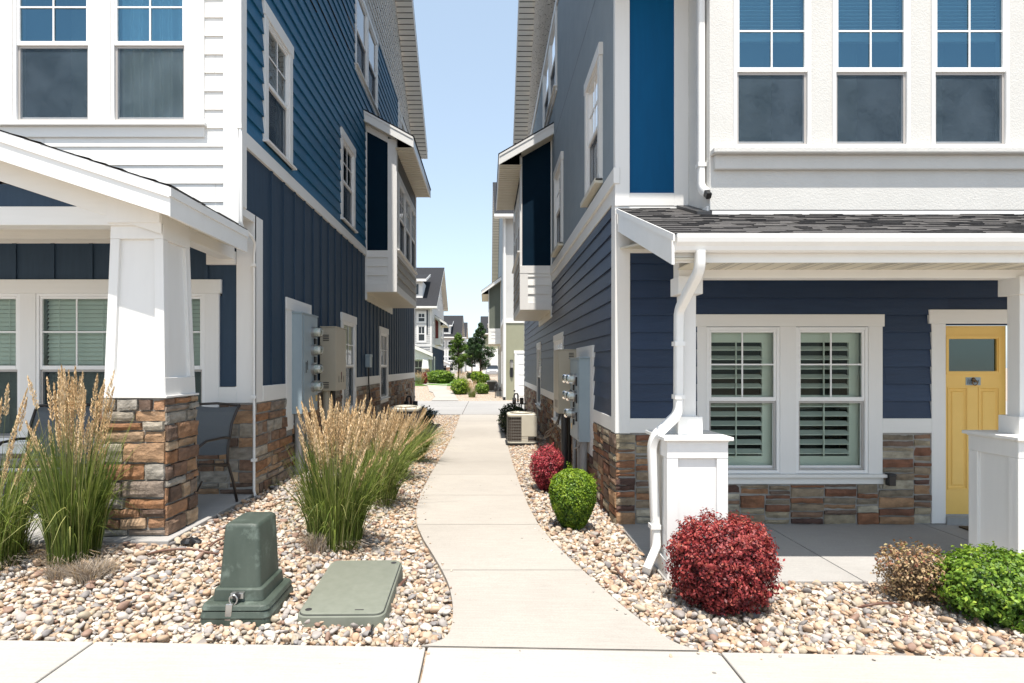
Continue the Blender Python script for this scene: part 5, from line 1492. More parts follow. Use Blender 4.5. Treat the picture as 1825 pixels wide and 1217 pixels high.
# ================================================================== AIR CONDITIONERS
def aircon(loc, rot, label):
    t = thing('air_conditioner', (0, 0, 0), label, 'air conditioner', 'outdoor air conditioning units')
    h = .36; H = .70; r = .09
    mb = MB(); mb.loft([rrect(0, 0, 0, .40, .40, .06), rrect(0, 0, .04, .40, .40, .06)]); mb.build('base_pad', M['black'], t)
    mb = MB(); mb.loft([rrect(0, 0, .041, h - .02, h - .02, r), rrect(0, 0, H - .041, h - .02, h - .02, r)]); mb.build('coil', M['coil'], t, autos=50)
    mb = MB(); mb.loft([rrect(0, 0, .042, h, h, r), rrect(0, 0, .075, h, h, r)]); mb.loft([rrect(0, 0, H - .04, h, h, r), rrect(0, 0, H, h, h, r), rrect(0, 0, H + .02, h - .03, h - .03, r)])
    # wrap panel around the near right corner
    mb.box(-.02, h, -h, -h + .03, .20, H - .04); mb.box(h - .03, h, -h + .03, h - .1, .20, H - .04)
    mb.box(-.02, .14, -h + .005, -h + .03, .075, .20)
    mb.build('housing', M['acbeige'], t, bevel=.004, seg=1)
    mb = MB()
    for k in range(9):
        z = .10 + k * .068
        rr = rrect(0, 0, z, h - .004, h - .004, r)
        mb.tube(rr + [rr[0]], .0028, 4)
    for k in range(13):
        a = -h + .04 + k * .055
        if a > h: break
        mb.tube([(-h + .004, a, .07), (-h + .004, a, H - .03)], .0025, 4); 
        if a < -.03: mb.tube([(a, -h + .004, .07), (a, -h + .004, H - .03)], .0025, 4)
    mb.build('wire_guard', M['wire'], t)
    mb = MB(); mb.disc((0, 0, H + .0205), (0, 0, 1), .29, .004, 28); mb.build('fan_opening', M['black'], t)
    mb = MB()
    for rr_ in (.07, .11, .15, .19, .23, .27):
        mb.tube([(rr_ * math.cos(a * math.pi / 14), rr_ * math.sin(a * math.pi / 14), H + .04) for a in range(29)], .004, 4)
    for a in range(8): mb.tube([(.06 * math.cos(a * math.pi / 4), .06 * math.sin(a * math.pi / 4), H + .04), (.30 * math.cos(a * math.pi / 4), .30 * math.sin(a * math.pi / 4), H + .026)], .005, 4)
    mb.disc((0, 0, H + .03), (0, 0, 1), .07, .02, 16)
    mb.build('fan_guard', M['acbeige'], t)
    t.location = loc; t.rotation_euler = (0, 0, rot)
    return t
a1 = aircon((.775, 13.25, .01), 0, 'beige air conditioning unit on a black pad beside the right edge of the path')
a1.scale = (.9, .9, .95); a2 = copy_tree(a1); a2.location = (-1.70, 12.2, .22); a2.rotation_euler = (0, 0, R(180)); a2['label'] = 'beige air conditioning unit half hidden behind the left row of feather grasses'

# gas meters: pipes and regulator
def gasmeter(loc, label):
    t = thing('gas_meter', loc, label, 'gas meter', 'gas meters at the house corners')
    x, y, z = loc
    for k, dx in enumerate((-.10, .16)):
        mb = MB(); b = .13
        mb.box(x + dx - b * .5, x + dx + b * .5, y - .08, y + .08, z + .42, z + .62); mb.disc((x + dx, y - .1, z + .52), (0, 1, 0), .06, .05, 14); mb.build('regulator', M['dark'], t, bevel=.02)
        mb = MB(); mb.tube([(x + dx, y, z - .05), (x + dx, y, z + .42)], .018, 8)
        if k == 0: mb.tube([(x + dx, y, z + .6), (x + dx, y, z + .70), (x + dx + .03, y, z + .76), (x + dx + .11, y, z + .76), (x + dx + .13, y, z + .70), (x + dx + .13, y, z + .45)], .03, 8)
        mb.build('pipe', M['dark'], t)
    mb = MB(); mb.tube([(x - .25, y + .02, z + .40), (x + .45, y + .02, z + .40)], .022, 8); mb.disc((x - .12, y - .02, z + .86), (1, 0, 0), .03, .06, 10); mb.build('manifold', M['dark'], t)
gasmeter((1.05, 20.6, .02), 'dark gas meter and bent pipes at the far corner of the right blue house')
gasmeter((-2.30, 17.6, .08), 'dark gas meter and pipes at the far end of the left slate-coloured wall')

# ================================================================== GREEN PEDESTAL + HAND HOLE
def footed(loc, rot): pass
pb = (px(437, 3.78), 3.86)
gzp = gz(pb[0], 3.7) - .02
t = thing('utility_pedestal', (0, 0, 0), 'weathered dark green fibreglass utility pedestal with a steel padlock, standing in the pebbles', 'utility pedestal')
mb = MB()
hx, hy = .225, .26
mb.loft([rrect(0, 0, -.10, hx + .02, hy + .02, .05), rrect(0, 0, .055, hx + .006, hy + .006, .05), rrect(0, 0, .06, hx + .010, hy + .010, .05), rrect(0, 0, .10, hx - .002, hy - .002, .05)])
mb.loft([rrect(0, 0, .101, hx - .014, hy - .014, .045), rrect(0, 0, .106, hx + .002, hy + .002, .045), rrect(0, 0, .135, hx - .006, hy - .006, .05), rrect(0, 0, .142, hx - .018, hy - .018, .05)])
mb.build('base', M['padgreen'], t, bevel=.003, seg=1, autos=35)
mb = MB()
mb.loft([rrect(0, .01, .142, .172, .205, .03), rrect(0, .01, .215, .166, .20, .03), rrect(0, .01, .222, .155, .19, .03)])
mb.build('collar', M['padgreen'], t, bevel=.003, seg=1, autos=35)
mb = MB()
mb.loft([rrect(0, .015, .215, .142, .185, .03), rrect(-.004, .045, .60, .118, .175, .03), rrect(-.004, .045, .617, .113, .170, .03), rrect(-.004, .045, .626, .103, .160, .03)])
mb.build('cover', M['padgreen'], t, autos=35)
mb = MB(); mb.box(-.035, .05, -.222, -.19, .168, .205); hp = mb.build('hasp_plate', M['steel'], t, bevel=.002)
mb = MB(); mb.disc((.008, -.205, .186), (0, -1, 0), .022, .03, 16); mb.build('lock_cup', M['dark'], t)
mb = MB(); pth = [(-.006 + .026 * math.cos(a), -.245, .172 + .03 * math.sin(a)) for a in [R(q) for q in range(-60, 250, 20)]]
mb.tube([(-.002, -.245, .13)] + pth + [(-.046, -.245, .14)], .0055, 8); lk = mb.build('padlock_shackle', M['steel'], t, smooth=True)
mb = MB(); mb.hexa([(-.056, -.268, .045), (-.014, -.268, .045), (-.014, -.243, .045), (-.056, -.243, .045), (-.050, -.262, .150), (-.004, -.262, .150), (-.004, -.240, .150), (-.050, -.240, .150)])
mb.build('padlock_body', M['steel'], t, bevel=.005)
t.location = (pb[0] - .005, pb[1], gzp); t.scale = (.93, .95, .96)
mb = MB(); mb.disc((0, 0, 0), (0, 0, 1), 1, .1)
# hand hole box
x0, x1 = px(538, 3.72), px(690, 3.72)
hcx = (x0 + x1) / 2 + .02; zt = .245
t = thing('ground_box', (0, 0, 0), 'flat grey-green access box with a rounded lid, right of the dark green pedestal', 'access box')
mb = MB(); W_, L_ = .272, .46
mb.loft([rrect(0, 0, -.16, W_ + .015, L_ + .015, .07), rrect(0, 0, -.012, W_ + .002, L_ + .002, .065), rrect(0, 0, -.006, W_ - .004, L_ - .004, .06)])
mb.build('box_body', M['padgreen'] if False else M['lidgreen'], t, autos=35)
mb = MB(); mb.loft([rrect(0, 0, -.0055, W_ - .012, L_ - .012, .055), rrect(0, 0, .004, W_ - .012, L_ - .012, .055), rrect(0, 0, .007, W_ - .016, L_ - .016, .052)])
lid = mb.build('lid', M['lidgreen'], t, autos=35)
mb = MB(); mb.loft([rrect(0, 0, -.006, W_ - .0075, L_ - .0075, .058), rrect(0, 0, -.0040, W_ - .0075, L_ - .0075, .058)]); mb.build('seam', M['dark'], t)
mb = MB()
for (a, b) in ((-W_ + .06, -L_ + .07), (W_ - .06, L_ - .07)): mb.disc((a, b, .0055), (0, 0, 1), .021, .0025, 16)
mb.box(.08, .135, -L_ + .055, -L_ + .066, .0055, .0078)
mb.build('bolt', M['dark'], lid)
t.location = (hcx - .035, 4.09, zt - .015); t.rotation_euler = (R(2.2), 0, R(1.0))
HB = (hcx + .02, 4.09)

# third green utility box far left of the alley
t = thing('utility_pedestal', (px(746, 23), 23, 0), 'small green utility pedestal across the alley at the left edge of the far path', 'utility pedestal')
X = px(746, 23)
mb = MB(); mb.loft([rrect(X - .1, 20.9, -.1, .22, .2, .03), rrect(X - .1, 20.9, .62, .20, .18, .03)]); mb.build('cover', M['padgreen'], t, autos=40)
mb = MB(); mb.loft([rrect(X - .1, 20.9, .621, .22, .2, .03), rrect(X - .1, 20.9, .70, .20, .18, .03)]); mb.build('lid', M['padgreen'], t, autos=40)
mb = MB(); mb.box(X - .02, X + .08, 20.69, 20.7, .45, .5); mb.build('label_plate', M['vinyl'], t)

# ================================================================== PATIO CHAIRS
def sling_chair(label):
    t = thing('patio_chair', (0, 0, 0), label, 'chair', 'patio chairs on the left porch')
    # faces +x ; width along y
    for s in (-1, 1):
        y = s * .28
        mb = MB()
        mb.tube([(-.36, y, 0), (-.30, y, .22), (-.22, y, .42), (-.22, y * 1.0, .55), (-.28, y, .80), (-.36, y, .93), (-.40, y, .97)], .014, 8)
        mb.build('back_leg', M['chairmetal'], t, smooth=True)
        mb = MB(); mb.tube([(.26, y, 0), (.25, y, .30), (.24, y, .43), (.18, y, .455), (-.22, y, .40)], .014, 8); mb.build('front_leg', M['chairmetal'], t, smooth=True)
        mb = MB(); mb.tube([(-.26, y, .66), (-.12, y * 1.05, .675), (.12, y * 1.1, .67), (.22, y * 1.08, .62), (.26, y * 1.0, .50), (.25, y, .42)], .013, 8); mb.build('armrest', M['chairmetal'], t, smooth=True)
    mb = MB(); mb.tube([(-.40, -.28, .97), (-.415, 0, .985), (-.40, .28, .97)], .013, 8); mb.tube([(.18, -.28, .455), (.18, .28, .455)], .012, 8); mb.tube([(-.2, -.28, .39), (-.2, .28, .39)], .012, 8)
    mb.tube([(.14, -.28, .30), (.10, -.2, .2), (.10, .2, .2), (.14, .28, .30)], .009, 6)
    mb.build('cross_bar', M['chairmetal'], t, smooth=True)
    def sheet(name, prof):
        mb = MB(); n = 8
        for i in range(len(prof) - 1):
            for j in range(n):
                ya, yb = lerp(-.275, .275, j / n), lerp(-.275, .275, (j + 1) / n)
                sag = lambda y: -.02 * (1 - (y / .275) ** 2)
                (xa, za), (xb, zb) = prof[i], prof[i + 1]
                mb.face([(xa, ya, za + sag(ya)), (xb, ya, zb + sag(ya)), (xb, yb, zb + sag(yb)), (xa, yb, za + sag(yb))])
        mb.build(name, M['sling'], t)
    sheet('seat', [(.24, .44), (.16, .465), (0, .435), (-.14, .405), (-.21, .41)])
    sheet('backrest', [(-.215, .50), (-.235, .62), (-.28, .78), (-.35, .92), (-.40, .965)])
    return t
c1 = sling_chair('patio chair with a grey mesh back, behind the stone pier of the left porch')
c1.location = (-2.88, 5.66, ZLS); c1.rotation_euler = (0, 0, R(256))
c2 = copy_tree(c1); c2['label'] = 'dark metal patio chair half hidden behind the left feather grass, under the porch window'
c2.location = (-4.15, 5.55, ZLS); c2.rotation_euler = (0, 0, R(-80))

# door mat
mb = MB(); mb.box(4.93, 5.75, 5.72, 6.16, ZRS + .001, ZRS + .018)
tag(mb.build('door_mat', M['mat'], origin=(5.3, 5.9, ZRS), bevel=.004), 'dark brown coir mat on the porch in front of the yellow door', 'door mat')

# irrigation lines and debris
def hose(pts, label, r=.009, name='irrigation_hose', mat='hose', cat='hose', group='irrigation hoses on the pebbles'):
    P = []
    for i in range(len(pts) - 1):
        p0 = pts[max(0, i - 1)]; p1, p2 = pts[i], pts[i + 1]; p3 = pts[min(len(pts) - 1, i + 2)]
        for k in range(8):
            t = k / 8; q = []
            for c in range(3):
                q.append(.5 * ((2 * p1[c]) + (-p0[c] + p2[c]) * t + (2 * p0[c] - 5 * p1[c] + 4 * p2[c] - p3[c]) * t * t + (-p0[c] + 3 * p1[c] - 3 * p2[c] + p3[c]) * t ** 3))
            P.append(tuple(q))
    P.append(pts[-1])
    mb = MB(); mb.tube(P, r, 8)
    return tag(mb.build(name, M[mat], origin=P[0], smooth=True), label, cat, group)
def gp(xp, yp, dz=.04):
    D = 4.5
    for _ in range(40): D = (CAMZ - gz(px(xp, D), D) - dz) * F / (yp - VY)
    return (px(xp, D), D, gz(px(xp, D), D) + dz)
hose([gp(252, 992, .0), gp(285, 982, .045), (gp(330, 978, .055)), gp(370, 984, .05), gp(400, 990, .0)], 'brown drip hose curving over pebbles between the porch and green pedestal', r=.008)
hose([gp(372, 975, .03), gp(385, 965, .05), gp(402, 957, .04), gp(420, 950, 0)], 'short brown hose behind the green pedestal', r=.008)
hose([gp(470, 912, 0), gp(490, 900, .04), gp(505, 893, .03), gp(520, 888, .0)], 'short brown hose end left of the tall feather grass', r=.008)
hose([gp(1092, 1000, .02), gp(1103, 1020, .05), gp(1125, 1040, .05), gp(1152, 1053, .0)], 'brown drip hose by the foot of the white downspout', r=.009)
hose([gp(1520, 1086, .0), gp(1550, 1078, .055), gp(1580, 1075, .06), gp(1612, 1080, .02)], 'red-brown drip hose on the pebbles below the dry shrub', r=.009)
hose([gp(708, 1058, .0), gp(712, 1045, .04), gp(720, 1035, .05), gp(728, 1028, .03)], 'brown hose stub beside the flat access box', r=.010)
hose([gp(655, 1135, .0), gp(661, 1125, .05), gp(664, 1115, .03)], 'black tubing stub near the pavement edge', r=.008, mat='black')
# crumpled black bag
mb = MB(); c = gp(340, 970, .02); rings = []
for k in range(7):
    t_ = k / 6; rr = .012 + .045 * math.sin(math.pi * (t_ * .85 + .1))
    rings.append([(c[0] - .07 + .15 * t_, c[1] + math.cos(a) * rr * (1 + .5 * mnoise.noise(Vector((a * 2, t_ * 5, 1)))), c[2] + .02 + math.sin(a) * rr * .6 * (1 + .8 * mnoise.noise(Vector((a * 2, t_ * 5, 9))))) for a in [2 * math.pi * j / 12 for j in range(12)]])
mb.loft(rings); tag(mb.build('plastic_bag', M['black'], origin=c), 'crumpled black plastic scrap lying on the drip hose', 'plastic bag')

# small printed stickers on the utility boxes
for (nm, c, lab) in (('meter_cabinet', 0, ''),):
    pass
for o in [q for q in bpy.data.objects if q.name.startswith('meter_cabinet')]:
    sx = 1 if o.location.x < 0 else -1
    xx = (-2.335 if sx > 0 else 1.215); y = o.location.y
    fr_ = Fr('y', xx, sx)
    mb = MB(); mb.fb(fr_, y + .22, y + .30, o.location.z + .12, o.location.z + .20, 0, .0015); mb.build('warning_label', M['yellow'], o)
# ================================================================== PLANTS
def quads_np(name, C, Nn, Uu, w, h, mat, parent=None, tint=None, origin=None):
    """leaf quads (rhombus-ish): centre C, in-plane axes from normal Nn and direction Uu"""
    C = np.asarray(C, dtype=np.float32); Nn = Nn / np.linalg.norm(Nn, axis=1, keepdims=True)
    Uu = Uu - (Uu * Nn).sum(1, keepdims=True) * Nn; Uu /= np.linalg.norm(Uu, axis=1, keepdims=True) + 1e-9
    Vv = np.cross(Nn, Uu)
    w = np.asarray(w)[:, None]; h = np.asarray(h)[:, None]
    bend = Nn * h * .25
    V = np.stack([C - Uu * h, C + Vv * w * .9 - Uu * h * .05 + bend, C + Uu * h, C - Vv * w * .9 - Uu * h * .05 + bend], 1).reshape(-1, 3)
    idx = np.arange(len(V))
    return np_mesh(name, V, 4, idx, mat, parent=parent, tint=tint, origin=origin)

def leaf_blob(n, prof, rx, ry, seed, depth=.25, lumps=.10, lf=5.0, spikes=0, spike_h=.0):
    """points near the skin of a shrub.  prof(t) radius factor for height t 0..1"""
    r = np.random.default_rng(seed)
    t = r.uniform(0, 1, n) ** .9; a = r.uniform(0, 2 * np.pi, n)
    t_top = r.uniform(0, 1, n)
    pr = np.array([prof(x) for x in t])
    lump = np.array([mnoise.noise(Vector((math.cos(b) * lf * .5, math.sin(b) * lf * .5, z * lf + seed))) for b, z in zip(a, t)])
    rad = pr * (1 + lumps * lump) 
    k = 1 - depth * r.exponential(.45, n); k = np.clip(k, .1, 1.0)
    k = k + r.normal(0, .012, n)
    x = np.cos(a) * rad * k * rx; y = np.sin(a) * rad * k * ry
    return x, y, t, a, k, lump

def shrub(name, loc, rx, ry, H, mat, label, prof, n=9000, leaf=.011, seed=1, group=None, cat='shrub', depth=.3, lumps=.12, lf=5, twigs=60, stem='bark', rag=.015, top_n=.45, zmin=.0, gap=0, asp=.62, shoots=25):
    t = thing(name, loc, label, cat, group)
    r = np.random.default_rng(seed)
    # surface sampled by direction so that the top is covered too
    d = r.normal(0, 1, (n, 3)); d /= np.linalg.norm(d, axis=1, keepdims=True)
    zt = (d[:, 2] * .5 + .5)
    # superellipsoid-like vertical profile
    ang = np.arctan2(d[:, 1], d[:, 0]); hz = np.sqrt(np.clip(1 - d[:, 2] ** 2, 0, 1))
    pr = np.array([prof(z) for z in zt])
    base = np.stack([np.cos(ang) * pr, np.sin(ang) * pr, zt * 2 - 1], 1)
    # blend: on the top cap move inwards
    lump = np.array([mnoise.noise(Vector((q[0] * lf * .5 + seed, q[1] * lf * .5, q[2] * lf * .5))) + .5 * mnoise.noise(Vector((q[0] * lf * 1.6 + seed, q[1] * lf * 1.6, q[2] * lf * 1.6))) for q in d])
    k = 1 - depth * r.exponential(.5, n); k = np.clip(k, .05, 1) + np.abs(r.normal(0, rag, n)) 
    k *= (1 + lumps * lump)
    Pn = base * k[:, None]
    if gap:
        keep = lump > -gap; Pn, lump, base, k, zt = Pn[keep], lump[keep], base[keep], k[keep], zt[keep]
    # stray shoots that leave the outline
    if shoots:
        ex_p, ex_b, ex_k, ex_z = [], [], [], []
        for _ in range(shoots):
            q = r.normal(0, 1, 3); q[2] = abs(q[2]) * .9 + .1; q /= np.linalg.norm(q); z_ = q[2] * .5 + .5; pr_ = prof(z_); a_ = math.atan2(q[1], q[0])
            bb = np.array([math.cos(a_) * pr_, math.sin(a_) * pr_, z_ * 2 - 1]); ln_ = r.uniform(.06, .20); dr = r.normal(0, .25, 3) + [0, 0, .5]
            for w_ in np.linspace(0, 1, 9): ex_p.append(bb * (.97 + ln_ * w_) + dr * ln_ * w_ + r.normal(0, .014, 3)); ex_b.append(bb); ex_k.append(1.); ex_z.append(z_)
        Pn = np.concatenate([Pn, np.array(ex_p)]); base = np.concatenate([base, np.array(ex_b)]); k = np.concatenate([k, ex_k]); zt = np.concatenate([zt, ex_z]); lump = np.concatenate([lump, np.full(len(ex_k), .25)])
    m = len(Pn)
    P = np.stack([Pn[:, 0] * rx, Pn[:, 1] * ry, (Pn[:, 2] * .5 + .5) * H], 1)
    P[:, 2] = np.maximum(P[:, 2], zmin + r.uniform(0, .03, m))
    nrm = base / np.linalg.norm(base, axis=1, keepdims=True) + r.normal(0, .55, (m, 3)) + np.array([0, 0, .35])
    up = r.normal(0, 1, (m, 3)) + np.array([0, 0, .8])
    s = leaf * r.uniform(.5, 1.35, m)
    tint = np.clip(.42 + .35 * lump + r.normal(0, .2, m) + .22 * (zt - .5) - .3 * (1 - np.clip(k, 0, 1)), 0, .999)  # shading put into the tint: lighter towards the lit top, darker deep inside
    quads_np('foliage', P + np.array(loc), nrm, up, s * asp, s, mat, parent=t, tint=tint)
    mb = MB(); rr = random.Random(seed)
    for i in range(twigs):
        a = rr.uniform(0, 2 * math.pi); z = rr.uniform(.35, 1.0); q = prof(z) * rr.uniform(.6, .98)
        e = (loc[0] + math.cos(a) * rx * q, loc[1] + math.sin(a) * ry * q, loc[2] + z * H * .97)
        m_ = (loc[0] + math.cos(a) * rx * q * .45, loc[1] + math.sin(a) * ry * q * .45, loc[2] + z * H * .45)
        b = (loc[0] + rr.uniform(-.03, .03), loc[1] + rr.uniform(-.03, .03), loc[2] - .03)
        mb.tube([b, m_, e], [.007, .004, .0015], 4)
    mb.build('stems', M[stem], t)
    return t
ball = lambda z: math.sqrt(max(0, 1 - (2 * z - 1) ** 2)) ** .72
flatball = lambda z: math.sqrt(max(0, 1 - abs(2 * z - 1) ** 2.6)) ** .8
def vase(z): return max(.02, min(1.0, .38 + .62 * math.sin(min(1, z / .62) * math.pi / 2)) * (1 if z < .62 else math.sqrt(max(0, 1 - ((z - .62) / .38) ** 2.4)))) * (1 if z > .05 else .7)

# big red barberry
D = 4.12; X = px(1286, D)
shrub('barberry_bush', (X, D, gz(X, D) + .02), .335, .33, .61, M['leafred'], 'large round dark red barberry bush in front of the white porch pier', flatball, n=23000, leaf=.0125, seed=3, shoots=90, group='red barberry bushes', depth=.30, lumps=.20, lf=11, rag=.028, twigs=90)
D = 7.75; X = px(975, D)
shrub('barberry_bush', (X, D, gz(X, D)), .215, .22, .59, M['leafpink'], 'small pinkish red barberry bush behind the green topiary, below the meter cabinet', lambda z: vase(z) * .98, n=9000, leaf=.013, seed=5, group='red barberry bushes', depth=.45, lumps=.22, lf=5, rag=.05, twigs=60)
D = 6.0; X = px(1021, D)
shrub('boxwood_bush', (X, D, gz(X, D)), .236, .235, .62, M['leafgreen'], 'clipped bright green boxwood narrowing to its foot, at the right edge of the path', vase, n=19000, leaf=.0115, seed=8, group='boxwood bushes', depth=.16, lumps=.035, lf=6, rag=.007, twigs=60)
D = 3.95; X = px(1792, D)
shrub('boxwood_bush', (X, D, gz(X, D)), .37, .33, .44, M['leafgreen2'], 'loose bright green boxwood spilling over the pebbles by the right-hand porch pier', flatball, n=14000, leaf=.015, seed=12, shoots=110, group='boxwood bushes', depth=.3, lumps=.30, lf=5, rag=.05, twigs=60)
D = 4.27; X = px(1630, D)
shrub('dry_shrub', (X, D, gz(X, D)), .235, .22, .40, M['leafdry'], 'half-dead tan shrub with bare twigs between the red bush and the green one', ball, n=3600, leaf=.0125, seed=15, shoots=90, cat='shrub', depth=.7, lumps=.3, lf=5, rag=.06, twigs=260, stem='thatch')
D = 14.9; X = px(916, D)
shrub('dark_shrub', (px(914, 15.6), 15.6, 0), .33, .4, .70, M['leafdark'], 'dark leafy shrub in shade behind the right air conditioner', flatball, n=4200, leaf=.03, seed=17, group='shaded shrubs by the side walls', depth=.4, lumps=.3, rag=.06, twigs=20)
shrub('dark_shrub', (px(730, 16.0), 16.0, .05), .62, .6, .62, M['leafdark'], 'dark leafy shrub in shade behind the left row of feather grasses', flatball, n=6000, leaf=.03, seed=18, group='shaded shrubs by the side walls', depth=.4, lumps=.3, rag=.06, twigs=20)

# ------------------------------------------------------------------ feather reed grass
def feather_grass(loc, H, rad, nblade, nstem, label, seed, group='feather reed grasses', lean=(0, 0), plume=.30, bladeh=.66, name='feather_grass', thatch=260, floppy=.25):
    t = thing(name, loc, label, 'ornamental grass', group)
    r = np.random.default_rng(seed)
    # blades: strips with 6 segments
    K = 7; n = nblade
    a = r.uniform(0, 2 * np.pi, n); r0 = rad * .60 * np.sqrt(r.uniform(0, 1, n))
    L = H * bladeh * r.uniform(.55, 1.15, n); out = rad * r.uniform(.12, .85, n) * (.5 + L / (H * bladeh) * .6)
    droop = np.where(r.uniform(0, 1, n) < floppy, r.uniform(.4, .95, n), r.uniform(0, .22, n))
    az = a + r.normal(0, .45, n)
    w0 = r.uniform(.0022, .0052, n)
    s = np.linspace(0, 1, K)[None, :]
    bx = np.cos(a)[:, None] * r0[:, None]; by = np.sin(a)[:, None] * r0[:, None]
    hor = out[:, None] * (s ** 1.6) * (1 + droop[:, None] * 1.3 * s ** 2)
    cx_ = bx + np.cos(az)[:, None] * hor + lean[0] * s ** 1.5; cy_ = by + np.sin(az)[:, None] * hor + lean[1] * s ** 1.5
    cz_ = L[:, None] * (s - droop[:, None] * .75 * s ** 3)
    cz_ = np.maximum(cz_, .01)
    wd = w0[:, None] * np.array([.7, 1, 1, .95, .8, .5, .06])[None, :K] 
    ph = r.uniform(0, 2 * np.pi, n); tx, ty = -np.sin(az + ph * .2), np.cos(az + ph * .2)
    C = np.stack([cx_, cy_, cz_], -1); T = np.stack([tx, ty, np.zeros(n)], -1)[:, None, :]
    Lf = C - T * wd[..., None]; Rt = C + T * wd[..., None]
    V = np.stack([Lf, Rt], 2).reshape(n, K * 2, 3)
    q = []
    for k in range(K - 1): q.append([2 * k, 2 * k + 1, 2 * k + 3, 2 * k + 2])
    q = np.array(q); idx = (q[None] + (np.arange(n) * K * 2)[:, None, None]).reshape(-1)
    tn = np.clip(r.beta(2, 2.6, n) + (r.uniform(0, 1, n) < .10) * .5, 0, .999); tint = np.repeat(tn, K - 1)
    np_mesh('blades', V.reshape(-1, 3) + np.array(loc), 4, idx, M['blade'], parent=t, tint=tint)
    # stems + plumes
    rr = random.Random(seed); mb = MB(); PC, PN, PU, PW, PH, PT = [], [], [], [], [], []
    for i in range(nstem):
        a_ = rr.uniform(0, 2 * math.pi); q0 = rad * .35 * math.sqrt(rr.random()); hh = H * rr.uniform(.72, 1.02)
        ln = rad * rr.uniform(.15, .75) * (q0 / (rad * .35) * .6 + .5); az_ = a_ + rr.gauss(0, .3)
        if rr.random() < .15: ln *= rr.uniform(1.6, 2.8); hh *= rr.uniform(.7, .92)
        def pt(s_): return Vector((loc[0] + math.cos(a_) * q0 + math.cos(az_) * ln * s_ ** 1.7 + lean[0] * s_ ** 1.5 * 1.3, loc[1] + math.sin(a_) * q0 + math.sin(az_) * ln * s_ ** 1.7 + lean[1] * s_ ** 1.5, loc[2] + hh * (s_ - .05 * s_ ** 3)))
        mb.tube([pt(0), pt(.3), pt(.6), pt(.8), pt(1)], [.0018, .0017, .0014, .0011, .0007], 4, t=rr.random())
        pl = plume * rr.uniform(.7, 1.15) / hh; ns = int(34 * pl * hh / .3) + 14; c0 = rr.random() * .5 + .2; fat = rr.uniform(.7, 1.3)
        for k in range(ns):
            u = k / ns; s_ = 1 - pl * (1 - u); p = pt(s_); w_ = .0150 * fat * (math.sin(math.pi * min(1, u * .9 + .12)) ** .6) * (1.1 - .6 * u)
            for rep in range(3):
                b = rr.uniform(0, 2 * math.pi); dd = Vector((math.cos(b), math.sin(b), 0)) * w_ * rr.uniform(.3, 1.1)
                PC.append(tuple(p + dd)); PN.append((math.cos(b + 1.3) + rr.gauss(0, .4), math.sin(b + 1.3), rr.gauss(0, .3))); PU.append((dd.x * 30, dd.y * 30, .9))
                PW.append(.0036 * rr.uniform(.7, 1.3)); PH.append(.0125 * rr.uniform(.6, 1.3)); PT.append(min(.999, max(0, c0 + rr.uniform(-.25, .4))))
    mb.build('stems', M['stemc'], t)
    quads_np('plumes', np.array(PC), np.array(PN), np.array(PU), np.array(PW), np.array(PH), M['plume'], parent=t, tint=np.array(PT))
    # dead thatch at the foot
    mb = MB()
    for i in range(thatch):
        a_ = rr.uniform(0, 2 * math.pi); q0 = rad * rr.uniform(.1, .62); l = rr.uniform(.06, .20)
        p = Vector((loc[0] + math.cos(a_) * q0, loc[1] + math.sin(a_) * q0, loc[2] - .01)); az_ = a_ + rr.gauss(0, .8)
        p2 = p + Vector((math.cos(az_) * l * .5, math.sin(az_) * l * .5, l * .6)); p3 = p2 + Vector((math.cos(az_) * l * .5, math.sin(az_) * l * .5, -l * .1))
        mb.tube([p, p2, p3], [.0016, .0014, .0006], 3, t=rr.random())
    mb.build('thatch', M['thatch'], t)
    return t
def fg(xp, D, *a, **k):
    X = px(xp, D); return feather_grass((X, D, gz(X, D)), *a, **k)
fg(132, 4.34, 1.50, .27, 720, 60, 'tall feather grass clump with tan plumes in front of the left porch', 21, lean=(.02, 0), floppy=.22, plume=.34)
fg(-22, 4.25, 1.42, .38, 650, 24, 'feather grass clump cut by the left edge of the view', 22, floppy=.45, plume=.34)
fg(598, 5.05, 1.36, .36, 1100, 95, 'broadest and nearest feather grass clump beside the path, left of its bend', 23, lean=(.03, 0), floppy=.2, plume=.34)
fg(664, 6.75, 1.20, .42, 850, 85, 'second feather grass clump of the row along the left wall', 24, floppy=.3, lean=(.04, 0))
fg(690, 8.35, 1.02, .45, 800, 70, 'third feather grass clump of the row along the left wall', 25, floppy=.35, lean=(.06, -.02))
fg(727, 10.2, .95, .48, 1200, 50, 'farthest feather grass clump of the row, in front of the left air conditioner', 26, floppy=.35, lean=(.06, 0))

# dead tuft at the foot of the left clump and of the middle clump
def tuft(xp, D, rad, H, n, label, seed):
    X = px(xp, D); loc = (X, D, gz(X, D)); rr = random.Random(seed); mb = MB()
    for i in range(n):
        a_ = rr.uniform(0, 2 * math.pi); q0 = rad * .5 * math.sqrt(rr.random()); l = H * rr.uniform(.5, 1.1)
        p = Vector((loc[0] + math.cos(a_) * q0, loc[1] + math.sin(a_) * q0, loc[2] - .01)); az_ = a_ + rr.gauss(0, 1.6); o = rad * rr.uniform(.05, .5)
        p2 = p + Vector((math.cos(az_) * o * .4, math.sin(az_) * o * .4, l * .6)); p3 = p2 + Vector((math.cos(az_) * o * .7, math.sin(az_) * o * .7, l * .35))
        mb.tube([p, p2, p3], [.0024, .0018, .0008], 3, t=rr.random())
    return tag(mb.build('dead_grass_tuft', M['thatch'], origin=loc), label, 'dead grass', 'dead grass tufts')
tuft(165, 4.10, .22, .14, 620, 'grey-brown dead grass tuft at the foot of the left feather grass', 31)
tuft(110, 4.12, .16, .10, 320, 'smaller straw-coloured dead tuft left of the grey-brown one', 32)
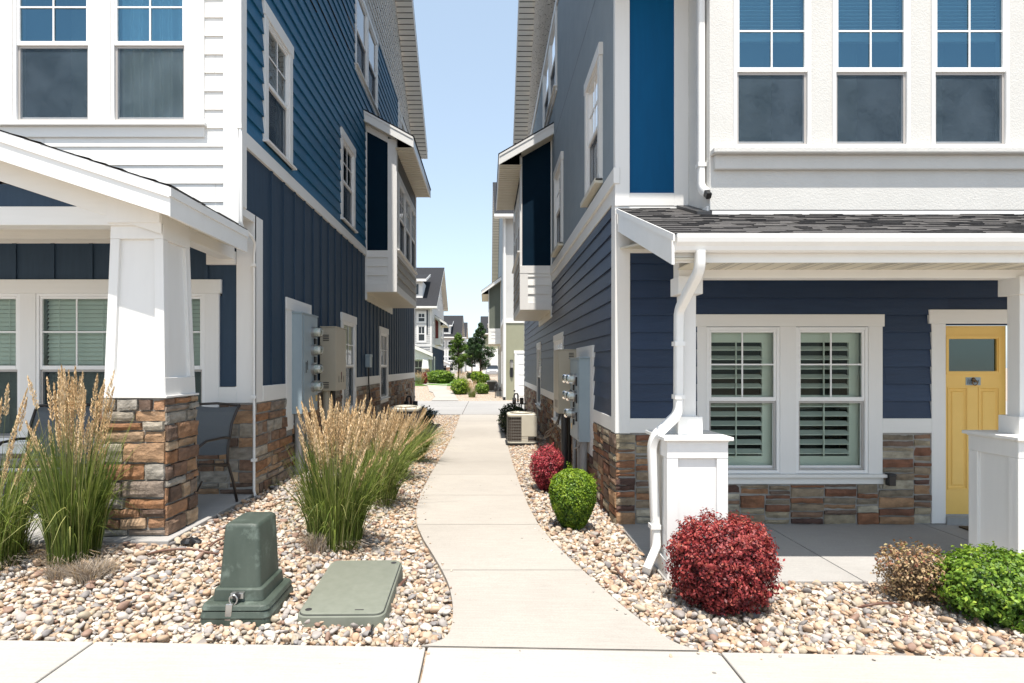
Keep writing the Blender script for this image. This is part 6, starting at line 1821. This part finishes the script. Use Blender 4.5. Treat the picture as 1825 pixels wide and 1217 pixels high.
tuft(565, 4.85, .15, .17, 420, 'grey dead tuft in front of the broad feather grass', 33)

# dead leaves, bark chips and grass clippings lying on the beds
r_ = np.random.default_rng(77); C_, N_, U_, W_, H_, T_ = [], [], [], [], [], []
cent = [(px(165, 4.1), 4.1, .55, 170), (px(590, 4.9), 4.9, .6, 200), (px(1286, 4.1), 4.05, .6, 150), (px(1630, 4.3), 4.2, .5, 260), (px(1770, 3.95), 3.9, .5, 120), (px(1021, 6), 6.0, .45, 90), (px(700, 7.5), 7.5, .8, 160), (-.6, 3.6, .5, 60), (-2.5, 3.7, .8, 60), (1.2, 4.2, .5, 60)]
for (cx_, cy_, sp, n_) in cent:
    for _ in range(n_):
        x = cx_ + r_.normal(0, sp * .6); y = cy_ + r_.normal(0, sp * .45)
        if y < SWY - .25 or (XL > x and y > 4.55) or (x > 1.38 and y > 4.58): continue
        on = y < SWY or smooth_e(LEw, y) < x < smooth_e(REw, y)
        if on and r_.random() < .75: continue
        z = (pathz(x, y) if y > SWY else zs(x)) + .003 if on else gz(x, y) + r_.uniform(.02, .05)
        C_.append((x, y, z)); N_.append((r_.normal(0, .3), r_.normal(0, .3), 1)); U_.append((r_.normal(), r_.normal(), 0)); q_ = r_.uniform(.004, .011); W_.append(q_ * r_.uniform(.25, .6)); H_.append(q_); T_.append(r_.uniform(0, .79))
tag(quads_np('leaf_litter', np.array(C_), np.array(N_), np.array(U_), np.array(W_), np.array(H_), M['leafdry'], tint=np.array(T_)), 'dead leaves and clippings scattered over the pebble beds', 'leaf litter', kind='stuff')
# ================================================================== FAR HOUSES
def far_house(label, XW, sx, D0, D1, zb, fe, rd, re, width, mats, wins=(), side_wins=(), belt=None, over=.45, door=None, dormer=None, lapx=.184):
    t = thing('townhouse', (XW, D0, zb), label, 'house', 'townhouses')
    f = Fr('x', D0, -1); s = Fr('y', XW, sx); xin = XW - sx * width
    a, b = min(XW, xin), max(XW, xin)
    def top(y): return (lerp(fe[1], rd[1], (y - fe[0]) / (rd[0] - fe[0])) if y < rd[0] else lerp(rd[1], re[1], (y - rd[0]) / (re[0] - rd[0]))) - .24
    up, lo, sup, slo = mats; bz = belt or zb + 3.3
    H = [(w[0], w[1], w[2], w[3]) for w in wins]; HS = [(w[0], w[1], w[2], w[3]) for w in side_wins]
    for (fr, u0, u1, m, z0, z1, hh, tp) in ((f, a, b, lo, zb - .3, bz, H, None), (f, a, b, up, bz, fe[1], H, None), (s, D0, D1, slo, zb - .3, bz, HS, None), (s, D0, D1, sup, bz, rd[1], HS, top)):
        mb = MB()
        if 'lap' in m: lap(mb, fr, u0, u1, z0, z1, ex=lapx, holes=hh, top=tp, th=.02)
        else:
            if tp: 
                for (p, q) in ((u0, rd[0]), (rd[0], u1)): mb.face([fr.P(p, z0, 0), fr.P(q, z0, 0), fr.P(q, tp(q - 1e-4), 0), fr.P(p, tp(p + 1e-4), 0)], .5)
            elif m == 'bnb': bnb(mb, fr, u0, u1, z0, z1, hh)
            else: flat(mb, fr, u0, u1, z0, z1, hh)
        mb.build('wall', M[m], t)
    mb = MB(); e = XW + sx * .02
    mb.fb(f, min(XW - sx * .14, e), max(XW - sx * .14, e), zb - .2, fe[1] - .2, 0, .03)
    mb.fb(s, D0 - .03, D0 + .14, zb - .2, fe[1] - .1, 0, .03)
    mb.fb(f, a, b, bz - .1, bz + .12, 0, .04); mb.fb(s, D0, D1, bz - .1, bz + .12, 0, .035)
    for w in wins:
        mb.frame(f, w[0] - .12, w[1] + .12, w[2] - .12, w[3] + .14, .12, 0, .05)
    for w in side_wins: mb.frame(s, w[0] - .12, w[1] + .12, w[2] - .12, w[3] + .14, .12, 0, .05)
    mb.build('trim', M['trim'], t)
    for (fr, ws) in ((f, wins), (s, side_wins)):
        for w in ws:
            mb = MB(); mb.frame(fr, w[0], w[1], w[2], w[3], .05, -.03, .02); zr = (w[2] + w[3]) / 2; mb.fb(fr, w[0] + .05, w[1] - .05, zr - .03, zr + .03, -.03, .02)
            um = (w[0] + w[1]) / 2; mb.fb(fr, um - .015, um + .015, zr + .03, w[3] - .05, -.03, .0)
            ww = mb.build('window', M['vinyl'], t)
            mb = MB(); mb.fb(fr, w[0] + .02, w[1] - .02, w[2] + .02, w[3] - .02, -.12, -.02); mb.build('pane', M['carglass'], ww)
    gable_roof(t, XW, sx, fe, rd, re, depth=width, over=over)
    mb = MB(); xa, xb = XW + sx * over, xin; mb.box(min(xa, xb), max(xa, xb), fe[0] - .12, fe[0] + .003, fe[1] - .19, fe[1] - .05); mb.build('gutter', M['metalw'], t)
    if dormer:
        dx0, dx1, dz, dh, dd = dormer
        yf = fe[0] + (dz - fe[1]) / (rd[1] - fe[1]) * (rd[0] - fe[0]) - .1
        mb = MB(); mb.box(dx0, dx1, yf, yf + dd, dz, dz + dh); dm = mb.build('dormer', M['whitelap'], t)
        mb = MB(); mb.hexa([(dx0 - .3, yf - .35, dz + dh - .05), (dx1 + .3, yf - .35, dz + dh - .05), (dx1 + .3, yf + dd * 1.3, dz + dh + .9), (dx0 - .3, yf + dd * 1.3, dz + dh + .9), (dx0 - .3, yf - .35, dz + dh + .13), (dx1 + .3, yf - .35, dz + dh + .13), (dx1 + .3, yf + dd * 1.3, dz + dh + 1.08), (dx0 - .3, yf + dd * 1.3, dz + dh + 1.08)])
        mb.build('dormer_roof', M['roofdark'], dm)
        mb = MB(); mb.box(dx0 - .31, dx1 + .31, yf - .385, yf - .352, dz + dh - .07, dz + dh + .14); e_ = dx1 + .3; mb.hexa([(e_ + .003, yf - .35, dz + dh - .07), (e_ + .03, yf - .35, dz + dh - .07), (e_ + .03, yf + dd * 1.3, dz + dh + .88), (e_ + .003, yf + dd * 1.3, dz + dh + .88), (e_ + .003, yf - .35, dz + dh + .14), (e_ + .03, yf - .35, dz + dh + .14), (e_ + .03, yf + dd * 1.3, dz + dh + 1.09), (e_ + .003, yf + dd * 1.3, dz + dh + 1.09)])
        mb.build('dormer_trim', M['trim'], dm)
        mb = MB(); mb.box(dx0 + .35, dx1 - .35, yf - .03, yf - .01, dz + .3, dz + dh - .25); mb.build('dormer_window', M['carglass'], dm)
    return t
def craft_porch(t, x0, x1, D0, dep, zb, ze, peak, colx=()):
    """small gabled porch in front of a far house"""
    xm = (x0 + x1) / 2; y = D0 - dep
    mb = MB()
    for (a, b, za, zb_) in ((x0, xm, ze, peak), (x1, xm, ze, peak)):
        mb.hexa([(a, y, za - .05), (b, y, zb_ - .05), (b, D0, zb_ - .05), (a, D0, za - .05), (a, y, za), (b, y, zb_), (b, D0, zb_), (a, D0, za)])
    mb.build('porch_roof', M['roofdark'], t)
    mb = MB()
    for (a, b, za, zb_) in ((x0, xm, ze, peak), (x1, xm, ze, peak)):
        mb.hexa([(a, y - .03, za - .28), (b, y - .03, zb_ - .28), (b, y - .003, zb_ - .28), (a, y - .003, za - .28), (a, y - .03, za), (b, y - .03, zb_), (b, y - .003, zb_), (a, y - .003, za)])
    mb.box(x0 + .03, x1 - .03, y + .25, y + .4, ze - .5, ze - .25)
    mb.face([(x0 + .2, y + .24, ze - .26), (x1 - .2, y + .24, ze - .26), (xm, y + .24, peak - .25)])
    mb.build('porch_fascia', M['trim'], t)
    for cx_ in colx:
        mb = MB(); c = y + .35
        mb.loft([[(cx_ - .27, c - .27, zb + 1.1), (cx_ + .27, c - .27, zb + 1.1), (cx_ + .27, c + .27, zb + 1.1), (cx_ - .27, c + .27, zb + 1.1)], [(cx_ - .2, c - .2, ze - .45), (cx_ + .2, c - .2, ze - .45), (cx_ + .2, c + .2, ze - .45), (cx_ - .2, c + .2, ze - .45)]])
        pc = mb.build('porch_column', M['trimv'], t)
        mb = MB()
        for fr, a, b in ((Fr('x', c - .28, -1), cx_ - .3, cx_ + .3), (Fr('y', cx_ + .28, 1), c - .3, c + .3)): stones(mb, fr, a, b, zb - .1, zb + 1.1, o=.0, res=.2)
        mb.box(cx_ - .28, cx_ + .28, c - .28, c + .28, zb - .2, zb + 1.1, .4); mb.build('stone_pier', M['stoneL'], pc)

# A: white house with red bay, left of the far path
def wx(a, D): return px(a, D)
DA = 48
HA = far_house('far white house with a dark red bay panel and steep charcoal roof, beyond the alley', -4.5, 1, DA, 61, .45, (47.6, 6.62), (56, 11.1), (61.5, 7.7), 8,
    ('greylap', 'greylap', 'greylap', 'bnb'), wins=[(-5.62, -5.05, 5.33, 6.05), (-5.62, -5.05, 3.75, 4.98), (-5.95, -5.25, 1.0, 2.2)], side_wins=[(49.0, 49.7, 4.3, 5.3), (52.5, 53.2, 7.0, 8.0), (54.2, 54.9, 7.0, 8.0), (49.6, 50.3, 1.2, 2.4)], belt=3.42, dormer=(-7.2, -5.35, 7.4, 1.4, 2.6))
bay(HA, -4.5, -4.02, 50.8, 53.4, 3.55, 4.12, 4.3, 5.2, (6.15, 5.45, -3.45, 50.4, 53.8), 'l', 'red', 'whitelap', 'taupelap', [(51.2, 51.9), (52.0, 52.7)])
craft_porch(HA, -9.0, -4.25, DA, 1.9, .45, 2.75, 3.75, (-4.85,))
mb = MB(); mb.box(-4.93, -4.83, DA - .03, DA - .005, 4.3, 6.3); mb.build('dark_strip', M['panelnavy'], HA)
# B..: next houses in the same row
HB_ = far_house('distant white house with a dormer and small white porch, left of the pale green tree', -4.75, 1, 100, 113, .45, (99.5, 6.7), (107, 10.9), (113.5, 7.6), 10,
    ('greylap', 'greylap', 'greylap', 'greylap'), wins=[(-8.1, -7.2, 4.9, 5.9), (-6.6, -5.6, 4.9, 5.9), (-8.1, -7.2, 2.7, 4.3), (-6.6, -5.6, 2.7, 4.3), (-7.6, -6.8, .9, 2.2), (-6.5, -5.7, .9, 2.2)], side_wins=[(103, 104, 4.5, 5.6)], belt=3.3, dormer=(-8.0, -6.2, 7.2, 1.35, 2.6), lapx=.3)
craft_porch(HB_, -9.5, -6.1, 100, 1.9, .45, 2.3, 3.0, (-6.5,))
HC = far_house('farthest grey-roofed house of the left row, seen above the trees', -4.9, 1, 128, 141, .45, (127.5, 8.0), (135, 11.7), (141.5, 8.4), 8, ('whitelap', 'greylap', 'greylap', 'greylap'), wins=[(-7, -6, 5.6, 6.8)], belt=3.3, lapx=.4)
HD = far_house('low pale house with a grey roof closing the view behind the two trees', -2.0, 1, 170, 182, .45, (169.5, 5.6), (176, 9.0), (182.5, 5.6), 14, ('greylap', 'whitelap', 'greylap', 'greylap'), wins=[(-4.5, -3.2, 1.4, 2.9), (-7.5, -6.2, 1.4, 2.9)], belt=3.0, lapx=.5)

# R2: sage house on the right, beyond the alley
HR = far_house('white and sage stucco house with a wall lantern, beyond the alley on the right', .845, -1, 30.6, 45.5, 0, (30.1, 9.55), (38, 13.6), (46, 8.3), 7,
    ('stuccolt', 'stuccogreen', 'stuccog', 'taupelap'), side_wins=[(32.2, 33.0, .9, 2.4), (40.5, 41.3, .9, 2.4)], belt=4.08, over=.48)
bay(HR, .845, .10, 35.5, 39.0, 3.07, 4.0, 4.3, 5.6, (7.1, 6.25, -.34, 35.1, 39.3), 'l' if False else 'r', 'olive', 'whitelap', 'taupelap', [(35.9, 36.7), (36.9, 37.7), (37.9, 38.7)])
f = Fr('x', 30.6, -1)
mb = MB(); mb.fb(f, px(917, 30.6), px(921, 30.6), 0.0, pz(630, 30.6), 0, .045); mb.fb(f, px(916, 30.6), 3.2, pz(630, 30.6), pz(624.5, 30.6), 0, .05); mb.build('trim', M['trim'], HR)
mb = MB(); mb.fb(f, px(921, 30.6), 3.0, .0, pz(630, 30.6), .0, .02)
for k in range(4): mb.fb(f, px(924, 30.6), 2.9, .2 + k * .55, .62 + k * .55, .02, .035)
mb.build('side_door', M['garage'], HR)
mb = MB(); mb.box(.86, .94, 30.47, 30.58, .12, 9.4); ds = mb.build('downspout', M['metalw'], HR)
mb = MB(); mb.box(.84, .96, 30.42, 30.6, -.02, .14); mb.build('spout_end', M['black'], ds)
mb = MB(); X = px(911.5, 30.6); mb.fb(f, X - .07, X + .07, pz(672, 30.6), pz(641, 30.6), 0, .04)
ln = mb.build('wall_lantern', M['dark'], HR)
mb = MB(); mb.disc((X, 30.42, pz(655, 30.6)), (0, 0, 1), .07, .26, 8, r2=.09); mb.build('lantern_glass', M['steel'], ln)
mb = MB(); mb.disc((X, 30.42, pz(655, 30.6) + .26), (0, 0, 1), .12, .12, 8, r2=.02); mb.build('lantern_cap', M['dark'], ln)
HS_ = far_house('distant grey-roofed house at the right end of the view, behind the dark tree', -.7, -1, 98, 111, .45, (97.5, 7.2), (105, 10.6), (111.5, 7.2), 8, ('stuccogreen', 'whitelap', 'greylap', 'greylap'), wins=[(0, 1.0, 3.1, 4.2)], belt=4.5, lapx=.3)

# distant apartment hill line
# ================================================================== FAR PLANTS
def bush(xp, yb, w, h, mat, label, seed, name='bush', n=2500, leaf=.045, cat='shrub', prof=flatball, **k):
    D = Dp(yb) if 'D' not in k else k.pop('D'); X = px(xp, D); s = F / D
    return shrub(name, (X, D, gz(X, D)), w / s / 2, w / s / 2, h / s, mat, label, prof, n=n, leaf=leaf, seed=seed, depth=.3, lumps=.25, rag=.05, twigs=12, group='bushes beyond the alley', **k)
D = 44.5
t = shrub('hedge', (px(785, D), D, zp(D) - .03), 1.0, .6, .95, M['leafgreen2'], 'wide rounded bright green hedge at the foot of the far white house', flatball, n=9000, leaf=.05, seed=41, cat='hedge', depth=.3, lumps=.2, rag=.05, twigs=10)
bush(820, 693, 31, 26, M['leafgreen'], 'loose light green bush right of where the far path begins', 42, n=3500)
bush(829, 698.5, 17, 12, M['leafgreen'], 'low yellow-green bush in front of the loose light green bush', 43, n=1500)
bush(859, 701, 23, 19, M['leafgreen2'], 'round mid-green bush beside the sage house', 44, n=2600, leaf=.04)
bush(852, 682, 22, 20, M['leafgreen'], 'yellowish bush behind the round mid-green one', 45, n=1500, D=45, leaf=.06)
bush(864, 681, 17, 15, M['leafgreen2'], 'small dark green bush near the sage house wall', 46, n=1300, D=46.5, leaf=.06)
bush(848, 677, 16, 18, M['leafgreen'], 'pale round bush farthest along the far bed', 47, n=1300, D=50, leaf=.06)
bush(756, 681, 9, 19, M['leafred'], 'small dark red bush beside the far stone pier', 48, n=1200, D=43.5, leaf=.05)
bush(836, 664, 9, 10, M['leafdark'], 'tiny dark bush below the trees', 49, n=700, D=62, leaf=.08)
def fgrass(xp, D, H, label, seed, rad=.3):
    X = px(xp, D); feather_grass((X, D, gz(X, D)), H, rad, 260, 40, label, seed, group='far ornamental grasses', plume=.35, thatch=40)
fgrass(841, 32.5, 1.05, 'slim ornamental grass at the corner of the far gravel bed', 51, .3)
fgrass(822, 50, 1.0, 'tan ornamental grass behind the light green bush', 52, .6)
fgrass(747, 42.5, 1.15, 'tan ornamental grass in front of the far white house', 53, .5)

def tree(xp, D, ztop, w, mat, label, seed, zc0=1.1, nleaf=11000, name='ash_tree', leaf=.06):
    X = px(xp, D); zb = gz(X, D); t = thing(name, (X, D, zb), label, 'tree', 'trees beyond the alley')
    rr = random.Random(seed); r = np.random.default_rng(seed); H = ztop - zb
    mb = MB(); mb.tube([(X, D, zb - .1), (X + .03, D, zb + H * .3), (X - .02, D, zb + H * .6), (X, D, zb + H * .93)], [.10, .08, .05, .012], 8); mb.build('trunk', M['bark'], t)
    mb = MB(); cl = []
    for i in range(70):
        u = rr.random() ** .8; z = zb + zc0 + (H - zc0) * u; a = rr.uniform(0, 2 * math.pi)
        R_ = w / 2 * (math.sin(math.pi * min(1, (u * .86 + .14)) ** .8) ** .75) * rr.uniform(.35, 1.12); R_ = max(R_, .05)
        e = (X + math.cos(a) * R_, D + math.sin(a) * R_, z + R_ * .35)
        mb.tube([(X, D, max(zb + .5, z - R_ * .5)), ((X + e[0]) / 2, (D + e[1]) / 2, z - R_ * .05), e], [.022, .014, .004], 5); cl.append((e, rr.uniform(.16, .34) * w / 2 * (1.15 - .6 * u), rr.gauss(0, .14)))
        if rr.random() < .5: cl.append(((lerp(X, e[0], .5), lerp(D, e[1], .5), z), rr.uniform(.2, .36) * w / 2, rr.gauss(-.1, .12)))
    mb.build('limbs', M['bark'], t)
    C, Nn, Uu, S, T = [], [], [], [], []
    per = nleaf // len(cl)
    for (c, rad, tt) in cl:
        d = r.normal(0, 1, (per, 3)); d /= np.linalg.norm(d, axis=1, keepdims=True); q = d * (r.uniform(.25, 1, (per, 1)) ** .5) * rad * np.array([1, 1, .85])
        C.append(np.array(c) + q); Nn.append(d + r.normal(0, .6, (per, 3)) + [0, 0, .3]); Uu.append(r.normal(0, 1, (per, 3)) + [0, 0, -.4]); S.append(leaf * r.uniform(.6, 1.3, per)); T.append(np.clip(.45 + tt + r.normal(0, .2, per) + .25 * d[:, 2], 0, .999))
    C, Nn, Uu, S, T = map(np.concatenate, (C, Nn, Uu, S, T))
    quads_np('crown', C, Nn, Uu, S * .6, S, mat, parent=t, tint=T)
tree(817, 60, 4.95, 2.2, M['leaftree'], 'lighter green young tree, left of the two beyond the alley', 61, zc0=1.0)
tree(856, 57, 5.75, 2.3, M['leaftreed'], 'taller dark green conical tree, right of the two beyond the alley', 62, zc0=.9, nleaf=14000)
tree(841, 84, 5.6, 2.9, M['leaftreed'], 'dark tree showing in the gap between the two nearer trees', 63, zc0=1.2, leaf=.09)

# AC units and box by the sage house
for k, (X, D, lab) in enumerate(((.30, 37.5, 'dark air conditioning unit against the sage house'),)):
    a = copy_tree(a1); a.location = (X, D, .12); a.rotation_euler = (0, 0, R(90)); a['label'] = lab
gasmeter((.55, 32.0, 0), 'dark gas meter at the near corner of the sage house')

# small parked car far away
t = thing('parked_car', (.55, 76, .42), 'tiny silver car parked far away behind the sage house', 'car')
cx0, cy0, cz0 = .75, 76, .42
def cring(y, hw, z0, z1, zr=.1): return [(cx0 - hw, y, z0), (cx0 + hw, y, z0), (cx0 + hw, y, z1 - zr), (cx0 + hw - .12, y, z1), (cx0 - hw + .12, y, z1), (cx0 - hw, y, z1 - zr)]
mb = MB(); mb.loft([cring(cy0, .80, cz0 + .3, cz0 + .75), cring(cy0 + .15, .88, cz0 + .2, cz0 + .85), cring(cy0 + 1.2, .9, cz0 + .2, cz0 + .95), cring(cy0 + 3.9, .9, cz0 + .2, cz0 + .98), cring(cy0 + 4.3, .82, cz0 + .3, cz0 + .8)]); mb.build('body', M['carpaint'], t, bevel=.03)
mb = MB(); mb.loft([cring(cy0 + 1.1, .78, cz0 + .9, cz0 + .95, .02), cring(cy0 + 1.8, .66, cz0 + .9, cz0 + 1.42), cring(cy0 + 3.1, .66, cz0 + .9, cz0 + 1.42), cring(cy0 + 3.9, .76, cz0 + .9, cz0 + .98, .02)]); mb.build('cabin', M['carglass'], t, bevel=.03)
for (a, b) in ((-.85, .8), (.85, .8), (-.85, 3.4), (.85, 3.4)):
    mb = MB(); mb.disc((cx0 + a - .1, cy0 + b, cz0 + .31), (1, 0, 0), .31, .2, 18); w = mb.build('wheel', M['tyre'], t)
    mb = MB(); mb.disc((cx0 + a - .11, cy0 + b, cz0 + .31), (1, 0, 0), .18, .22, 12); mb.build('rim', M['steel'], w)
for a in (-.6, .6):
    mb = MB(); mb.box(cx0 + a - .15, cx0 + a + .15, cy0 - .02, cy0 + .06, cz0 + .58, cz0 + .72); mb.build('headlight', M['vinyl'], t, bevel=.01)
